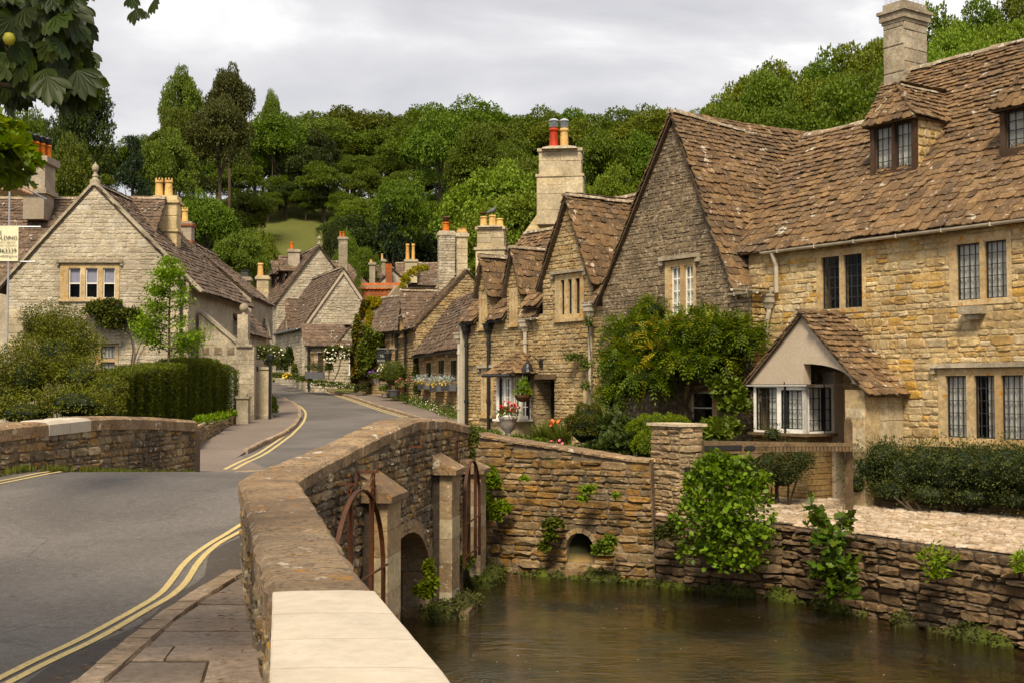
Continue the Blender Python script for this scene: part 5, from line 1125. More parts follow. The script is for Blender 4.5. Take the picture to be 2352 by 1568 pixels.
# bay
BY = M.off(.62); b0_, b1_ = BY.at(1140, 900)[0], BY.at(1176, 900)[0]; z0_, z1_ = BY.at(1170, 962)[1], BY.at(1170, 863)[1]; mm = (b0_ + b1_) / 2
window(H4, BY, (b0_, z0_, b1_, z1_), [(b0_ + .05, z0_ + .06, mm - .03, z1_ - .05), (mm + .03, z0_ + .06, b1_ - .06, z1_ - .05)], sur='white_paint', bar='white_paint', grid=(3, 4), curtain=None, sill=False, depth=.06, proud=0, rim=.03, barw=.012, name='bay_window', label='white small-paned shop bay window')
BR_ = Pl(BY.P(b1_, 0), NW); mm = .62 / 2; window(H4, BR_, (0, z0_, .62, z1_), [(.06, z0_ + .06, .27, z1_ - .05), (.33, z0_ + .06, .57, z1_ - .05)], sur='white_paint', bar='white_paint', grid=(2, 4), curtain='left', sill=False, depth=.05, proud=0, rim=.03, barw=.012, name='bay_window')
m = MB(); m.box(BY, b0_ - .07, b1_ + .07, z0_ - .06, z0_ - .003, -.62, .08); m.build('bay_sill', 'white_paint', H4.root)
m = MB(); m.box(BY, b0_ + .05, b1_ - .05, -.6, z0_ - .062, -.6, -.02); m.build('bay_base', 'ashlar', H4.root); H4.box_wall(Pl(BY.P(b0_, 0, -.62), -NW), [rect(0, z0_, .6, z1_)], .04)
cr_ = BY.off(.22); c0, c1 = b0_ - .28, b1_ + .30; zr_ = z1_ + .03; run = NW * .80 + V3(0, 0, .62)
H4.slope(Pl(cr_.P(c0, zr_, 0), WX, run), [[(0, 0), (c1 - c0, 0), (c1 - c0 - .5, 1.0), (.5, 1.0)]], ex=(.16, .12), wid=(.12, .26), pth=(.018, .026))
run2 = -WX * .5 + V3(0, 0, .62); H4.slope(Pl(cr_.P(c1, zr_, 0), NW, run2), [[(0, 0), (.82, 0), (.82, .8)]], ex=(.16, .12), wid=(.12, .26), pth=(.018, .026))
H4.slope(Pl(cr_.P(c1, zr_, 0), NW, run2), [[(0.02, 0.01), (.82, 0.01), (.82, .79)]], False)
m = MB(); m.box(cr_, c0, c1, z1_ - .03, zr_ + .0, -.04, .0); m.tube([cr_.P(c0, zr_ - .02, .05), cr_.P(c1, zr_ - .02, .05)], .04, 8); m.build('canopy_gutter', 'black_iron', H4.root)
H4.finish()
dC = 38.8; bc = PT(1129, 550, dC); cs = [(cz(0, 640, dC) - .5, cz(0, 578, dC) + .02, .0), (cz(0, 578, dC) + .02, cz(0, 573, dC) + .04, .05), (cz(0, 573, dC) + .04, cz(0, 530, dC), -.04), (cz(0, 530, dC), cz(0, 523, dC), .02)]
ch = chimney(H4, (bc.x, bc.y, 0), -.15, .92, .6, cs, 'ashlar', ('block', (.22, .34), (.3, .6)), label='pale ashlar chimney with three cream pots'); zt = cz(0, 523, dC)
m = MB(); m.lathe((bc.x, bc.y, zt - .03), [(.40, 0), (.34, .05), (.2, .08)], sq=True, ang=-.15); m.build('flaunching', 'ashlar_grey', ch)
for u, v0, v1, cw in ((1111, 523, 499, None), (1131, 521, 494, None), (1148, 523, 504, None)):
    q = PT(u, v0, dC); pot(ch, (q.x, q.y, zt), .12, (v0 - v1) * dC / FOC + .02, 'pot_cream')
m = MB(); q = PT(1111, 499, dC); m.lathe((q.x, q.y, q.z + .03), [(.03, -.05), (.03, .06), (.15, .08), (.15, .10), (.02, .12)], 10); m.build('cowl', 'rust_iron', ch)

# ---- low cottage with window boxes
lo = PT(1064, 890, 45); F5 = Pl((lo.x, lo.y, 0), (.236, -1, 0)); H5 = House('low_cottage', F5.P(-5, .7), 'low cottage with a deep stone-tiled roof and three flower boxes under its windows', 'house', 'stone_gold_b', 'roof_tile_far', 'mortar')
a0 = F5.at(955, 890)[0]; a1 = F5.at(1069, 890)[0] + 1.0; e = F5.at(1060, 801)[1]
wl = [pxrect(F5, 977, 826, 991, 876), pxrect(F5, 1005, 820, 1021, 880), pxrect(F5, 1033, 820, 1050, 878)]; ops = []
for q in wl:
    b = .13; ops.append(window(H5, F5, q, [(q[0] + b, q[1] + .06, q[2] - b, q[3] - .12)], sur='stone_gold_b' if 0 else 'dressing', grid=(2, 5), sill=False, proud=.0, bar='lead_bar', curtain=None))
    m = MB(); m.box(F5, q[0] - .12, q[2] + .12, q[3] + .0, q[3] + .12, -.05, .05); m.build('window_lintel', 'wood_weathered', H5.root)
H5.face(F5, [rect(a0, -.2, a1, e)] + ops, course=(.10, .19), wid=(.16, .4), pth=(.008, .034))
nb5 = -F5.n; pi5 = math.radians(52); S5 = Pl(F5.P(0, e, .2), F5.ux, nb5 * math.cos(pi5) + V3(0, 0, math.sin(pi5)))
t5 = 3.3; H5.slope(S5, [rect(a0 - .1, 0, a1 + .1, t5)], ex=(.26, .16), wid=(.22, .45), wave=.03); bp = Pl(S5.P(a1, t5) + nb5 * t5 * math.cos(pi5) - V3(0, 0, t5 * math.sin(pi5)), -F5.ux, -nb5 * math.cos(pi5) + V3(0, 0, math.sin(pi5))); H5.slope(bp, [rect(0, 0, a1 - a0, t5)], False)
H5.box_wall(Pl(F5.P(a1, 0, -.4), nb5), [[(0, -.2), (3.4, -.2), (3.4, e), (1.5, e + 2.2), (0, e)]], .3)
gutter(H5, F5, a0 - .1, a1, e - .06, .26, 'black_iron'); H5.finish()
BOXW = [(q, F5) for q in wl]

# ---- steep gable house behind it, with its street gable
cn = F5.P(a0, 0); FG = Pl((cn.x, cn.y, 0), (.973, .23, 0)); H6 = House('gabled_cottage', FG.P(1.5, .8), 'cottage with steep plain gable wall above the low roof and a narrow street gable', 'house', 'stone_gold_b', 'roof_tile_far', 'mortar')
Lg = (0, FG.at(957, 748)[1]); Ag = FG.at(1073, 622); Rg = (Ag[0] * 2, Lg[1]); gable(H6, FG, -.2, Lg, Ag, Rg, 7.0, over=.1, eo=.25, ex=(.26, .16), twid=(.22, .45), course=(.1, .18), wid=(.16, .42), th=.35, sides=(1, 1))
m = MB(); run = FG.ux * Ag[0] + V3(0, 0, Ag[1] - Lg[1]); vp = Pl(FG.P(0, Lg[1], .0), -FG.ux * 0 + run, FG.n); m.box(vp, -.2, run.length, -.02, .10, -.13, -.06); m.build('verge_board', 'wood_weathered', H6.root)
SF = Pl(FG.P(0, 0, -7.0), FG.n); # street side
fill_stones(H6.st, SF, [rect(0, 0, 7.0, Lg[1])], (.1, .18), (.16, .4), (.02, .05))
DR = SF.off(.03); b0 = DR.at(919.5, 700)[0]; b1 = DR.at(934, 700)[0]; bz = DR.at(927, 668)[1]; bz2 = Lg[1] + .25
H6.box_wall(DR, [[(b0, Lg[1] - .6), (b1, Lg[1] - .6), (b1, bz2), ((b0 + b1) / 2, bz), (b0, bz2)]], .3); fill_stones(H6.st, DR, [[(b0, Lg[1] - .6), (b1, Lg[1] - .6), (b1, bz2), ((b0 + b1) / 2, bz), (b0, bz2)]], (.1, .16), (.16, .3), (.02, .04))
for (Ex, sg) in ((b0, -1), (b1, 1)):
    run = DR.ux * ((b0 + b1) / 2 - Ex) + V3(0, 0, bz - bz2); sp = Pl(DR.P(Ex, bz2, .15), -DR.n, run) if sg > 0 else Pl(DR.P(Ex, bz2, -3.6), DR.n, run); H6.slope(sp, [rect(0, -.25, 3.7, run.length)], ex=(.22, .16), wid=(.2, .4))
ridge_run(H6.ri, DR.P((b0 + b1) / 2, bz + .04, .2), DR.P((b0 + b1) / 2, bz + .04, -3.6))
for (u0, v0, u1, v1) in ((924.5, 728, 932.5, 772), (924, 842, 933.5, 884)):
    q = pxrect(DR, u0, v0, u1, v1); window(H6, DR.off(.10), (q[0], q[1], q[2], q[3]), [(q[0] + .15, q[1] + .1, (q[0] + q[2]) / 2 - .06, q[3] - .1), ((q[0] + q[2]) / 2 + .06, q[1] + .1, q[2] - .15, q[3] - .1)], grid=(1, 3), hood='ashlar_grey', depth=.08)
for u in (937.5,): pipe(H6, SF, SF.at(u, 800)[0], .3, Lg[1] - .1, 'black_iron', True, .06, .14)
pipe(H6, DR, b0 - .1, .3, Lg[1] - .1, 'black_iron', True, .06, .14); gutter(H6, SF, 0, 7, Lg[1] - .1, .25, 'black_iron')
H6.finish()
for (u, v0, v1, w_, d_, mt, bl, lab, pts) in ((1025.5, 640, 535, .74, .62, 'ashlar_grey', ('rubble', (.10, .18), (.2, .4), 0, 'stone_white'), 'rough stone chimney with one orange pot', [(1024, 'terracotta', .085, .46, 'rust_iron')]),
                                            (1061, 640, 537, .44, .44, 'ashlar', ('block', (.3, .45), (.3, .6)), 'narrow ashlar chimney with two short pots', [(1056, 'pot_cream', .07, .2, None), (1066, 'pot_cream', .07, .2, None)])):
    dC = 59.5 if u < 1040 else 57.5; bc = PT(u, 600, dC); zt = cz(0, v1, dC); k = dC / FOC; w_ = (37 if u < 1040 else 24) * k
    ch = chimney(H6, (bc.x, bc.y, 0), .15, w_, d_, [(cz(0, v0, dC) - 1.0, zt - .18, 0), (zt - .18, zt - .02, .07), (zt - .02, zt + .06, .0)], mt, bl, label=lab)
    for (pu, pm, pr_, ph, cw) in pts: q = PT(pu, 535, dC); pot(ch, (q.x, q.y, zt + .05), pr_ * 2, ph, pm, cowl=cw)
m = MB(); sp = Pl(FG.P(0, Lg[1], -7.1), FG.n, FG.ux * Ag[0] + V3(0, 0, Ag[1] - Lg[1])); q0, q1 = sp.at(1000, 650), sp.at(1043, 608)
d_ = Vector((q1[0] - q0[0], q1[1] - q0[1])); s_ = Vector((-d_.y, d_.x)).normalized() * .09; m.prism(sp, [(q0[0] - s_.x, q0[1] - s_.y), (q0[0] + s_.x, q0[1] + s_.y), (q1[0] + s_.x, q1[1] + s_.y), (q1[0] - s_.x, q1[1] - s_.y)], .05, .09); m.build('lead_flashing', 'lead_sheet', H6.root)

# ---- ivy-clad tea room
ip = PT(921, 890, 61.5); F7 = Pl((ip.x, ip.y, 0), (.557, -.83, 0)); H7 = House('ivy_cottage', F7.P(-2, 1), 'creeper-covered tea room cottage at the bend of the street', 'house', 'stone_gold_b', 'roof_tile_far', 'mortar')
a0, a1 = F7.at(822, 890)[0], F7.at(925, 890)[0]; e = F7.at(880, 764)[1]; n7 = -F7.n; pi7 = math.radians(52)
o1 = pxrect(F7, 897, 765, 906, 797); o2 = pxrect(F7, 904, 824, 909, 866); o3 = pxrect(F7, 862, 832, 870, 856); ops = [window(H7, F7, q, [(q[0] + .12, q[1] + .1, q[2] - .12, q[3] - .1)], grid=(2, 3)) for q in (o1, o3)]
dd = pxrect(F7, 891, 835, 900, 884)
H7.face(F7, [rect(a0, .2, a1, e)] + ops, course=(.1, .18), wid=(.16, .42), pth=(.008, .034)); m = MB(); m.box(F7, dd[0], dd[2], dd[1], dd[3], .03, .08); m.build('door', 'wood_dark', H7.root)
S7 = Pl(F7.P(0, e, .25), F7.ux, n7 * math.cos(pi7) + V3(0, 0, math.sin(pi7))); t7 = S7.at(880, 684)[1]; H7.slope(S7, [rect(a0 - .1, 0, a1 + .6, t7)], ex=(.26, .16), wid=(.25, .5)); ridge_run(H7.ri, S7.P(a0, t7), S7.P(a1 + .6, t7))
bp = Pl(S7.P(a1, t7) + n7 * t7 * math.cos(pi7) - V3(0, 0, t7 * math.sin(pi7)), -F7.ux, -n7 * math.cos(pi7) + V3(0, 0, math.sin(pi7))); H7.slope(bp, [rect(0, 0, a1 - a0, t7)], False)
g7 = Pl(F7.P(a0, 0, -4.4), -n7); H7.box_wall(g7, [[(0, .2), (4.4, .2), (4.4, e), (2.2, e + 2.7), (0, e)]], .3); H7.box_wall(Pl(F7.P(a1, 0, -.4), n7), [[(0, .2), (4, .2), (4, e), (1.8, e + 2.5), (0, e)]], .3)
gutter(H7, F7, a0, a1, e - .08, .3, 'black_iron'); pipe(H7, F7, F7.at(915, 830)[0], .5, e - .1, 'black_iron', True, .06, .12); H7.finish()

# ---- white gabled house and the taller one behind
def side_house(nm, u, y, lab, stone, px, base, depth, dirb=(-.42, 1), **k):
    p = PT(u, 890, y); b = Vector((*dirb, 0)).normalized(); ux = Vector((b.y, -b.x, 0)); pl = Pl((p.x, p.y, 0), ux)
    return pl
b8 = PT(694, 890, 71); F8 = Pl((b8.x, b8.y, 0), (.93, .36, 0)); H8 = House('white_cottage', F8.P(3, 1.6), 'pale limestone cottage with a big blank gable and single-storey lean-to facing the bend', 'house', 'stone_white', 'roof_tile_far', 'mortar_white')
L8 = (0, F8.at(694, 748)[1]); A8 = F8.at(788, 616); R8 = (A8[0] * 2, L8[1])
gable(H8, F8, 1.0, L8, A8, R8, 8.5, over=.15, eo=.3, ex=(.28, .18), twid=(.25, .5), course=(.13, .24), wid=(.2, .55), gap=.012, pth=(.008, .03), stone_side=(1, 0))
m = MB()
for (E, sg) in ((L8, 1), (R8, -1)):
    run = F8.ux * (A8[0] - E[0]) + V3(0, 0, A8[1] - E[1]); vp = Pl(F8.P(E[0], E[1], 0), run, F8.n); m.box(vp, -.1, run.length, -.02, .13, (-.20 if vp.n.z > 0 else .04), (-.04 if vp.n.z > 0 else .20))
m.build('verge_board', 'porch_plaster', H8.root)
SD8 = Pl(F8.P(0, 0, -8.5), F8.n); pl_ = SD8.off(.03)
d0 = pl_.at(656, 700)[0]; d1 = pl_.at(665, 700)[0]; z1 = pl_.at(659, 692)[1]; zb = L8[1] + .1
H8.box_wall(pl_, [[(d0, zb - .8), (d1, zb - .8), (d1, zb + .1), ((d0 + d1) / 2, z1), (d0, zb + .1)]], .3)
for (Ex, sg) in ((d0, -1), (d1, 1)):
    run = pl_.ux * ((d0 + d1) / 2 - Ex) + V3(0, 0, z1 - zb - .1); sp = Pl(pl_.P(Ex, zb + .1, .12), -pl_.n, run) if sg > 0 else Pl(pl_.P(Ex, zb + .1, -3), pl_.n, run); H8.slope(sp, [rect(0, -.2, 3, run.length)], ex=(.24, .18), wid=(.25, .45))
gutter(H8, SD8, 0, 8.5, L8[1] - .15, .35, 'lead_sheet', r=.09); pipe(H8, F8, .25, 1.5, L8[1] - .3, 'lead_sheet', True, .07, .12)
for (u0, v0, u1, v1) in ((655, 806, 661, 842), (672, 808, 678, 850)):
    q = pxrect(SD8, u0, v0, u1, v1); window(H8, SD8.off(.08), q, [(q[0] + .1, q[1] + .1, q[2] - .1, q[3] - .1)], grid=(1, 2))
# lean-to
by_ = F8.off(2.6); e8 = by_.at(740, 795)[1]; SX = Pl(by_.P(by_.at(767, 800)[0], 0), F8.ux)
l0 = by_.at(703, 850)[0]; l1 = by_.at(767, 850)[0]; FF = by_
ow = pxrect(FF, 709, 807, 725, 854); od = pxrect(FF, 730, 809, 741, 868)
m3 = (ow[2] - ow[0] - .2) / 3; opsF = [window(H8, FF, ow, [(ow[0] + .1 + i * (m3 + .0) + .05, ow[1] + .1, ow[0] + .1 + (i + 1) * m3 - .05, ow[3] - .1) for i in range(3)], grid=(1, 3))]
H8.face(FF, [rect(l0, 1.0, l1, e8)] + opsF, course=(.13, .22), wid=(.2, .5), gap=.016); m = MB(); m.box(FF, od[0], od[2], od[1], od[3], .02, .07); m.build('door', 'wood_dark', H8.root)
pi8 = math.radians(48); LS = Pl(FF.P(0, e8, .25), FF.ux, -FF.n * math.cos(pi8) + V3(0, 0, math.sin(pi8))); tt = LS.at(760, 748)[1]
H8.slope(LS, [rect(l0 - .15, 0, l1 + 1.0, tt)], ex=(.26, .18), wid=(.22, .45))
# little gable of the lean-to, to its right
lg0, lg1 = FF.at(767, 850)[0], FF.at(829, 850)[0]; gz0 = FF.at(770, 796)[1]; ga = FF.at(804, 750); gr = FF.at(829, 764)
gw = pxrect(FF, 801, 818, 813, 858); gop = window(H8, FF.off(.03), gw, [(gw[0] + .06, gw[1] + .06, gw[2] - .06, gw[3] - .06)], sur='white_paint', grid=(3, 4), bar='lead_bar', rim=.04)
gp = [(lg0, 1.0), (lg1, 1.0), (lg1, gr[1]), ga, (lg0, gz0)]; H8.face(FF.off(.03), [gp, gop], course=(.13, .24), wid=(.22, .6), gap=.016)
for (E, sg) in (((lg0, gz0), -1), ((lg1, gr[1]), 1)):
    run = FF.ux * (ga[0] - E[0]) + V3(0, 0, ga[1] - E[1]); sp = Pl(FF.P(E[0], E[1], .15), -FF.n, run) if sg > 0 else Pl(FF.P(E[0], E[1], -2.5), FF.n, run); H8.slope(sp, [rect(0, -.1, 2.6, run.length)], ex=(.26, .18), wid=(.25, .45))
gutter(H8, FF, l0, l1, e8 - .08, .3, 'black_iron'); pipe(H8, FF, l0 + .12, 1.6, e8 - .1, 'black_iron', False, .07, .1); H8.finish()
b9 = PT(635, 890, 81); F9 = Pl((b9.x, b9.y, 0), (.93, .36, 0)); H9 = House('tall_stone_house', F9.P(3, 2), 'taller pale stone house behind the white cottage with finial, two side dormers and chimneys', 'house', 'stone_white', 'roof_tile_far', 'mortar_white')
L9 = (0, F9.at(636, 690)[1]); A9 = F9.at(733, 566); R9 = (A9[0] * 2, L9[1])
gable(H9, F9, 1.5, L9, A9, R9, 9, over=.15, eo=.3, ex=(.30, .2), twid=(.28, .55), course=(.14, .26), wid=(.2, .55), gap=.012, pth=(.008, .03), stone_side=(1, 0))
SD9 = Pl(F9.P(0, 0, -9), F9.n)
S9 = Pl(F9.P(0, L9[1], -9.1), F9.n, F9.ux * A9[0] + V3(0, 0, A9[1] - L9[1]))
for (u0, u1, v0, v1) in ((625, 632, 632, 662), (643, 650, 626, 656)):
    s_, t_ = S9.at((u0 + u1) / 2, v1); bp_ = S9.P(s_, t_); D9 = Pl(bp_, F9.n); D9 = Pl((bp_.x, bp_.y, 0), F9.n); w2 = .75; zz0 = bp_.z; zz1 = zz0 + 1.0
    window(H9, D9, (-w2, zz0, w2, zz1), [(-w2 + .1, zz0 + .1, -.04, zz1 - .08), (.04, zz0 + .1, w2 - .1, zz1 - .08)], sur='wood_dark', grid=(2, 3), name='dormer', curtain='full'); bx_ = MB(); bx_.box(D9, -w2, w2, zz0 - .3, zz1, -1.6, -.5); bx_.build('dormer_cheek', 'render_plaster', H9.root)
    for sg in (-1, 1):
        run = D9.ux * (-sg * (w2 + .15)) + V3(0, 0, .95); sp = Pl(D9.P(w2 + .15, zz1, .2), -D9.n, run) if sg > 0 else Pl(D9.P(-w2 - .15, zz1, -2.6), D9.n, run); H9.slope(sp, [rect(0, -.1, 2.7, run.length)], ex=(.22, .17), wid=(.2, .4))
    run = -D9.n * .6 + V3(0, 0, .95); H9.slope(Pl(D9.P(-w2 - .15, zz1, .25), D9.ux, run), [[(0, -.1), (2 * w2 + .3, -.1), (w2 + .15, run.length)]], ex=(.22, .17), wid=(.2, .4))
# rear cross wing
bw9 = F9.off(-3.0); w0, w1 = bw9.at(768, 640)[0], bw9.at(838, 640)[0]; wz = bw9.at(800, 596)[1]; we = bw9.at(800, 655)[1]
run = -F9.n * 2.2 + V3(0, 0, wz - we); H9.slope(Pl(bw9.P(w0 - 1, we, 0), F9.ux, run), [[(0, 0), (w1 - w0 + 1.3, 0), (w1 - w0 + .2, run.length), (0, run.length)]], ex=(.28, .2), wid=(.28, .5)); H9.box_wall(bw9.off(-.1), [rect(w0, 1.5, w1, we)], .4)
H9.finish()
m = MB(); q = F9.P(A9[0], A9[1] + .12, .05); m.lathe(q, [(.16, 0), (.16, .1), (.07, .14), (.07, .3), (.13, .36), (.10, .48), (.02, .58)], 8); m.build('finial', 'ashlar_grey', H9.root)
def small_chimney(h, u, v0, v1, wpx, y, mat, pots=(), blocks=None, cap=True, lab=None, ang=.1, dd=.9):
    k = y / FOC; bc = PT(u, (v0 + v1) / 2, y); w_ = wpx * k; zt = cz(0, v1, y); zb = cz(0, v0, y); st = [(zb - 1.2, zt - .2, 0)] + ([(zt - .2, zt - .06, .08), (zt - .06, zt, .02)] if cap else [(zt - .2, zt, 0)])
    c = chimney(h, (bc.x, bc.y, 0), ang, w_, w_ * dd, st, mat, blocks, label=lab)
    for (pu, pv, pw, pm) in pots:
        q = PT(pu, 0, y); hgt = zt; top = cz(0, pv, y); pot(c, (q.x, q.y, zt - .02), pw * k / 2, max(.15, top - zt), pm)
    return c
small_chimney(H9, 676, 600, 574, 26, 85, 'render_plaster', [(674, 556, 9, 'terracotta')]); small_chimney(H9, 788, 620, 545, 20, 84, 'ashlar_grey', [(785, 532, 6, 'terracotta'), (792, 532, 6, 'terracotta')], ('block', (.4, .6), (.4, .7)))

# ---- far roofs beyond the bend
def far_house(nm, lab, u0, u1, vr, ve, y, dirx=(1, .05), stone='stone_white', base=2.5, tiles=True):
    p = PT(u0, 890, y); pl = Pl((p.x, p.y, 0), (*dirx, 0)); a1 = pl.at(u1, 700)[0]; e = pl.at((u0 + u1) / 2, ve)[1]; z = cz(0, vr, y + 2.5); h = House(nm, pl.P(a1 / 2, base), lab, 'house', stone, 'roof_tile_far', 'mortar_white', 120)
    run = -pl.n * 2.6 + V3(0, 0, z - e); h.slope(Pl(pl.P(0, e, .2), pl.ux, run), [rect(0, -.1, a1, run.length)], tiles, ex=(.3, .22), wid=(.3, .6)); bk = Pl(pl.P(a1, e, -5.4), -pl.ux, pl.n * 2.6 + V3(0, 0, z - e)); h.slope(bk, [rect(0, -.1, a1, run.length)], False)
    h.face(pl, [rect(0, base - 2, a1, e)], course=(.14, .26), wid=(.25, .6)); h.box_wall(pl.off(-5.2), [rect(0, base - 2, a1, e)], .3)
    for x, sg in ((0, -1), (a1, 1)):
        sp = Pl(pl.P(x, 0, -.4 if sg > 0 else -5.2), -pl.n if sg > 0 else pl.n); h.box_wall(sp, [[(0, base - 2), (4.8, base - 2), (4.8, e), (2.4, z - .1), (0, e)]], .3)
    ridge_run(h.ri, pl.P(0, z + .05, -2.45), pl.P(a1, z + .05, -2.45), .3, .6); h.finish(); return h, pl
f1, _ = far_house('far_house', 'low house with long mossy stone roof far behind the red brick wall', 905, 1010, 606, 655, 96)
small_chimney(f1, 881, 620, 596, 9, 94, 'ashlar_grey', [(880, 583, 5, 'pot_cream')]); small_chimney(f1, 944, 616, 597, 28, 96, 'ashlar', [(938, 560, 9, 'pot_cream'), (951, 560, 8, 'pot_cream')], lab='wide cream chimney with two tall tapering pots')
f2, _ = far_house('far_house', 'small house with pale gable between the far roofs, left of the red chimney', 815, 880, 612, 640, 93, (1, .1)); small_chimney(f2, 855, 645, 603, 13, 90, 'render_plaster', [(855, 596, 6, 'pot_cream')]); small_chimney(f2, 823, 640, 617, 6, 93, 'ashlar_grey')
pf = PT(866, 890, 88); FX = Pl((pf.x, pf.y, 0), (1, .1, 0)); f3 = House('far_house', FX.P(1.2, 2), 'gabled house with a tall red brick chimney on its front, beyond the brick wall', 'house', 'render_plaster', 'roof_tile_far', 'mortar_white', 100)
Lf = (0, FX.at(868, 649)[1]); Af = FX.at(902, 618); gable(f3, FX, .5, Lf, Af, (Af[0] * 2, Lf[1]), 5, stones=False, ex=(.3, .22), twid=(.3, .6)); f3.finish(); small_chimney(f3, 893, 650, 607, 14, 87.4, 'brick_red', [], ('block', (.10, .13), (.25, .3), 0, 'brick_red'), cap=False)
bwp = PT(818, 890, 84); BW = Pl((bwp.x, bwp.y, 0), (1, -.05, 0)); bwl = empty('brick_garden_wall', BW.P(2, 1), 'red brick garden wall with tiled coping behind the white cottage', 'wall'); m = MB(); a1 = BW.at(925, 660)[0]; zt = BW.at(880, 656)[1]; m.box(BW, 0, a1, .5, zt, -.35, 0); w_ = m.build('wall', 'mortar', bwl)
pc = Pieces('brick', 'block', 'brick_red', 250); fill_stones(pc, BW, [rect(0, zt - 1.1, a1, zt - .28)], (.10, .13), (.28, .34), (.015, .02), .015, wob=0); pc.finish(w_); pc = Pieces('coping_tile', 'tile', 'brick_red', 100); fill_tiles(pc, Pl(BW.P(0, zt - .28, .12), BW.ux, -BW.n * .5 + V3(0, 0, .4)), [rect(0, 0, a1, .6)], (.3, .3), (.2, .3)); pc.finish(w_)

# ---- left-hand cottages
b1 = PT(12, 890, 43); FL = Pl((b1.x, b1.y, 0), (1, 0, 0)); L1 = House('corner_cottage', FL.P(3.2, .3), 'pale stone corner cottage with finial on its gable and a three-light window with blinds', 'house', 'stone_white', 'roof_tile_far', 'mortar_white')
Lz = FL.at(8, 645); Az = FL.at(217, 424); Rz = FL.at(434, 648); Lz = (0, Lz[1]); Rz = (Rz[0], Lz[1])
o = (FL.at(148, 0)[0], FL.at(0, 690)[1], FL.at(283, 0)[0], FL.at(0, 604)[1]); ls = [(FL.at(167, 0)[0], FL.at(194, 0)[0]), (FL.at(205.5, 0)[0], FL.at(233, 0)[0]), (FL.at(245, 0)[0], FL.at(272.5, 0)[0])]; z0, z1 = FL.at(0, 686)[1], FL.at(0, 616)[1]
w1 = window(L1, FL, (o[0], z0 - .02, o[2], z1 + .16), [(a, z0, b, z1) for a, b in ls], bar='white_paint', grid=(1, 2), curtain='blind', hood='ashlar_grey', sill='dressing', rim=.035, barw=.02, label='three-light stone window with lowered lilac blinds')
o = (FL.at(228, 0)[0], FL.at(0, 865)[1], FL.at(282, 0)[0], FL.at(0, 790)[1]); a, b = FL.at(243, 0)[0], FL.at(275, 0)[0]; zz = [FL.at(0, v)[1] for v in (862, 831, 823, 795)]
w2_ = window(L1, FL, o, [(a, zz[0], b, zz[1]), (a, zz[2], b, zz[3])], grid=(4, 1), curtain='full', hood='ashlar_grey')
gable(L1, FL, -.2, Lz, Az, Rz, 9, over=.06, eo=.55, openings=[w1, w2_], ex=(.26, .16), twid=(.22, .45), course=(.11, .21), wid=(.2, .5), gap=.010, pth=(.006, .022))
# quoins and verge coping
for i in range(16):
    z = .2 + i * .26; 
    if z > Lz[1] - .2: break
    wq = (.42, .62)[i % 2]; L1.bl.add(FL.P(wq / 2 + .01, z + .13, .02), FL.ux * wq, FL.uy * .25, FL.n * .03); L1.bl.add(FL.P(Rz[0] - wq / 2 - .01, z + .13, .02), FL.ux * wq, FL.uy * .25, FL.n * .03)
for (E, sg) in ((Lz, 1), (Rz, -1)):
    run = FL.ux * (Az[0] - E[0]) + V3(0, 0, Az[1] - E[1]); vp = Pl(FL.P(E[0], E[1], 0), run.normalized(), FL.n); n = 14
    for k in range(n):
        m = MB(); aa, bb = run.length * k / n - (.6 if k == 0 else 0), run.length * (k + .985) / n; s = 1 if vp.n.z > 0 else -1; m.box(vp, aa, bb, -.25, .10, *sorted((s * .01, s * .10))); m.build('verge_coping', 'ashlar_grey', L1.root)
m = MB(); q = FL.P(Az[0], Az[1] - .05, -.08); m.lathe(q, [(.19, 0), (.19, .22), (.11, .24), (.08, .32), (.11, .34), (.11, .38), (.06, .42), (.06, .50), (.115, .58), (.125, .66), (.09, .75), (.03, .80), (.025, .86)], 12); m.build('finial', 'ashlar_grey', L1.root)
pipe(L1, FL, FL.at(425, 0)[0], .3, Rz[1], 'black_iron', True, .05, .1)
# side wing with roof facing the street behind the gable
WG2 = FL.off(-1.2); we = WG2.at(0, 650)[1]; run = V3(0, 3.0, cz(0, 456, 47.2) - we); L1.slope(Pl(WG2.P(-6, we, 0), V3(1, 0, 0), run), [rect(0, 0, 10.4, run.length)], ex=(.24, .15), wid=(.22, .42)); ridge_run(L1.ri, WG2.P(-6, we) + run, WG2.P(4.4, we) + run, .26, .6); L1.box_wall(WG2.off(-.1), [rect(-6, -.2, 0, we)], .4)
L1.finish()
dC = 46; bc = PT(88, 450, dC); ch = chimney(L1, (bc.x - .1, bc.y + .3, 0), .0, 48 * dC / FOC, 1.0, [(cz(0, 505, dC), cz(0, 447, dC), 0), (cz(0, 447, dC), cz(0, 436, dC), .12), (cz(0, 436, dC), cz(0, 378, dC), .03), (cz(0, 378, dC), cz(0, 362, dC), .16)], 'render_plaster', label='tall rendered chimney with orange pots')
for i, u in enumerate((88, 94, 100, 106)): q = PT(u, 0, dC); pot(ch, (q.x - .15 * 1, q.y - .3 + i * .35, cz(0, 363, dC)), .16, .62 - .0 * i, 'terracotta', cowl='black_iron')
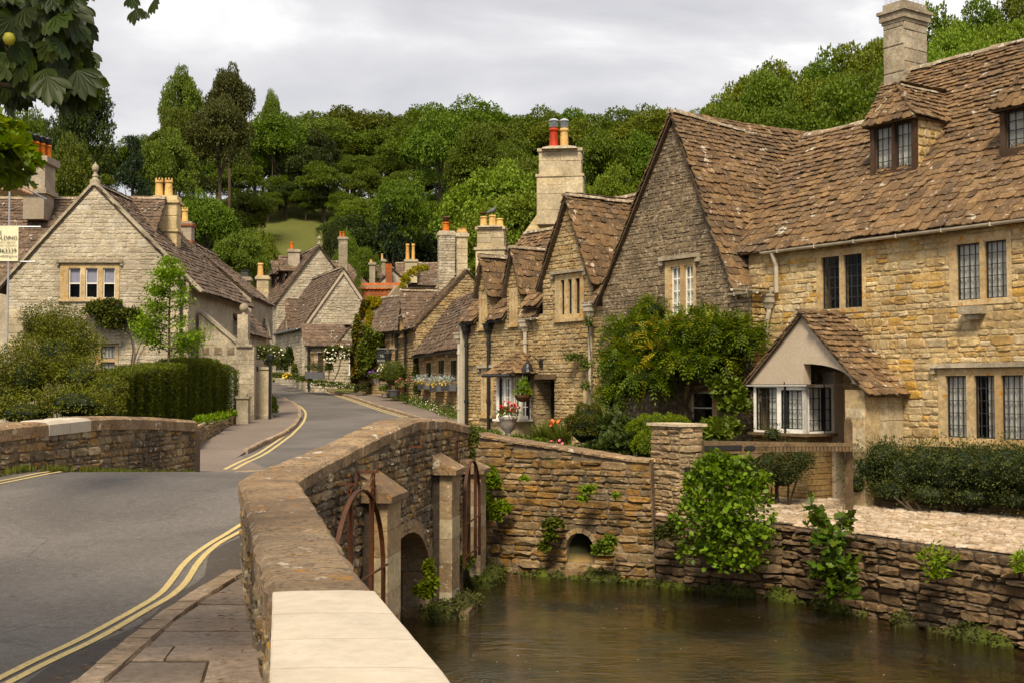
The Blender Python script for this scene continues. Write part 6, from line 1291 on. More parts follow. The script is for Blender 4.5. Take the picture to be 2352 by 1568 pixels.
# rear rendered gable houses
b2 = PT(372, 890, 50); FM = Pl((b2.x, b2.y, 0), (1, .02, 0)); L2 = House('rear_gable_cottage', FM.P(2, .5), 'stone cottage behind the corner cottage with cream twin-pot chimney and long roof verge', 'house', 'stone_white', 'roof_tile_far', 'mortar_white')
Am = FM.at(398, 560); Rm = FM.at(560, 752); Lm = (2 * Am[0] - Rm[0], Rm[1]); gable(L2, FM, -.2, (Lm[0] + 2.2, Rm[1] + (Am[1] - Rm[1]) * .55), Am, Rm, 5.0, over=.15, eo=.4, ex=(.26, .17), twid=(.25, .5), course=(.12, .2), wid=(.2, .5))
L2.finish(); dC = 47.5; k = dC / FOC; bc = PT(379, 500, dC)
ch = chimney(L2, (bc.x, bc.y + .3, 0), .05, 53 * k, .75, [(cz(0, 592, dC), cz(0, 533, dC), -.0), (cz(0, 533, dC), cz(0, 527, dC), .07), (cz(0, 527, dC), cz(0, 467, dC), 0), (cz(0, 467, dC), cz(0, 461, dC), .10), (cz(0, 461, dC), cz(0, 450, dC), .02)], 'ashlar_cream', ('block', (.5, .6), (.5, .9), 0, 'ashlar_cream'), label='smooth cream stone chimney with two rust-streaked crown pots')
for u in (367, 389): q = PT(u, 0, dC); pot(ch, (q.x, q.y + .2, cz(0, 452, dC)), .165, .66, 'pot_cream', crown=True)
b3 = PT(400, 890, 55.5); FN = Pl((b3.x, b3.y, 0), (1, .04, 0)); L3h = House('rendered_gable_cottage', FN.P(2, .6), 'cottage with grey rendered gable descending to the right behind the cream chimney', 'house', 'render_plaster', 'roof_tile_far', 'render_plaster')
An = FN.at(432, 556); Rn = FN.at(577, 678); gable(L3h, FN, 0, (2 * An[0] - Rn[0] + 2, Rn[1] + .8), An, Rn, 6, over=.1, eo=.2, stones=False, ex=(.26, .17), twid=(.25, .5)); L3h.finish()
dC = 54; k = dC / FOC; bc = PT(425, 540, dC); ch = chimney(L3h, (bc.x, bc.y, 0), .05, 36 * k, .7, [(cz(0, 590, dC), cz(0, 560, dC), .05), (cz(0, 560, dC), cz(0, 555, dC), .06), (cz(0, 555, dC), cz(0, 522, dC), 0), (cz(0, 522, dC), cz(0, 516, dC), .05), (cz(0, 516, dC), cz(0, 511, dC), .0)], 'render_plaster', label='dark rendered chimney with red brick bands')
for z in (557.5, 519): m = MB(); p_ = Pl((bc.x, bc.y, 0), (math.cos(.05), math.sin(.05), 0)); m.box(p_, -18 * k - .065, 18 * k + .065, cz(0, z + 2.5, dC), cz(0, z - 2.5, dC), -.42, .42); m.build('brick_band', 'brick_red', ch)
for u in (415, 430): q = PT(u, 0, dC); pot(ch, (q.x, q.y, cz(0, 512, dC)), .14, .58, 'pot_cream', crown=True)
# street house with plain roof
b4 = PT(528, 890, 58); FO = Pl((b4.x, b4.y, 0), (1, .03, 0)); L4h = House('street_cottage', FO.P(1, .9), 'small street-side cottage with broad stone-tiled roof behind the garden wall', 'house', 'stone_white', 'roof_tile_far', 'mortar_white')
a1 = FO.at(622, 780)[0]; e = FO.at(580, 790)[1]; run = V3(0, 2.6, cz(0, 682, 60.6) - e)
L4h.slope(Pl(FO.P(-.6, e, .2), V3(1, .03, 0), run), [[(0, -.1), (a1 + .6, -.1), (a1 - .45, run.length), (0, run.length)]], ex=(.28, .17), wid=(.25, .5)); L4h.face(FO, [rect(-.6, .2, a1, e)], course=(.12, .2), wid=(.2, .5)); sp = Pl(FO.P(a1, 0, -.4), V3(-.40, 1, 0)); L4h.box_wall(sp, [[(0, .2), (5, .2), (5, e), (2.2, e + run.z - .1), (0, e)]], .35)
ridge_run(L4h.ri, FO.P(-.6, e) + run, FO.P(a1 - 1, e) + run, .26, .5); vb = Pl(FO.P(a1, e, .1), run, V3(-1, 0, 0)); L4h.finish(); m = MB(); m.box(Pl(FO.P(a1 + .0, e - .0, .2), -FO.n, run), 0, .25, -.1, run.length, 0, .22) if False else None
small_chimney(L4h, 563, 690, 637, 26, 63, 'render_plaster'); m = MB(); q = PT(563, 637, 63); m.lathe((q.x, q.y, cz(0, 637, 63)), [(.2, 0), (.16, .3), (.2, .3), (.2, .36)], sq=True); m.build('cowl', 'black_iron', L4h.root)
small_chimney(L4h, 604, 690, 634, 26, 62, 'ashlar', [(603, 604, 14, 'pot_cream')], ('block', (.4, .6), (.4, .7)))
# garden wall with ball finial, dark panels and gate
gp_ = PT(457, 890, 44); GW = Pl((gp_.x, gp_.y, 0), (1, .02, 0)); gw = empty('garden_wall', GW.P(1, .4), 'tall ashlar garden wall with raked coping, ball finial and pale green door', 'wall')
P_ = lambda u, v: GW.at(u, v); poly = [P_(457, 975), P_(584, 975), P_(584, 796), P_(550, 795), P_(457, 716)]; dr = [P_(509, 960), P_(544, 960), P_(544, 850)] + [P_(544 - 35 * t / 6, 850 - 12 * math.sin(math.pi * t / 6 * .5 + .0) * (1 - (t / 6 - .5) ** 2)) for t in range(1, 6)] + [P_(509, 845)]
dr = [P_(509, 960), P_(544, 960), P_(544, 852), P_(538, 843), P_(526, 838), P_(509, 837)]
mb = MB(); slab(mb, GW, [poly, dr], -.4, 0); w_ = mb.build('wall', 'ashlar_grey', gw); pc = Pieces('stone_block', 'block', 'ashlar_grey', 120); fill_stones(pc, GW, [poly, dr], (.30, .42), (.4, .8), (.006, .012), .008, wob=0, base=-.004); pc.finish(w_)
m = MB(); m.box(GW, P_(509, 0)[0], P_(544, 0)[0], P_(0, 960)[1], P_(0, 836)[1], -.2, -.14)
for k in range(3): x = P_(509, 0)[0] + .05 + k * .17; m.box(GW, x, x + .14, P_(0, 955)[1], P_(0, 850)[1], -.139, -.12)
m.build('door', 'door_paint', gw)
a, b = P_(457, 716), P_(550, 795); r_ = Vector((b[0] - a[0], b[1] - a[1])).length; vp = Pl(GW.P(*a), GW.P(*b) - GW.P(*a), GW.n); s = -1 if vp.n.z < 0 else 1; m = MB(); m.box(vp, 0, r_, -.42, .08, *sorted((s * .0, s * .10))); m.box(GW, P_(550, 0)[0], P_(586, 0)[0], P_(0, 796)[1], P_(0, 790)[1], -.42, .08); m.build('coping', 'ashlar_grey', gw)
m = MB(); x0, x1 = P_(552, 0)[0], P_(576, 0)[0]; m.box(GW, x0, x1, P_(0, 792)[1] + .1, P_(0, 722)[1], -.38, .04); m.box(GW, x0 - .05, x1 + .05, P_(0, 790)[1], P_(0, 780)[1], -.42, .08); q = GW.P((x0 + x1) / 2, P_(0, 722)[1], -.17); m.build('pinnacle', 'ashlar_grey', gw); m = MB(); m.lathe(q, [(.12, 0), (.07, .05), (.07, .1)] + [(.165 * math.sin(math.pi * i / 8) + .001, .25 - .165 * math.cos(math.pi * i / 8)) for i in range(1, 9)], 12); m.build('ball_finial', 'ashlar_grey', gw, True)
for u in (480, 508, 537): m = MB(); m.box(GW, P_(u - 8, 0)[0], P_(u + 8, 0)[0], P_(0, 813)[1], P_(0, 797)[1], .0, .03); m.build('dark_panel', 'mortar_grey', gw)  # darker plates set proud of the wall stand in for niches
q0, q1 = PT(543, 890, 42), PT(570, 890, 42); SPq = Pl((q0.x, q0.y, 0), (1, 0, 0)); sm = empty('gate_post', (q0.x + .2, q0.y, .3), 'short stone post with stepped cap in front of the garden wall', 'post'); m = MB(); wq = q1.x - q0.x; m.box(SPq, 0, wq, .1, cz(0, 915, 42), -.4, 0); m.build('shaft', 'ashlar_grey', sm); m = MB(); m.box(SPq, -.04, wq + .04, cz(0, 915, 42), cz(0, 909, 42), -.44, .04); m.box(SPq, .06, wq - .06, cz(0, 909, 42), cz(0, 903, 42), -.34, -.06); m.build('cap_stone', 'ashlar_grey', sm)
q0, q1 = PT(589, 890, 45), PT(618, 890, 45); SPq = Pl((q0.x, q0.y, 0), (1, 0, 0)); sm = empty('porch_pier', (q0.x + .2, q0.y, .4), 'smooth ashlar pier beside black drainpipe at the left pavement edge', 'pier'); m = MB(); wq = q1.x - q0.x; m.box(SPq, 0, wq, .25, cz(0, 848, 45), -.5, 0); m.build('shaft', 'ashlar', sm); m = MB(); m.box(SPq, -.03, wq + .03, cz(0, 848, 45), cz(0, 842, 45), -.52, .04); m.box(SPq, -.05, wq + .05, .2, .62, -.54, .05); m.build('mouldings', 'ashlar_grey', sm)
for u, nm, lb_ in ((585.5, 'drainpipe', 'black drainpipe between garden wall and ashlar pier'), (620, 'lamp_post', 'slim black post at the right edge of the ashlar pier')):
    m = MB(); q = PT(u, 890, 44.6); m.tube([(q.x, q.y, .35), (q.x, q.y, cz(0, 845 if u < 600 else 815, 44.6))], .055, 8); m.lathe((q.x, q.y, cz(0, 855 if u < 600 else 830, 44.6)), [(.05, 0), (.11, .06), (.11, .22), (.04, .3)], 8); tag(m.build(nm, 'black_iron'), lb_, 'pipe' if u < 600 else 'post')
# low drystone garden wall
dg = empty('drystone_wall', (-9, 38, .3), 'low curving dry-stone garden wall along the left pavement', 'wall'); pA = [GP(452, 1040), GP(480, 1012), GP(515, 990), GP(545, 976), GP(566, 968)]; tz = [cz(0, v, p.y) for v, p in zip((977, 972, 962, 953, 945), pA)]
pts = [(p.x - .05, p.y) for p in pA]; mb = MB(); pc = Pieces('stone', 'stone', 'stone_pier', 280)
wall_run(dg, pts, tz, -.3, 'stone_pier', 'mortar_dark', .4, (.05, .10), (.12, .28), (.02, .06), gap=.012)
# ================================================================ PROPS
def thing1(m, name, mat, label, cat, group=None, **k):
    return tag(m.build(name, mat, None, **k), label, cat, group)
# wooden barrier with dentils
ga = PT(1614, 1012, 20.3); gb = PT(1963, 1020, 21.2); GB = Pl((ga.x, ga.y, 0), (gb.x - ga.x, gb.y - ga.y, 0)); GL = (Vector((gb.x, gb.y)) - Vector((ga.x, ga.y))).length
z1 = PT(1614, 1011, 20.3).z; z0 = PT(1614, 1043, 20.3).z; w2z = PT(1963, 1017, 21.2).z; w3z = PT(1963, 1032, 21.2).z
gt = empty('wooden_barrier', GB.P(GL / 2, ZC), 'weathered timber barrier rail with dentilled lower edge and black iron strap, between pier and bay', 'barrier')
m = MB(); q = [(0, z1 - .10), (GL, w3z + .06), (GL, w2z), (0, z1)]; m.prism(GB, q, -.05, .05)
m.prism(GB, [(0, z0), (GL * .42, z0 + .02), (GL * .42, z1 - .125), (0, z1 - .105)], -.045, .045); m.build('rail', 'wood_weathered', gt)
n = 26
for i in range(n):
    x = GL * (.34 + .64 * i / n); f = x / GL; zz = (z1 - .10) * (1 - f) + (w3z + .06) * f; m = MB(); m.box(GB, x, x + .055, zz - .085, zz - .002, -.045, .045); m.build('dentil', 'wood_weathered', gt)
m = MB(); m.box(GB, .0, GL * .24, z0 + .07, z0 + .15, .052, .062); m.prism(GB, [(GL * .25, z0 + .08), (GL * .27, z0 + .06), (GL * .31, z0 + .06), (GL * .33, z0 + .10), (GL * .31, z0 + .14), (GL * .27, z0 + .14)], .052, .066); m.build('iron_strap', 'black_iron', gt)
m = MB(); bp_ = [(GL * .38, z0 + .0), (GL * .30, z0 - .12), (GL * .12, -.5), (GL * .02, -.5), (GL * .10, -.15), (GL * .22, z0 + .02)]; m.prism(GB, bp_, -.05, .04); m.build('brace', 'wood_weathered', gt)
for i in range(12): x = GL * (.06 + .075 * i); f = x / GL; m = MB(); m.lathe(GB.P(x, z1 * (1 - f) + w2z * f - .002), [(.008, 0), (.001, .05)], 5); m.build('spike', 'black_iron', gt)
pp = PT(1949, 1020, 21.35); m = MB(); pz = Pl((pp.x, pp.y, 0), WX); m.box(pz, -.05, .05, -.6, PT(1949, 968, 21.35).z, -.05, .05); m.lathe((pp.x, pp.y, PT(1949, 968, 21.35).z), [(.05, 0), (.05, .04), (.035, .07), (.01, .09)], 10); post = thing1(m, 'gate_post', 'wood_weathered', 'dark round-topped wooden post at the right end of the barrier', 'post')
# wall lamp
def bracket_lamp():
    q = M.at(1246, 834); e = empty('wall_lamp', M.P(q[0], q[1], 0), 'black swan-neck lamp above the dark doorway', 'lamp'); m = MB(); m.box(M, q[0] - .06, q[0] + .06, q[1] - .1, q[1] + .1, .03, .07)
    pts = [M.P(q[0], q[1], .06), M.P(q[0], q[1] + .12, .2), M.P(q[0], q[1] + .2, .35), M.P(q[0], q[1] + .14, .47), M.P(q[0], q[1] + .04, .48)]; m.tube(pts, .014, 6); m.build('bracket', 'black_iron', e)
    m = MB(); m.lathe(M.P(q[0], q[1] - .22, .48), [(.17, 0), (.10, .2), (.05, .23), (.04, .28)], 14); m.build('lamp_shade', 'black_iron', e)
bracket_lamp()
q = PT(1128, 835, 35.2); m = MB(); m.lathe((q.x, q.y, q.z - .1), [(.02, 0), (.1, .04), (.08, .3), (.12, .33), (.02, .45)], 8); thing1(m, 'wall_lantern', 'lead_sheet', 'small grey lantern above the shop bay canopy', 'lamp')
# geranium urn
uq = PT(1167, 1004, 31.2); ez = max(uq.z, .0); e = empty('stone_urn', (uq.x, uq.y, uq.z), 'grey stone urn of red geraniums before the white bay window', 'urn'); m = MB(); m.lathe((uq.x, uq.y, uq.z), [(.15, 0), (.15, .05), (.07, .08), (.08, .14), (.17, .22), (.20, .36), (.23, .46), (.25, .48), (.23, .52), (.19, .52)], 16); m.build('bowl', 'urn_stone', e, True)
def flowers(parent, c, r, n, size, mat, nm='flowers'):
    P_, N_ = shell([(c, r)], n, .15); V_, F_, rn_ = leaves(P_, N_, size, .9, 0, .5, 'round', .1); return foliage(nm, V_, F_, rn_, mat, parent, 'stuff')
def greens(parent, c, r, n, size, mat, nm='foliage', asp=.5): P_, N_ = shell([(c, r)], n, .6); V_, F_, rn_ = leaves(P_, N_, size, asp); return foliage(nm, V_, F_, rn_, mat, parent)
greens(e, (uq.x, uq.y, uq.z + .62), (.26, .26, .16), 260, .09, 'leaf_tree'); flowers(e, (uq.x, uq.y, uq.z + .70), (.25, .25, .20), 120, .05, 'petal_red')
# hanging basket
hq = PT(1201, 915, 31.6); e = empty('hanging_basket', (hq.x, hq.y, hq.z), 'coir hanging basket with upright green fern in front of the white bay window', 'basket'); m = MB(); m.lathe((hq.x, hq.y, hq.z - .08), [(.06, 0), (.15, .04), (.21, .12), (.22, .18), (.19, .18)], 14); m.build('basket', 'basket_coir', e)
m = MB()
for k in range(3): a = k * 2.1; m.tube([(hq.x + .2 * math.cos(a), hq.y + .2 * math.sin(a), hq.z + .1), (hq.x, hq.y, hq.z + .62)], .005, 4)
bq = M.at(1218, 870); m.tube([M.P(bq[0], hq.z + .55, .0), M.P(bq[0], hq.z + .75, .1), (hq.x + .15, hq.y, hq.z + .82), (hq.x, hq.y, hq.z + .72), (hq.x, hq.y, hq.z + .62)], .011, 5); m.build('bracket', 'black_iron', e)
greens(e, (hq.x, hq.y, hq.z + .14), (.25, .25, .12), 300, .07, 'leaf_bright'); greens(e, (hq.x, hq.y, hq.z + .32), (.12, .12, .24), 260, .10, 'leaf_bright', 'fern', .25)
q = PT(1138, 900, 34.2); m = MB(); m.lathe((q.x, q.y, PT(0, 935, 34.2).z), [(.07, 0), (.07, .5), (.10, .52), (.10, .58), (.05, .62), (.05, .8), (.09, .84), (.03, .95)], 8); thing1(m, 'red_standpipe', 'red_box', 'red pipe fitting beside the black downpipe left of the white bay window', 'pipe')
# window boxes
for i, (qq, pl) in enumerate(BOXW):
    c0, c1, zb = qq[0] - .15, qq[2] + .15, qq[1] - .06; e = empty('window_box', pl.P((c0 + c1) / 2, zb, .25), ('flower box with silver foliage under the leftmost low-cottage window', 'flower box with silver foliage under the middle low-cottage window', 'flower box with silver foliage under the rightmost low-cottage window')[i], 'flower box', 'flower boxes under the low cottage windows')
    m = MB(); m.box(pl, c0, c1, zb - .26, zb, .06, .32); m.build('trough', 'window_box', e); c = pl.P((c0 + c1) / 2, zb + .14, .26); w_ = (c1 - c0) / 2
    P_, N_ = shell([(pl.P(c0 + (c1 - c0) * f, zb + .14, .28), (.24, .22, .22)) for f in (.2, .5, .8)], 380, .5); V_, F_, rn_ = leaves(P_, N_, .10, .35); foliage('foliage', V_, F_, rn_, 'leaf_silver', e)
    P_, N_ = shell([(pl.P(c0 + (c1 - c0) * f, zb + .02, .36), (.14, .12, .12)) for f in (.25, .7)], 40, .3); V_, F_, rn_ = leaves(P_, N_, .08, .9, kind='round'); foliage('flowers', V_, F_, rn_, 'petal_yellow', e)
# tea room sign
def text_obj(body, size, pl, a, b, o, mat, parent, align='CENTER', sx=1.0, name='lettering'):
    cu = bpy.data.curves.new(name, 'FONT'); cu.body = body; cu.size = size; cu.align_x = align; cu.extrude = .002; cu.resolution_u = 3
    ob = bpy.data.objects.new(name, cu); COL.objects.link(ob); dg = bpy.context.evaluated_depsgraph_get(); me = bpy.data.meshes.new_from_object(ob.evaluated_get(dg)); bpy.data.objects.remove(ob)
    o2 = bpy.data.objects.new(name, me); me.materials.clear(); me.materials.append(MAT[mat]); COL.objects.link(o2); o2.parent = parent; loc = pl.P(a, b, o) - root_loc(parent)
    o2.matrix_local = Matrix(((pl.ux.x * sx, pl.uy.x, pl.n.x, loc.x), (pl.ux.y * sx, pl.uy.y, pl.n.y, loc.y), (pl.ux.z * sx, pl.uy.z, pl.n.z, loc.z), (0, 0, 0, 1))); return o2
sq = PT(879, 820, 60.5); SG = Pl((sq.x, sq.y, 0), (1, .05, 0)); e = empty('hanging_sign', sq, 'small black hanging sign reading TEA ROOMS beside the ivy', 'sign'); m = MB(); m.box(SG, -.30, .30, sq.z - .32, sq.z + .22, -.02, .02)
m.prism(SG, [(-.30, sq.z + .223), (.30, sq.z + .223), (.12, sq.z + .36), (-.12, sq.z + .36)], -.02, .02); m.build('board', 'sign_black', e); text_obj('TEA', .17, SG, 0, sq.z + .01, .024, 'letter_white', e); text_obj('ROOMS', .15, SG, 0, sq.z - .22, .024, 'letter_white', e)
m = MB(); m.tube([SG.P(-.3, sq.z + .42), SG.P(.7, sq.z + .42)], .02, 5); m.tube([SG.P(-.2, sq.z + .42), SG.P(-.2, sq.z + .2)], .01, 4); m.tube([SG.P(.2, sq.z + .42), SG.P(.2, sq.z + .2)], .01, 4); m.build('bracket', 'black_iron', e)
q = PT(891, 822, 60); e = empty('wall_lamp', q, 'black lantern over the tea room door beside the hanging sign', 'lamp'); m = MB(); m.lathe((q.x, q.y, q.z - .2), [(.05, 0), (.14, .05), (.2, .4), (.22, .42), (.05, .55), (.02, .65)], 6); m.build('lamp_shade', 'black_iron', e); m = MB(); m.tube([(q.x, q.y, q.z + .45), (q.x - .1, q.y + .2, q.z + .6), (q.x + .1, q.y + .8, q.z + .3)], .02, 5); m.build('bracket', 'black_iron', e)
# pots and topiary outside the tea room
def pot_thing(u, v, y, r, h, label, plants, cat='plant pot', mat='urn_stone', nm='flower_pot'):
    q = GP(u, v, y - 4) if y > 30 else PT(u, v, y); q = PT(u, v, y); e = empty(nm, q, label, cat); m = MB(); m.lathe(q, [(r * .7, 0), (r, h * .85), (r * 1.08, h * .86), (r * 1.08, h), (r * .9, h)], 12); m.build('pot', mat, e)
    for (kind, dz, rr, n, size, mt) in plants:
        c = (q.x, q.y, q.z + h + dz); (flowers if kind == 'f' else greens)(e, c, rr, n, size, mt)
        if kind == 'g' and n > 600: core(e, [(c, rr)], 'leaf_tree_dark', .85)
    return e
pot_thing(905, 909, 57.5, .32, .3, 'large potted box topiary of two stacked balls outside the tea room', [('g', .75, (.62, .6, .68), 2600, .07, 'leaf_yew'), ], mat='window_box', nm='topiary_ball'); pot_thing(882, 892, 60, .25, .3, 'smaller potted box ball just left of the large topiary', [('g', .40, (.42, .4, .42), 1300, .07, 'leaf_yew')], nm='topiary_ball')
pot_thing(885, 911, 58, .17, .2, 'terracotta pot with low green plant below the topiary balls', [('g', .15, (.3, .28, .2), 500, .08, 'leaf_tree')])
pot_thing(866, 880, 61, .2, .24, 'pot of purple flowers by the tea room wall', [('g', .1, (.4, .35, .2), 300, .09, 'leaf_tree'), ('f', .22, (.42, .38, .2), 90, .08, 'petal_purple')])
pot_thing(924, 900, 55, .2, .22, 'wall planter of purple and pink flowers left of the black downpipe', [('g', .1, (.28, .26, .24), 400, .08, 'leaf_rose'), ('f', .15, (.3, .28, .24), 40, .06, 'petal_pink')], mat='basket_coir')
e = bush('flowering_shrub', 'yellow-green flowering shrub beside the tea room door', 'shrub', [pxblob(879, 853, 60.3, 10, 16, .4)], 900, .10, 'leaf_bright', stem=False); flowers(e, PT(879, 853, 60.0), (.23, .4, .36), 120, .09, 'petal_white')
for k, (u, v) in enumerate(((715, 864), (731, 866))):
    q = PT(u, v, 66); e = empty('planter', q, ('left of two grey planters with lavender at the white cottage', 'right of two grey planters with lavender at the white cottage')[k], 'planter', 'grey planters by the white cottage'); m = MB(); p_ = Pl((q.x, q.y, 0), (1, .1, 0)); m.box(p_, -.33, .33, q.z - .1, q.z + .28, -.25, .25); m.build('box', 'window_box', e); greens(e, (q.x, q.y, q.z + .45), (.36, .3, .3), 300, .12, 'leaf_hedge_dark', asp=.3)
# pigeon
pq = PT(1131, 494, 38.8); e = None; m = bpy.data.meshes.new('pigeon'); bmv = [(0, 0, .11, .045), (-.02, 0, .07, .06), (.06, 0, .02, .035), (.17, 0, -.02, .022), (-.075, 0, .14, .032), (-.095, 0, .175, .030), (-.125, 0, .172, .010)]
m = MB(); order = [(.26, -.03, .008), (.18, .0, .028), (.08, .045, .052), (0, .075, .066), (-.06, .11, .058), (-.085, .15, .034), (-.10, .185, .033), (-.125, .185, .02), (-.15, .178, .003)]
m.tube([(pq.x - .0 - x * 1, pq.y, pq.z + z + .06) for x, z, r in order], [r for _, _, r in order], 10)
for s in (-.02, .02): m.tube([(pq.x - .0, pq.y + s, pq.z + .10), (pq.x, pq.y + s, pq.z + .0)], .006, 4)
pg = thing1(m, 'pigeon', 'pigeon_grey', 'grey pigeon perched on the middle cream chimney pot', 'pigeon', smooth=True)
# scaffolding and banner
sc0 = PT(-60, 890, 37); SC = Pl((sc0.x, sc0.y, 0), (1, 0, 0)); g = lambda u, v: SC.at(u, v); e = empty('scaffolding', SC.P(0, .3), 'steel tube scaffolding with boards at the left edge of the picture', 'scaffolding')
for u in (-140, -50, 29): m = MB(); m.tube([SC.P(g(u, 0)[0], .0, 0), SC.P(g(u, 0)[0], g(u, 395)[1] + (0 if u > 0 else 3), 0)], .028, 8); m.build('standard_tube', 'steel_tube', e)
for (u0, v0, u1, v1) in ((-150, 519.5, 92, 521), (-150, 602, 80, 601), (-150, 398, 62, 400), (-150, 372, 40, 380)): m = MB(); m.tube([SC.P(*g(u0, v0), -.06), SC.P(*g(u1, v1), -.06)], .026, 8); m.build('ledger_tube', 'steel_tube', e)
for (u0, v0, u1, v1) in ((-60, 370, 60, 440),): m = MB(); m.tube([SC.P(*g(u0, v0), -.1), SC.P(*g(u1, v1), -1.6)], .026, 8); m.build('brace_tube', 'steel_tube', e)
for k in range(5): m = MB(); zz = g(0, 432)[1]; m.box(SC, g(-150, 0)[0], g(38, 0)[0], zz, zz + .04, -1.5 + k * .25, -1.28 + k * .25); m.build('plank', 'new_timber', e)
m = MB(); m.box(SC, g(-150, 0)[0], g(36, 0)[0], g(0, 428)[1], g(0, 412)[1], -1.6, -1.56); m.build('plank', 'new_timber', e)
bn = empty('banner', SC.P(g(20, 0)[0], g(0, 560)[1], .05), 'cream scaffolding company banner with green lettering at the left edge', 'banner'); BN = SC.off(.06); x1 = g(52.5, 0)[0]; m = MB(); vs = []
for i in range(13):
    x = x1 - 1.7 * (1 - i / 12); o = .012 * math.sin(i * 1.1); vs += [BN.P(x, g(0, 600.5)[1], o), BN.P(x, g(0, 519.5)[1], o * .3)]
vs += [v + V3(0, .01, 0) for v in vs]; n = 13
m.add(vs, [(2 * j, 2 * j + 2, 2 * j + 3, 2 * j + 1) for j in range(12)] + [(26 + 2 * j, 26 + 2 * j + 1, 26 + 2 * j + 3, 26 + 2 * j + 2) for j in range(12)]); m.build('cloth', 'banner_cloth', bn)
BT_ = BN.off(.025); rx = x1 - .02
for (t_, v_, s_, mt, xx, sx) in (('ME', 540, .155, 'lettering', g(15, 0)[0], 1), ('SCAFFOLDING', 551.5, .155, 'lettering', rx, .98), ('AN EXCELLENT SERVICE', 559, .075, 'lettering_pale', g(46, 0)[0], .9), ('THROUGHOUT THE WEST COUNTRY', 566.5, .075, 'lettering_pale', rx - .02, .9), ('73 463339', 581.5, .165, 'lettering', rx - .02, 1), ('mescaffolding.co.uk', 591, .075, 'lettering', rx, 1)):
    text_obj(t_, s_ * 1.12, BT_, xx, g(0, v_)[1], 0, mt, bn, 'RIGHT', sx)
# ================================================================ TREES
def crown_mesh(name, kind, seed, n=9000):
    rg = np.random.default_rng(seed); bl = []
    if kind == 'round':
        nb = int(rg.integers(40, 52))
        for i in range(nb):
            d = rg.normal(0, 1, 3); d /= np.linalg.norm(d); d[2] = abs(d[2]) if rg.uniform() < .72 else d[2]; r = rg.uniform(.07, .17); q = rg.uniform(.62, 1.08); c = np.array([0, 0, .55]) + d * np.array([.37, .37, .34]) * q * (1 - r * .4); bl.append((c, (r, r, r * .82)))
    elif kind == 'tall':
        for i in range(34):
            z = rg.uniform(.2, .93); w = .30 * (1 - abs(z - .5) * 1.1) + .05; a = rg.uniform(0, 6.3); q = rg.uniform(.2, 1); r = rg.uniform(.07, .13); bl.append((np.array([math.cos(a) * w * q, math.sin(a) * w * q, z]), (r, r, r * .7)))
    else:
        for i in range(46):
            z = rg.uniform(.08, .97); w = .42 * (1 - z) + .03; a = rg.uniform(0, 6.3); r = .07 + .09 * (1 - z); bl.append((np.array([math.cos(a) * w * .8, math.sin(a) * w * .8, z]), (r, r, r * .55)))
    P, N = shell(bl, n, .22); keep = (NR.uniform(0, 1, n) < .45 + .55 * np.clip(N[:, 2] + .6, 0, 1)); P, N = P[keep], N[keep]
    V, F, rn = leaves(P, N, .024 if kind != 'conifer' else .030, .68 if kind != 'conifer' else .4, .2, .75)
    # neighbouring leaves share a tone: clumps read lighter or darker
    me = bpy.data.meshes.new(name); me.vertices.add(len(V)); me.vertices.foreach_set('co', V.astype(np.float32).ravel()); k = len(F)
    me.loops.add(k * 3); me.loops.foreach_set('vertex_index', F.astype(np.int32).ravel()); me.polygons.add(k); me.polygons.foreach_set('loop_start', np.arange(0, k * 3, 3, dtype=np.int32)); me.update(calc_edges=True)
    cl = .5 + .5 * np.sin(V[:, 0] * 19 + seed) * np.sin(V[:, 1] * 17) * np.sin(V[:, 2] * 21 + 1); a = me.attributes.new('rnd', 'FLOAT', 'POINT'); a.data.foreach_set('value', np.clip(rn * .45 + cl * .5, 0, .98).astype(np.float32)); me.materials.append(MAT['leaf_tree']); return me, bl
CROWNS = {k: [crown_mesh('crown', k, 11 * i + 3, nn) for i in range(q)] for k, q, nn in (('round', 7, 26000), ('conifer', 2, 15000))}
def trunk_mesh(bl, seed):
    m = MB(); rg = random.Random(seed); m.tube([(0, 0, -1.6), (.01, 0, .2), (rg.uniform(-.03, .03), rg.uniform(-.03, .03), .45), (rg.uniform(-.05, .05), 0, .75)], [.028, .022, .016, .006], 7)
    for c, r in rg.sample(bl, min(9, len(bl))): z = rg.uniform(.2, .5); m.tube([(0, 0, z), (c[0] * .5, c[1] * .5, (z + c[2]) / 2 + .03), tuple(c)], [.012, .008, .003], 5)
    me = bpy.data.meshes.new('trunk'); me.from_pydata([tuple(v) for v in m.v], [], m.f); me.materials.append(MAT['bark']); return me
TRUNKS = {k: [trunk_mesh(bl, i) for i, (me, bl) in enumerate(v)] for k, v in CROWNS.items()}
TN = [0]
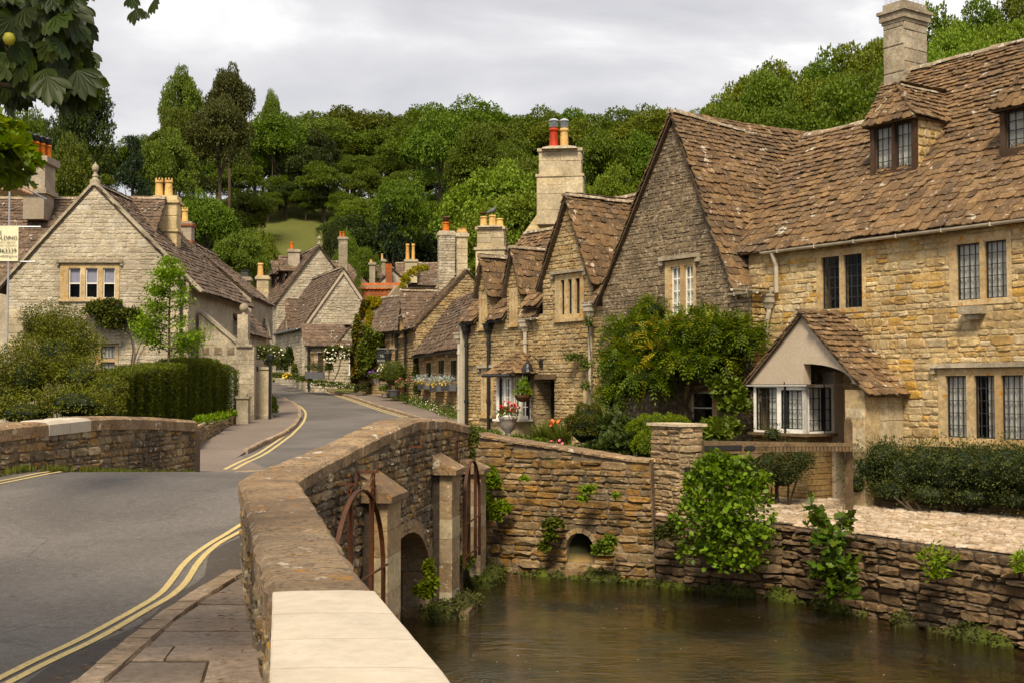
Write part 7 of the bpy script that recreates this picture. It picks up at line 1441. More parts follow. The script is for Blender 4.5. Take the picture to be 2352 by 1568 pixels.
def tree(u, vtop, wpx, y, kind='round', mat='leaf_tree', label=None, group=None, nm='tree', maxh=26, zmin=None):
    p = PT(u, 890, y); gzv = gz1(p.x, y); top = PT(u, vtop, y).z; H = min(top - gzv, maxh)
    if H < 2.5: return None
    base = top - H; tk = kind; sz = min(H, wpx * y / FOC * (R.uniform(2.1, 2.5) if tk == 'tall' else R.uniform(1.25, 1.7) if kind == 'round' else 2.0)) / .96; sz = max(sz, H * .66); i = TN[0]; TN[0] += 1; kind = 'round' if kind == 'tall' else kind; vs = CROWNS[kind]; vi = R.randrange(len(vs)); wpx = min(wpx, H * 1.15 / y * FOC); k = wpx / 2 * y / FOC / (.50 if kind != 'conifer' else .44); e = empty(nm, (p.x, y, base), label, 'tree', group); rz = R.uniform(0, 6.3)
    for nm_, me in (('crown', vs[vi][0]), ('trunk', TRUNKS[kind][vi])):
        o = bpy.data.objects.new(nm_, me); COL.objects.link(o); o.parent = e; o.scale = (k, k, sz); o.location = (0, 0, H - sz * .96); o.rotation_euler = (0, 0, rz)
        if nm_ == 'crown' and mat != 'leaf_tree': o.material_slots[0].link = 'OBJECT'; o.material_slots[0].material = MAT[mat]
    return e
GR = 'woodland trees on the hillside behind the village'
SKY = [(-400, 250), (0, 272), (60, 262), (110, 275), (230, 330), (285, 335), (345, 290), (450, 275), (560, 262), (640, 285), (690, 246), (770, 236), (870, 266), (960, 236), (1060, 240), (1180, 264), (1260, 252), (1380, 242), (1430, 256), (1480, 240), (1560, 300), (1640, 290), (2800, 300)]
sky_f = lambda u: float(np.interp(u, [a for a, _ in SKY], [b for _, b in SKY]))
LMK = [(30, 'over the scaffolding'), (90, 'over the orange chimney pots'), (155, 'over the corner cottage eaves'), (217, 'over the gable finial'), (290, 'right of the gable finial'), (370, 'over the cream twin-pot chimney'), (430, 'over the brick-banded chimney'), (495, 'over the rendered gable'), (560, 'over the capped street chimney'), (620, 'left of the meadow'), (675, 'over the meadow'), (733, 'over the tall house finial'), (788, 'over the tall house chimney'), (840, 'over the small far roofs'), (893, 'over the red brick chimney'), (945, 'over the two tapering pots'), (1025, 'over the rough stone chimney'), (1064, 'over the narrow ashlar chimney'), (1130, 'over the pigeon'), (1195, 'over the left dormers'), (1250, 'left of the big ashlar chimney'), (1310, 'behind the big ashlar chimney'), (1380, 'right of the big ashlar chimney'), (1455, 'over the terrace ridge'), (1520, 'left of the grey gable top'), (1590, 'right of the grey gable top'), (1690, 'over the grey gable ridge'), (1790, 'over the roof valley'), (1890, 'over the low ridge'), (1980, 'left of the tall square chimney'), (2080, 'behind the tall square chimney'), (2190, 'right of the tall square chimney'), (2290, 'over the high ridge'), (2420, 'over the roof at the right edge')]
def lmk(u): q = min(LMK, key=lambda q: abs(q[0] - u)); return q[1] + (', leftward' if u < q[0] - 17 else ', rightward' if u > q[0] + 17 else '')
TONE = {'leaf_tree': 'green', 'leaf_tree_dark': 'dark green', 'leaf_tree_olive': 'olive', 'leaf_tree_light': 'light green', 'leaf_conifer': 'blackish'}
RW = ['on the skyline', 'just below the skyline', 'in the upper wood', 'halfway down the wood', 'in the lower wood', 'low in the wood', 'at the foot of the wood', 'close behind the terrace', 'lowest behind the terrace']
rows = [(188, 0, 130), (172, 38, 130), (158, 85, 140), (145, 135, 140), (132, 180, 145), (120, 225, 150), (110, 268, 150), (98, 130, 150), (90, 190, 150)]
for ri, (y, dv, wp) in enumerate(rows):
    u = -130 + R.uniform(0, 50)
    while u < 1660 + (120 if ri < 3 else 0):
        w = wp * R.uniform(.8, 1.35); uc = u + w / 2; vt = sky_f(uc) + dv + (R.uniform(-8, 12) if ri == 0 else R.uniform(-30, 30)); mt = R.choices(['leaf_tree', 'leaf_tree_dark', 'leaf_tree_olive', 'leaf_tree_light'], [6, 1.8, 1.4, 2.0])[0]; kd = 'round'
        if ri > 2 and R.random() < .16 and not 300 < uc < 520: kd, mt = 'conifer', 'leaf_conifer'
        if not (585 < uc < 790 and ri > 3) and (ri < 7 or 1130 < uc < 1650):
            tree(uc, vt, w * (1.6 if kd == 'round' else .9), y + R.uniform(-4, 4), kd, mt, TONE[mt] + (' tree ' if kd == 'round' else ' conifer ') + RW[ri] + ' ' + lmk(uc), GR)
        u += w * .60
for (u, vt, w, y, kd, mt, lb) in (
    (188, 152, 165, 100, 'round', 'leaf_tree_dark', 'tall dark tree rising above the woods over the finial cottage'), (150, 235, 130, 98, 'round', 'leaf_tree_dark', 'dark tree standing at the foot of the tall dark tree, left'),
    (612, 440, 95, 144, 'round', 'leaf_tree', 'small tree at the left of the upper meadow edge'), (655, 420, 100, 146, 'round', 'leaf_tree_dark', 'dark small tree on the upper meadow edge'), (700, 432, 100, 145, 'round', 'leaf_tree', 'small tree in the middle of the upper meadow edge'), (745, 425, 100, 144, 'round', 'leaf_tree_dark', 'dark small tree at the right of the upper meadow edge'), (785, 440, 90, 140, 'round', 'leaf_tree', 'small tree beyond the right meadow corner'), (765, 500, 70, 128, 'round', 'leaf_tree', 'bushy tree at the right meadow corner'),
    (408, 158, 125, 122, 'tall', 'leaf_tree_olive', 'tall open-crowned tree, left of the pair on the skyline'), (522, 150, 135, 126, 'round', 'leaf_tree_brown', 'tall rounded tree, right of the pair on the skyline'),
    (400, 235, 110, 118, 'round', 'leaf_tree', 'leafy tree directly below the tall open-crowned one'), (500, 222, 185, 116, 'round', 'leaf_tree_brown', 'broad brownish tree below the skyline pair'), (622, 214, 60, 150, 'tall', 'leaf_tree_olive', 'thin-crowned tree right of the skyline pair'),
    (640, 262, 200, 152, 'round', 'leaf_tree', 'big green tree right of the brownish tree'), (700, 330, 150, 150, 'round', 'leaf_tree_dark', 'dark green tree above the meadow'), (1010, 250, 190, 128, 'round', 'leaf_tree', 'big round tree in the middle of the wood'), (1100, 300, 190, 112, 'round', 'leaf_tree', 'leafy tree left of the big ashlar chimney'),
    (920, 400, 170, 102, 'round', 'leaf_tree', 'round tree low in the wood above the far chimneys'), (1380, 300, 180, 90, 'round', 'leaf_tree', 'green tree right of the big ashlar chimney'), (1400, 385, 170, 78, 'round', 'leaf_tree_light', 'yellow-green tree beside the grey gable roof'), (1470, 300, 160, 96, 'round', 'leaf_tree', 'green tree behind the steep grey gable'),
    (470, 440, 170, 92, 'round', 'leaf_tree', 'green tree behind the cream chimneys'), (545, 530, 150, 90, 'round', 'leaf_tree_olive', 'yellowish tree beside the meadow, right of the cream chimney'), (600, 530, 100, 96, 'round', 'leaf_tree_light', 'bright tree left of the meadow'), (330, 470, 110, 80, 'round', 'leaf_tree_light', 'small bright tree left of the cream chimney'), (300, 330, 150, 96, 'conifer', 'leaf_conifer', 'dark conifer right of the gable finial'), (380, 300, 170, 104, 'round', 'leaf_tree_olive', 'olive tree behind the cream chimney'),
    (835, 560, 80, 92, 'round', 'leaf_tree', 'round tree right of the tall house chimney'), (800, 540, 80, 95, 'round', 'leaf_tree', 'tree behind the tall house chimney'), (822, 610, 36, 83, 'conifer', 'leaf_tree', 'green conical tree beside the tall stone house'), (900, 480, 170, 100, 'conifer', 'leaf_conifer', 'broad dark yew above the far chimneys'), (760, 520, 60, 100, 'round', 'leaf_tree_dark', 'dark tree at the right of the meadow'), (150, 330, 160, 78, 'round', 'leaf_tree', 'green tree left of the gable finial'), (50, 260, 160, 92, 'round', 'leaf_tree', 'green tree behind the orange chimney pots')):
    tree(u, vt, w, y, kd, mt, lb)
GR2 = 'trees on the slope behind the right-hand cottage'; sk2 = [(1560, 300), (1600, 270), (1645, 232), (1700, 160), (1780, 132), (1850, 158), (1910, 112), (2000, 92), (2130, 35), (2200, 5), (2350, -30), (2700, -60)]
for rj, (y, dv, wp) in enumerate(((86, 0, 190), (78, 45, 190), (70, 95, 210), (62, 150, 220))):
    u = 1560 + (40 if y < 75 else 0)
    while u < 2380:
        w = wp * R.uniform(.8, 1.2); uc = u + w / 2; mt = R.choices(['leaf_tree', 'leaf_tree_olive', 'leaf_tree_light'], [4, .8, 3])[0]; tree(uc, float(np.interp(uc, [a for a, _ in sk2], [b for _, b in sk2])) + dv + R.uniform(-10, 15), w * 1.2, y + R.uniform(-2, 2), 'round', mt, TONE[mt] + ' tree, ' + ('topmost', 'second-row', 'third-row', 'lowest')[rj] + ' of the right slope ' + lmk(uc), GR2, maxh=18); u += w * .6
# ================================================================ SHRUBS AND HEDGES
def bl(*a): return [pxblob(*q) for q in a]
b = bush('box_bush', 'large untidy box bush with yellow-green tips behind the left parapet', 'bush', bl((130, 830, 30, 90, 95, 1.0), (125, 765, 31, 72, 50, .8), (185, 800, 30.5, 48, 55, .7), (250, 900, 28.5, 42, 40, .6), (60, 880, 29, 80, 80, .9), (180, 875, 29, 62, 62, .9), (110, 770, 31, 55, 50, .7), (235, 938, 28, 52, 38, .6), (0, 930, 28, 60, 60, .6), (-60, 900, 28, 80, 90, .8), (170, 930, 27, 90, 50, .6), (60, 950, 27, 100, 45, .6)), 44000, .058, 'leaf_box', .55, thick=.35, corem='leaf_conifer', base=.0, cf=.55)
P_, N_ = shell(bl((120, 745, 30.5, 60, 35, .6), (30, 860, 28.5, 55, 50, .6)), 1600, .1); d = nrm(N_ + np.array([0, 0, 1.1])); tips = np.concatenate([P_ + d * q for q in (.08, .16, .24)]); V_, F_, rn_ = leaves(tips, np.concatenate([N_] * 3), .05, .55); foliage('twig_tips', V_, F_, rn_, 'leaf_box', b)
HG = [(283, 33, 862), (330, 34, 850), (380, 35.3, 843), (430, 37, 838), (470, 38.8, 828), (505, 40.5, 826), (541, 42.2, 848)]; e = empty('yew_hedge', PT(410, 950, 36), 'clipped yew hedge between the box bush and the green garden door', 'hedge'); m = MB(); ps, ns = [], []
for (u0, y0, v0), (u1, y1, v1) in zip(HG, HG[1:]):
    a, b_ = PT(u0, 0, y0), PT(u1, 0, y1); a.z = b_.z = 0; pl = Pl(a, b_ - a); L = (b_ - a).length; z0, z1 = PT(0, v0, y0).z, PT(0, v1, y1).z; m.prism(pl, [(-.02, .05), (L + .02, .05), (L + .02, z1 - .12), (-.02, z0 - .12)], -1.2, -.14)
    for _ in range(int(5200 * L)):
        f = R.random(); zt = z0 + (z1 - z0) * f + .05 * math.sin(f * 7 + u0); k = R.random(); lump = .05 * math.sin(f * L * 5 + u0) + .035 * math.sin(f * L * 13)
        if k < .74: ps.append(pl.P(f * L, R.uniform(.1, 1) ** .9 * zt, lump - R.random() ** 2 * .16)); ns.append(pl.n + V3(0, 0, .25))
        else: ps.append(pl.P(f * L, zt - R.random() ** 2 * .14, -R.uniform(0, 1.2))); ns.append(V3(0, 0, 1))
for _ in range(2600): ps.append(b_ + V3(R.uniform(-.1, .05), R.uniform(0, .9), R.uniform(.1, z1))); ns.append(V3(1, -.2, .3))
m.build('dark_core', 'leaf_conifer', e); V_, F_, rn_ = leaves(np.array([tuple(p) for p in ps]), nrm(np.array([tuple(p) for p in ns])), .085, .26, -.25, .55); foliage('foliage', V_, F_, rn_, 'leaf_yew', e)  # solid dark prism added to fill the hedge behind its leaves
bush('garden_flowers', 'leafy green clump at the foot of the yew hedge', 'plants', bl((480, 962, 36.5, 20, 8, .3), (505, 957, 38.5, 18, 7, .3), (530, 950, 41, 12, 6, .3), (462, 966, 35, 14, 8, .3)), 1800, .11, 'leaf_bright', .3, stem=False)
e = bush('climbing_rose', 'climbing rose over the lower window of the corner cottage', 'climber', bl((232, 718, 42.6, 40, 22, .3), (275, 728, 42.6, 45, 18, .3), (255, 745, 42.6, 32, 22, .3), (305, 722, 42.7, 22, 13, .25), (212, 712, 42.7, 16, 16, .2), (250, 700, 42.7, 30, 12, .2), (318, 735, 42.7, 14, 12, .2)), 5200, .13, 'leaf_rose', .55, thick=.85, stem=False)
m = MB(); m.tube([PT(312, 940, 42.85), PT(300, 850, 42.85), PT(306, 800, 42.85), PT(300, 770, 42.8), PT(270, 745, 42.8)], [.04, .035, .03, .025, .02], 6); m.tube([PT(302, 850, 42.85), PT(318, 800, 42.85), PT(330, 780, 42.8)], [.025, .02, .01], 5); m.build('stem', 'bark', e)
# slender young tree
ty = 37.5; e = empty('young_tree', PT(388, 960, ty), 'slender young tree with airy light green leaves before the corner cottage', 'tree'); m = MB(); m.tube([PT(388, 965, ty), PT(388, 830, ty), PT(389, 720, ty), PT(392, 600, ty)], [.05, .045, .03, .01], 7); ps, ns = [], []
for i in range(56):
    f = R.uniform(0, 1) ** 1.25; v0 = 820 - 215 * f; w = (84 * (1 - f) ** .8 + 8) * R.uniform(.5, 1); s = R.choice((-1, 1)); dy = R.uniform(-.8, .8); a = PT(388 + 3 * f, v0, ty); c_ = PT(388 + s * w, v0 - w * R.uniform(.15, .7), ty + dy); m.tube([a, a.lerp(c_, .5) + V3(0, 0, .05), c_], [.014, .009, .003], 4)
    for k in range(120): t = R.uniform(.3, 1.05); q = a.lerp(c_, t); ps.append((q.x + R.gauss(0, .13), q.y + R.gauss(0, .14), q.z + R.gauss(0, .08))); ns.append((R.uniform(-1, 1), R.uniform(-1, 1), .6))
m.build('trunk', 'bark', e); V_, F_, rn_ = leaves(np.array(ps), nrm(np.array(ns)), .11, .5); foliage('crown', V_, F_, rn_, 'leaf_bright', e)
# rose over the left street corner
e = bush('rambling_rose', 'rambling rose with cream flowers above the ashlar pier', 'climber', bl((612, 818, 46, 26, 22, .6), (632, 812, 46.5, 16, 18, .5), (600, 806, 46, 16, 14, .5), (625, 835, 46, 16, 12, .4)), 4200, .09, 'leaf_rose', thick=.7, stem=False); P_, N_ = shell(bl((612, 818, 45.8, 27, 23, .6), (632, 812, 46.2, 16, 18, .5)), 60, .05); V_, F_, rn_ = leaves(P_, N_, .075, 1, kind='round'); foliage('flowers', V_, F_, rn_, 'petal_white', e)
bush('kerb_plant', 'green plant growing at the foot of the ashlar pier', 'plants', bl((626, 940, 46, 9, 16, .4), (624, 925, 47, 7, 14, .4)), 1200, .1, 'leaf_tree', stem=False)
for (u, v, ru, rv, y, n) in ((648, 840, 10, 28, 72, 1500), (664, 830, 9, 30, 71, 1500)): bush('wall_climber', 'dark climber on the side wall of the white cottage' + (', nearer the corner' if u > 655 else ', further from the corner'), 'climber', bl((u, v, y, ru, rv, .3)), n, .13, 'leaf_tree_dark', stem=False)
e = bush('rose_arch', 'cream climbing rose arching over the lean-to of the white cottage', 'climber', bl((752, 808, 65, 8, 8, .3), (762, 802, 65, 10, 7, .3), (776, 800, 65, 12, 7, .3), (790, 802, 65, 12, 7, .3), (800, 808, 65, 8, 8, .3), (748, 822, 65, 8, 10, .3), (762, 825, 65, 9, 14, .3), (755, 845, 65, 8, 14, .3), (792, 820, 65, 7, 12, .3), (768, 812, 65, 10, 12, .3)), 4500, .11, 'leaf_rose', thick=.8, stem=False)
m = MB(); m.tube([PT(768, 872, 65), PT(778, 850, 65), PT(782, 828, 65), PT(775, 810, 65)], .035, 5); m.tube([PT(755, 872, 65), PT(757, 840, 65), PT(760, 815, 65)], .03, 5); m.build('stem', 'bark', e)
P_, N_ = shell(bl((775, 802, 64.7, 30, 9, .3), (757, 828, 64.7, 12, 26, .3), (790, 822, 64.7, 8, 12, .3)), 70, .1); V_, F_, rn_ = leaves(P_, N_, .11, 1, kind='round'); foliage('flowers', V_, F_, rn_, 'petal_white', e)
b = bush('cottage_border', 'flower border along the verge before the white cottage', 'plants', bl((640, 862, 70, 16, 5, .4), (670, 866, 69, 18, 7, .4), (700, 872, 67, 18, 7, .4), (735, 880, 65.5, 20, 6, .4), (765, 884, 65, 24, 6, .4), (800, 888, 64.5, 22, 5, .4), (676, 850, 70, 5, 14, .3)), 5200, .12, 'leaf_olive' if 0 else 'leaf_rose', stem=False); P_, N_ = shell(bl((760, 884, 64.8, 50, 6, .5), (800, 887, 64, 24, 5, .4)), 150, .2); V_, F_, rn_ = leaves(P_, N_, .05, 1, kind='round'); foliage('flowers', V_, F_, rn_, 'petal_white', b)
P_, N_ = shell(bl((659, 863, 68.8, 8, 4, .3)), 80, .2); V_, F_, rn_ = leaves(P_, N_, .12, 1, kind='round'); foliage('flowers', V_, F_, rn_, 'petal_yellow', b)
# ivy on the tea room: sheets of leaves on the wall planes
def on_plane(pl, pts_px, n, o=(.02, .28), dens=None):
    poly = [pl.at(u, v) for u, v in pts_px]; xs_ = [p[0] for p in poly]; ys_ = [p[1] for p in poly]; P_ = []; 
    while len(P_) < n:
        x = NR.uniform(min(xs_), max(xs_), n); y = NR.uniform(min(ys_), max(ys_), n); k = inpoly(x, y, poly)
        for a, b_ in zip(x[k], y[k]):
            P_.append(tuple(pl.P(a, b_, R.uniform(*o) * (.5 + .5 * math.sin(a * 2.3) * math.sin(b_ * 2.9 + 1) + .3))))
    P_ = np.array(P_[:n]); return P_, np.tile(np.array(pl.n), (n, 1)) + np.array([0, 0, .35])
e = empty('ivy', F7.P(1, 1.5), 'creeper turning orange-brown covering the tea room wall and eaves', 'climber')
for (pl_, pts, n, mt) in ((g7.off(.02), ((836, 688), (852, 690), (852, 880), (810, 880), (812, 800), (826, 740)), 9000, 'leaf_ivy'), (F7, ((822, 720), (850, 765), (885, 768), (882, 830), (862, 865), (845, 868), (822, 866)), 9000, 'leaf_ivy'), (F7.off(.3), ((840, 745), (884, 768), (884, 790), (850, 860), (830, 860)), 4500, 'leaf_tree')):
    P_, N_ = on_plane(pl_, pts, n); V_, F_, rn_ = leaves(P_, nrm(N_), .17, .8, .9, .5); foliage('foliage', V_, F_, rn_, mt, e)
P_, N_ = on_plane(S7.off(.03), ((846, 684), (880, 690), (872, 705), (856, 712), (856, 735), (850, 762), (845, 762)), 2200, (0, .12)); V_, F_, rn_ = leaves(P_, nrm(N_), .17, .8, .3, .5); foliage('foliage', V_, F_, rn_, 'leaf_gold', e)
m = MB(); m.tube([PT(840, 880, 66), PT(838, 800, 66), PT(845, 740, 66.5)], .06, 6); m.build('stem', 'bark', e)
e = bush('golden_creeper', 'yellow creeper rambling over the far roof beside the dormer', 'climber', bl((925, 668, 72, 8, 14, .5), (932, 645, 74, 8, 12, .5), (945, 630, 76, 10, 8, .5), (960, 620, 78, 12, 7, .5), (975, 618, 79, 8, 5, .5), (912, 680, 70, 8, 8, .5)), 2600, .16, 'leaf_gold', stem=False)
bush('pavement_ivy', 'dark ivy growing on the corner of the low cottage', 'climber', bl((959, 830, 55.5, 6, 14, .25), (958, 862, 55.3, 9, 22, .25), (962, 895, 54.8, 10, 24, .3)), 3000, .10, 'leaf_hedge_dark', .7, stem=False)
b = bush('pavement_daisies', 'daisy bank spilling along the foot of the low cottage', 'plants', [((BR[0] + (BR[2] - BR[0]) * f).to_tuple(), (.5, .9, .35 + .15 * math.sin(f * 9) ** 2)) for f in (.02, .12, .22, .34, .46, .58, .7, .82, .95)], 9000, .09, 'leaf_rose', .35, stem=False, thick=.6)
P_, N_ = shell([((BR[0] + (BR[2] - BR[0]) * f + V3(0, 0, .1)).to_tuple(), (.52, .9, .42)) for f in (.05, .2, .35, .5, .65, .8, .95)], 420, .1); V_, F_, rn_ = leaves(P_, N_, .035, 1, kind='round'); foliage('flowers', V_, F_, rn_, 'petal_white', b)
b = bush('pavement_daisies', 'daisy clump on the pavement between low cottage and tea room', 'plants', [((BR[2] + (BR[3] - BR[2]) * f).to_tuple(), (.5, .7, .42)) for f in (.1, .4, .7, 1.0)], 4000, .09, 'leaf_rose', .35, stem=False, thick=.6)
bush('corner_weeds', 'dark weeds at the corner below the creeper', 'plants', bl((828, 893, 63, 12, 10, .4), (840, 888, 64, 10, 10, .4)), 1200, .12, 'leaf_hedge_dark', stem=False)
# wisteria and garden between wall and cottages
def fronds(P, N, L=.30, nl=9, lw=.035, ll=.095, droop=.5):
    n = len(P); d = nrm(N * .8 + NR.normal(0, .5, (n, 3)) + np.array([0, 0, -droop])); up = np.tile(np.array([0, 0, 1.]), (n, 1)) + NR.normal(0, .25, (n, 3)); s = nrm(np.cross(d, up)); u2 = np.cross(s, d); Vs = []; rn = NR.uniform(0, 1, n); rr = []
    Ls = (L * NR.uniform(.7, 1.2, n))[:, None]
    for k in range(nl):
        t = (k // 2 + .6) / (nl / 2 + .3); sg = 0 if k == nl - 1 else (1 if k % 2 else -1); base = P + d * Ls * t - np.array([0, 0, 1.]) * Ls * t * t * .35; ld = nrm(d * (.6 if sg else 1) + s * sg * .9 - np.array([0, 0, .25])); w = np.cross(ld, u2)
        Vs.append(np.stack([base, base + ld * ll * .45 + w * lw / 2, base + ld * ll, base + ld * ll * .45 - w * lw / 2], 1)); rr.append(np.clip(rn + NR.uniform(-.05, .05, n), 0, .99))
    V = np.concatenate(Vs).reshape(-1, 3); m_ = len(V) // 4; b = (np.arange(m_) * 4)[:, None]; return V, np.concatenate([b + [0, 1, 2], b + [0, 2, 3]], 1).reshape(-1, 3), np.repeat(np.concatenate(rr), 4)
wy = 26.0; wb_ = bl((1450, 770, 27.2, 62, 42, .8), (1500, 720, 27.5, 36, 42, .6), (1430, 830, 26.8, 50, 45, .8), (1425, 890, 26.5, 42, 40, .7), (1480, 870, 26.2, 60, 52, .9), (1540, 790, 26.3, 55, 50, .9), (1600, 760, 26, 55, 42, .9), (1650, 770, 25.6, 52, 45, .9), (1700, 765, 25.2, 48, 32, .8), (1580, 830, 25.6, 60, 42, .8), (1640, 830, 25.2, 50, 35, .7), (1725, 790, 24.8, 28, 24, .5), (1400, 920, 26.3, 28, 22, .5))
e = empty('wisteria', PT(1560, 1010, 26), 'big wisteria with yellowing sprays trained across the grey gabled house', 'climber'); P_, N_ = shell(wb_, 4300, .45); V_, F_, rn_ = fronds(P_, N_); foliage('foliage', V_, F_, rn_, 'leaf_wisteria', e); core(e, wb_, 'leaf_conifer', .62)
P_, N_ = shell(bl((1520, 760, 25.8, 60, 22, .5), (1510, 810, 25.4, 22, 18, .4), (1640, 722, 25.9, 25, 12, .3)), 60, .1); V_, F_, rn_ = fronds(P_, N_); foliage('yellow_sprays', V_, F_, rn_, 'leaf_gold', e)
m = MB(); m.tube([PT(1600, 1000, 26.2), PT(1575, 930, 26.3), PT(1590, 890, 26.2), PT(1560, 850, 26.2)], [.06, .05, .05, .03], 7); m.tube([PT(1580, 905, 26.2), PT(1620, 890, 26), PT(1660, 860, 25.9)], [.04, .04, .02], 6); m.tube([PT(1590, 950, 26.2), PT(1530, 900, 26.3), PT(1500, 860, 26.3)], [.04, .03, .02], 6); m.build('stem', 'bark', e)
bush('wall_creeper', 'green maple-leaved creeper left of the porch bay', 'climber', bl((1675, 900, 24.6, 38, 28, .4), (1685, 935, 24.4, 30, 25, .35), (1660, 880, 24.8, 30, 15, .3), (1655, 985, 24, 45, 22, .4), (1640, 1000, 23.6, 35, 18, .4)), 2600, .12, 'leaf_tree', .8, 'lobed', thick=.6, stem=False)
e = bush('climbing_rose', 'thin climbing rose on the wall beside the cream downpipe', 'climber', bl((1318, 822, 30.6, 20, 14, .15), (1345, 840, 30.3, 14, 20, .15), (1352, 745, 30, 8, 18, .1), (1348, 890, 30, 12, 14, .12)), 900, .08, 'leaf_rose', thick=.9, stem=False); m = MB(); m.tube([PT(1362, 950, 29.8), PT(1352, 880, 30), PT(1340, 830, 30.3), PT(1322, 815, 30.6)], .018, 5); m.tube([PT(1360, 930, 29.8), PT(1358, 830, 30), PT(1350, 740, 30)], .014, 5); m.build('stem', 'bark', e)
bush('box_ball', 'round clipped dark box ball behind the stream wall', 'bush', bl((1352, 978, 25, 48, 46, .42)), 9000, .035, 'leaf_yew', .6, thick=.08, corem='leaf_conifer', cf=.9)
bush('box_hedge', 'bright green clipped box hedge left of the square pier', 'hedge', bl((1500, 985, 22.8, 45, 36, .4), (1540, 975, 23.2, 40, 24, .4), (1485, 1025, 22.4, 32, 36, .35), (1460, 990, 23, 22, 24, .3), (1570, 985, 23.4, 26, 20, .3)), 15000, .035, 'leaf_bright', .6, thick=.15, corem='leaf_tree_dark', cf=.85)
bush('dark_shrub', 'dark large-leaved shrub between the box ball and bright hedge', 'shrub', bl((1415, 990, 23.8, 38, 36, .5), (1440, 1025, 23, 42, 34, .5), (1400, 1035, 23, 30, 28, .4), (1370, 1040, 23.4, 34, 22, .4)), 2600, .11, 'leaf_tree_dark', .8, 'lobed', thick=.5, corem='leaf_conifer', cf=.6)
def blades(name, label, px, n, L, mat, spread=.7, cat='plant', w=.012, flowers_=None):
    e = empty(name, PT(*px[0]), label, cat); Vs = []; Fs = []; k = 0; rn = []
    for i in range(n):
        q = PT(*px[i % len(px)]) + V3(R.uniform(-.14, .14), R.uniform(-.12, .12), 0); a = R.uniform(0, 6.28); l = L * R.uniform(.6, 1.1); sp_ = R.uniform(.15, spread); d = V3(math.cos(a), math.sin(a), 0); s = V3(-d.y, d.x, 0) * w; prev = []
        for t in (0, .35, .7, 1): c = q + d * (l * sp_ * t * t) + V3(0, 0, l * (t - .45 * sp_ * t * t)); ww_ = (1 - t * t) ; Vs += [c - s * ww_, c + s * ww_]
        for j in range(3): Fs.append((k + 2 * j, k + 2 * j + 1, k + 2 * j + 3, k + 2 * j + 2))
        k += 8; rn += [R.random()] * 8
    foliage('foliage', np.array([tuple(v) for v in Vs]), np.array(Fs), rn, mat, e); return e
e = blades('daylily_clump', 'arching daylily clump with an orange flower below the dark doorway', [(1255, 1030, 26.5), (1275, 1025, 26.2), (1295, 1030, 25.8), (1240, 1035, 26.5)], 700, .75, 'leaf_grass', .9); flowers(e, PT(1277, 972, 26), (.07, .07, .05), 10, .09, 'petal_orange')
b = bush('low_flowers', 'low leafy plants with pink flowers along the top of the stream wall', 'plants', bl((1240, 1022, 25.8, 20, 14, .3), (1275, 1035, 25, 28, 14, .3), (1310, 1040, 24.4, 24, 14, .3), (1350, 1045, 23.8, 30, 14, .3)), 2600, .08, 'leaf_tree', .7, stem=False); flowers(b, PT(1268, 1018, 24.6), (.15, .1, .07), 14, .06, 'petal_pink')
bush('wall_weeds', 'straggly plants at the foot of the terrace beyond the bridge', 'plants', bl((1180, 1010, 27, 40, 8, .3), (1120, 998, 30, 30, 8, .3), (1095, 990, 31, 15, 8, .3)), 1500, .08, 'leaf_rose', stem=False)
# hedges before the right cottage
hd = [(1990, 1075, 22.3, 42, 62, .5), (2030, 1050, 22, 45, 38, .5), (2070, 1090, 21.8, 52, 58, .5), (2120, 1070, 21.4, 45, 55, .5), (2165, 1085, 21.2, 50, 62, .5), (2215, 1075, 20.9, 48, 55, .5), (2265, 1085, 20.6, 48, 62, .5), (2315, 1075, 20.3, 50, 58, .5), (2370, 1085, 20.0, 55, 62, .5), (2430, 1085, 19.7, 55, 62, .5), (1970, 1110, 22.3, 28, 30, .4), (2050, 1125, 21.8, 50, 35, .5), (2140, 1135, 21.3, 60, 32, .5), (2240, 1140, 20.8, 60, 32, .5), (2340, 1145, 20.3, 60, 30, .5)]
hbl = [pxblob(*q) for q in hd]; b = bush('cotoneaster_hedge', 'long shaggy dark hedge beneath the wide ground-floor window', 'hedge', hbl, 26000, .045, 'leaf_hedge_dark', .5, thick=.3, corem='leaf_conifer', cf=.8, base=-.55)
P_, N_ = shell(hbl, 1500, .05); d = nrm(N_ * .8 + np.array([0, 0, .1])); st_ = np.concatenate([P_ + d * q + np.array([0, 0, -1]) * q * q * 1.6 for q in (.05, .1, .15, .2, .25)]); V_, F_, rn_ = leaves(st_, np.concatenate([N_] * 5), .045, .5); foliage('sprays', V_, F_, rn_, 'leaf_hedge_dark', b)
hbl = bl((1800, 1085, 22.4, 42, 42, .4), (1760, 1075, 22.3, 40, 40, .4), (1835, 1060, 22.6, 30, 30, .35), (1720, 1080, 22.2, 35, 36, .35), (1775, 1000, 22.7, 18, 16, .2)); b = bush('cotoneaster_bush', 'dark trailing bush under the white bay window behind the barrier', 'bush', hbl, 7500, .045, 'leaf_hedge_dark', .5, thick=.35, corem='leaf_conifer', cf=.75, base=-.55)
P_, N_ = shell(hbl, 500, .05); d = nrm(N_ + np.array([0, 0, -.2])); st_ = np.concatenate([P_ + d * q + np.array([0, 0, -1]) * q * q * 1.6 for q in (.05, .1, .15, .2, .25)]); V_, F_, rn_ = leaves(st_, np.concatenate([N_] * 5), .045, .5); foliage('sprays', V_, F_, rn_, 'leaf_hedge_dark', b)
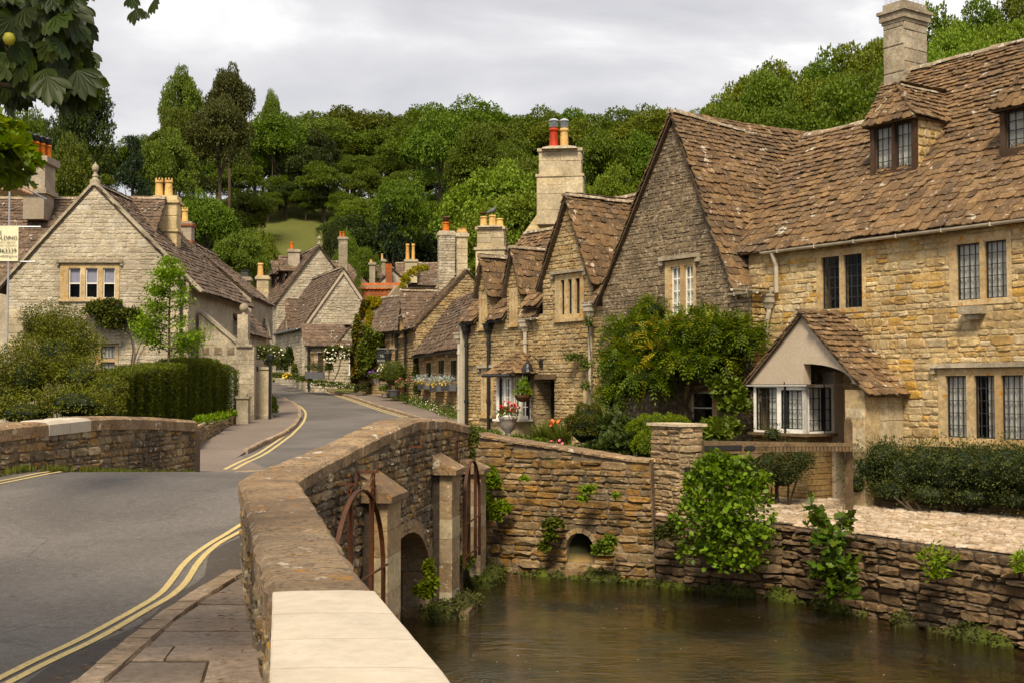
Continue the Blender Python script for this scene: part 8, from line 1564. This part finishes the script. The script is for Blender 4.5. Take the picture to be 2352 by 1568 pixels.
# alder and sapling growing out of the retaining wall
def leaf_things(nm, label, cat, blobs, n, size, mat, kind, aspect, stems, singles=295, thick=.8, droop=.0, jit=.7, fold=.15):
    e = empty(nm, stems[0][0], label, cat); m = MB()
    for s in stems: m.tube(s, [.022 - .018 * i / (len(s) - 1) for i in range(len(s))], 5)
    m.build('stem', 'bark', e); P_, N_ = shell(blobs, n, thick); V_, F_, rn_ = leaves(P_, N_, size, aspect, droop, jit, kind, fold)
    k = len(V_) // n; fk = len(F_) // n; rn_ = np.repeat(np.clip(NR.beta(1.3, 1.8, n), 0, .98), len(V_) // n); dist = np.linalg.norm(P_ - np.array(EYE), axis=1); order = np.argsort(dist + NR.uniform(0, .3, n)); sg = set(order[:singles].tolist()); rest = [i for i in range(n) if i not in sg]
    VV = V_.reshape(n, k, 3); F0 = F_[:fk]; RR = rn_.reshape(n, k)
    Vr = VV[rest].reshape(-1, 3); Fr = (F0[None] + (np.arange(len(rest)) * k)[:, None, None]).reshape(-1, 3); foliage('foliage', Vr, Fr, RR[rest].ravel(), mat, e, 'stuff')
    for i in sg: mesh_np('leaf', VV[i], F0, mat, e, RR[i])
    return e
ab = bl((1660, 1110, 18.9, 70, 55, .45), (1700, 1160, 18.8, 65, 55, .5), (1640, 1200, 18.6, 80, 65, .5), (1700, 1240, 18.6, 75, 60, .5), (1620, 1270, 18.6, 60, 50, .4), (1690, 1295, 18.4, 65, 35, .4), (1640, 1080, 19, 40, 40, .3), (1735, 1120, 18.9, 35, 40, .3), (1600, 1160, 18.7, 40, 50, .3))
base = V3(3.55, 19.7, -1.2); stA = [[base, PT(1640, 1230, 19), PT(u, v, 18.9)] for u, v in ((1600, 1090), (1640, 1045), (1700, 1060), (1760, 1080), (1580, 1180), (1740, 1200), (1640, 1300), (1720, 1300))]
for (u, v) in ((1602, 1078), (1645, 1042), (1668, 1052), (1690, 1060), (1715, 1055), (1758, 1095), (1580, 1105), (1545, 1190), (1775, 1190)):
    for q in range(3): ab.append(pxblob(u + q * (1640 - u) * .08, v + q * 14, 18.85, 7 + q * 2, 12, .12))
leaf_things('alder_bush', 'bright green round-leaved alder growing over the water in front of the pier', 'bush', ab, 4300, .078, 'leaf_alder', 'round', .85, stA)
for (u, v) in ((1602, 1075), (1645, 1040), (1665, 1050), (1690, 1060), (1715, 1055), (1760, 1090), (1770, 1105), (1582, 1095)):
    pass
sb = bl((1900, 1250, 17.6, 40, 30, .25), (1920, 1310, 17.5, 45, 38, .3), (1935, 1360, 17.4, 35, 38, .3), (1890, 1320, 17.6, 28, 30, .25), (1880, 1205, 17.8, 22, 40, .2), (1940, 1210, 17.8, 12, 40, .15), (1860, 1170, 17.9, 8, 28, .1))
base = V3(5.0, 17.9, -1.3); leaf_things('sycamore_sapling', 'sycamore sapling with lobed leaves hanging from the retaining wall right of the alder', 'sapling', sb, 420, .145, 'leaf_syc', 'lobed', .85, [[base, PT(1890, 1250, 17.7), PT(1857, 1120, 17.9)], [base, PT(1930, 1250, 17.6), PT(1938, 1150, 17.8)], [base, PT(1915, 1300, 17.5), PT(1925, 1400, 17.4)], [base, PT(1900, 1240, 17.6), PT(1880, 1190, 17.8)]], thick=1)
leaf_things('wall_ash_seedling', 'small bright seedling with pointed leaves rooted in the retaining wall', 'plant', bl((2150, 1290, 16.4, 42, 34, .2), (2150, 1320, 16.3, 25, 25, .18)), 330, .10, 'leaf_bright', 'dia', .35, [[V3(5.95, 16.7, -.7), PT(2150, 1280, 16.4), PT(2170, 1260, 16.3)]], 250, thick=1)
leaf_things('wall_fern', 'small bright plant on the wall top at the right edge', 'plant', bl((2348, 1288, 15.4, 22, 16, .15), (2345, 1310, 15.3, 15, 10, .1)), 180, .08, 'leaf_bright', 'dia', .4, [[V3(6.6, 15.5, -.6), PT(2345, 1285, 15.3)]], 150, thick=1)
# creepers on stream wall and bridge end, moss along the waterline
for (lab, sets, n, mt, sz) in (('small-leaved creeper hanging at the end of the bridge parapet', ((1085, 1010, 21.2, 14, 30, .15), (1078, 1050, 21.1, 12, 35, .12), (1090, 1080, 21.2, 16, 18, .12), (1065, 1040, 21, 8, 30, .1)), 2200, 'leaf_rose', .05), ('ivy patch on the stream wall beside the bridge end', ((1130, 1110, 21.9, 20, 28, .08), (1115, 1150, 22, 10, 20, .08), (1125, 1085, 22, 14, 14, .06), (1150, 1170, 21.8, 24, 20, .06), (1140, 1190, 21.8, 12, 16, .05)), 1500, 'leaf_bright', .07), ('ivy trail on the stream wall left of the culvert', ((1270, 1205, 21.3, 22, 16, .07), (1262, 1235, 21.3, 14, 20, .07), (1250, 1260, 21.3, 12, 16, .07)), 800, 'leaf_tree', .07),
                               ('ivy tuft high on the stream wall above the culvert', ((1350, 1125, 20.9, 20, 14, .06), (1340, 1145, 20.9, 12, 12, .05), (1415, 1140, 20.7, 8, 10, .05), (1205, 1100, 21.5, 10, 8, .05)), 450, 'leaf_bright', .06), ('leafy growth right of the culvert arch', ((1385, 1265, 20.7, 22, 22, .1), (1400, 1245, 20.7, 14, 16, .08)), 900, 'leaf_tree', .06), ('reddish bramble on the retaining wall below the pier', ((1530, 1230, 19.9, 32, 26, .12), (1545, 1210, 19.9, 22, 14, .1)), 1500, 'leaf_hedge_dark', .05), ('bright weed climbing the second buttress', ((985, 1310, 16.9, 10, 26, .1), (975, 1360, 16.8, 22, 22, .12), (990, 1340, 16.8, 14, 18, .1)), 1500, 'leaf_bright', .06), ('weed on the footing beside the third buttress', ((1066, 1285, 20.4, 20, 12, .15), (1060, 1300, 20.2, 14, 10, .12)), 800, 'leaf_tree', .07)):
    bush('wall_plant', lab, 'climber', bl(*sets), n, sz, mt, .8, thick=.9, stem=False)
ms = []; 
for pts in (RWP[:6], [(-.70, 22.3), (2.44, 20.75)]):
    for (a, b_) in zip(pts, pts[1:]):
        L = math.dist(a, b_)
        for k in range(int(L / .16)): t = R.random(); n_ = Vector((-(b_[1] - a[1]), b_[0] - a[0])).normalized() * -1; sc__ = abs(math.sin(a[0] * 2 + t * 5)) ; x = a[0] + (b_[0] - a[0]) * t - n_.x * 0; y = a[1] + (b_[1] - a[1]) * t; d_ = Vector((EYE.x - x, EYE.y - y)).normalized(); r_ = R.uniform(.05, .16) * (.4 + sc__); ms.append(((x + d_.x * .12, y + d_.y * .12, ZW + .02), (r_ * 1.3, r_, r_)))
for c in ((-1.0, 17.75), (-.85, 18.1), (-.75, 18.5), (-1.1, 17.65), (-.55, 20.5), (-.45, 20.9), (-.4, 21.4), (-.9, 18.3)): ms.append(((c[0] + .05, c[1], ZW + .1), (.26, .24, .16)))
P_, N_ = shell(ms, 16000, .15); V_, F_, rn_ = leaves(P_, N_, .045, .7); o = mesh_np('moss', V_, F_, 'moss', None, rn_); tag(o, 'dark moss and liverwort along the waterline of the stream walls', 'moss', kind='stuff'); 
m = MB()
for c, r in ms: m.lathe((c[0], c[1], c[2] - r[2] * .4), [(r[0] * .9, -.1), (r[0] * .95, r[2] * .5), (r[0] * .6, r[2] * 1.05), (.02, r[2] * 1.25)], 7)
tag(m.build('moss_bed', 'moss'), 'mossy lumps at the water edge below the walls', 'moss', kind='stuff')
# grass at the foot of the left parapet, litter along the kerb
Vs = []; 
P_ = np.array([(lpt(y_)[0] + .08 + R.uniform(0, .12), y_, zr(y_)) for y_ in [R.choice((15.2, 15.8, 16.6, 17.6, 18.6, 19.5, 20.3, 21.2, 22.3)) + R.gauss(0, .22) for _ in range(1500)]]); V_, F_, rn_ = leaves(P_, np.tile([.2, 0, 1.], (1500, 1)), .11, .12, -1.5, .35); tag(mesh_np('grass', V_, F_, 'leaf_grass', None, rn_), 'weeds and grass tufts at the foot of the left parapet', 'grass', kind='stuff')
pts = []
for _ in range(420):
    y_ = R.uniform(5.5, 11.4); k = R.random(); x_ = kx(min(y_, yend)) - R.uniform(.08, .30) if k < .45 and y_ < 10.5 else wx(y_) - R.uniform(.03, .35) * (1 if k < .9 else 3); pts.append((x_, y_, (.075 if x_ > kx(min(y_, yend)) and y_ < yend else .0) + .014))
P_ = np.array(pts); V_, F_, rn_ = leaves(P_, nrm(NR.normal(0, 1, (len(P_), 3)) * [1, 1, .02]), .06, .10, 0, .1); V_[:, 2] = np.maximum(V_[:, 2], .004); tag(mesh_np('leaf_litter', V_, F_, 'leaf_litter', None, rn_), 'brown twigs and leaf scraps lying along kerb and parapet', 'litter', kind='stuff')
P_ = np.array([(R.uniform(-.5, 6.5), R.uniform(9.5, 19), ZW + .004) for _ in range(70)]); P_ = P_[inpoly(P_[:, 0], P_[:, 1], STREAM)]; V_, F_, rn_ = leaves(P_, nrm(NR.normal(0, 1, (len(P_), 3)) * [1, 1, .01]), .017, .9, 0, .02, 'round', 0); V_[:, 2] = ZW + .005; tag(mesh_np('floating_seeds', V_, F_, 'petal_white', None, rn_), 'pale seed fluff floating on the stream', 'debris', kind='stuff')
# ================================================================ OVERHANGING BRANCHES
ct = empty('horse_chestnut_tree', (-6.2, 3.2, 0), 'horse chestnut whose dark branch hangs into the top left corner', 'tree'); m = MB(); m.tube([(-6.2, 3.2, -.1), (-6.1, 3.3, 2.0), (-5.6, 3.6, 3.8)], [.28, .22, .16], 10); m.build('trunk', 'bark', ct)
nodes = []
def branch(pts, r0): m = MB(); m.tube(pts, [r0 * (1 - .8 * i / (len(pts) - 1)) for i in range(len(pts))], 6); m.build('branch', 'bark', ct)
cy0 = 5.6
br = [[V3(-5.6, 3.6, 3.8), PT(-250, 40, 5.2), PT(-40, 90, 5.4), PT(70, 40, 5.5)], [V3(-5.6, 3.6, 3.6), PT(-250, 120, 5.2), PT(0, 95, 5.5), PT(60, 130, 5.6), PT(160, 140, 5.7)], [V3(-5.6, 3.6, 3.9), PT(-200, -80, 5.2), PT(0, -30, 5.5), PT(120, -20, 5.6), PT(200, 10, 5.7)], [V3(-5.6, 3.6, 4.0), PT(-150, -150, 5.3), PT(120, -110, 5.8), PT(270, -60, 6.0), PT(330, -5, 6.1)], [PT(0, 95, 5.5), PT(60, 170, 5.5), PT(130, 180, 5.6)], [PT(-250, 120, 5.2), PT(-60, 190, 5.3), PT(55, 200, 5.4)]]
for b_ in br: branch(b_, .035)
def chestnut_leaf(c, down, s, nl=6):
    """palmate leaf: leaflets hang from the node"""
    vs = []; fs_ = []; rn = []; t = R.random(); d0 = (Vector((R.uniform(-.5, .5), R.uniform(-.6, .2), -down))).normalized(); sd0 = d0.cross(Vector((R.uniform(-.8, .8), -1, R.uniform(-.5, .9)))).normalized(); pn = sd0.cross(d0)
    for k in range(nl):
        a = (k - (nl - 1) / 2) * (1.9 / nl) * 1.25; d = (d0 * math.cos(a) + sd0 * math.sin(a)).normalized(); sd = (sd0 * math.cos(a) - d0 * math.sin(a)).normalized(); L = s * (1 - .25 * abs(a)) * R.uniform(.85, 1.1); w = L * .19; b = len(vs); prof = [(0, .05), (.25, .45), (.5, .85), (.7, 1), (.86, .8), (1, .04)]
        for x, ww_ in prof:
            cc = c + d * (L * x) + V3(0, 0, -1) * (L * x * x * .18) ; vs += [cc - sd * w * ww_ + pn * w * .35 * ww_, cc, cc + sd * w * ww_ + pn * w * .35 * ww_]
        for i in range(5): q = b + i * 3; fs_ += [(q, q + 1, q + 4, q + 3), (q + 1, q + 2, q + 5, q + 4)]
        rn += [min(.99, t * .8 + R.random() * .2)] * 18
    o = mesh_np('leaf', [tuple(v) for v in vs], np.array(fs_), 'leaf_chestnut', ct, rn)
P_, N_ = shell([((-3.6, 3.2, 5.7), (1.7, 1.5, 1.2)), ((-5.6, 2.6, 6.6), (2.6, 2.4, 2.2)), ((-7.2, 3.8, 5.4), (1.8, 2, 1.5)), ((-4.8, 1.0, 6.2), (2, 2, 1.4))], 5200, .7); V_, F_, rn_ = leaves(P_, N_, .2, .6, .5); o = foliage('crown', V_, F_, rn_, 'leaf_chestnut', ct, 'stuff')  # unseen canopy added towards the sun to shade the hanging leaves
for (u, v, ru, rv, n) in ((80, 50, 85, 60, 80), (150, 25, 50, 45, 38), (70, 140, 70, 50, 50), (140, 100, 55, 50, 44), (165, 180, 38, 45, 30), (185, 215, 28, 35, 10), (100, 205, 60, 25, 24), (20, 60, 50, 60, 26), (15, 200, 30, 45, 14), (-40, 100, 60, 120, 22), (60, -30, 130, 30, 16)):
    for _ in range(n): chestnut_leaf(PT(u + R.uniform(-1, 1) * ru, v - 25 + R.uniform(-1, 1) * rv, 5.6 + R.uniform(-.5, .7)), R.uniform(.1, 1.2), R.uniform(.085, .135))
for (u, v) in ((150, 148), (160, 172), (182, 168), (175, 150)): chestnut_leaf(PT(u, v, 5.3), 1.3, .19)
for (u, v, s) in ((312, 21, .085), (352, 2, .08), (300, -8, .07), (335, 27, .06), (195, 12, .11), (185, 50, .12)): chestnut_leaf(PT(u, v, 5.9), .8, s * 1.0)
q = PT(21, 90, 5.1); m = MB(); m.lathe((q.x, q.y, q.z - .028), [(.001, 0), (.018, .006), (.027, .028), (.018, .05), (.001, .056)], 10); m.build('conker_case', 'green_fruit', ct, True)
# maple at the left edge
e = empty('maple_tree', (-8.6, 12.5, 0), 'bright maple spray at the left edge below the chestnut', 'tree'); m = MB(); m.tube([(-8.6, 12.5, -.3), (-8.4, 12.4, 2.5), (-7.4, 12.6, 4.2)], [.2, .16, .06], 9); m.tube([(-7.6, 12.6, 4.0), PT(-60, 300, 13), PT(40, 360, 13), PT(70, 400, 13)], [.06, .03, .015, .006], 6); m.build('trunk', 'bark', e)
mb_ = bl((-10, 330, 13, 50, 45, .8), (-30, 290, 13.2, 45, 30, .8), (25, 365, 12.8, 42, 32, .7), (15, 405, 12.8, 30, 25, .5), (-70, 350, 13, 60, 90, .9), (0, 300, 13, 25, 18, .5)); P_, N_ = shell(mb_, 1500, .8); V_, F_, rn_ = leaves(P_, N_, .13, .9, .5, .6, 'lobed')
k = len(V_) // 1500; fk = len(F_) // 1500; sel = [i for i in range(1500) if (lambda q: q and -20 < q[0] < 100)(proj(Vector(P_[i])))][:280]; ss = set(sel); rest = [i for i in range(1500) if i not in ss]; VV = V_.reshape(1500, k, 3); F0 = F_[:fk]; RR = rn_.reshape(1500, k)
foliage('foliage', VV[rest].reshape(-1, 3), (F0[None] + (np.arange(len(rest)) * k)[:, None, None]).reshape(-1, 3), RR[rest].ravel(), 'leaf_maple', e, 'stuff')
for i in sel: mesh_np('leaf', VV[i], F0, 'leaf_maple', e, RR[i])
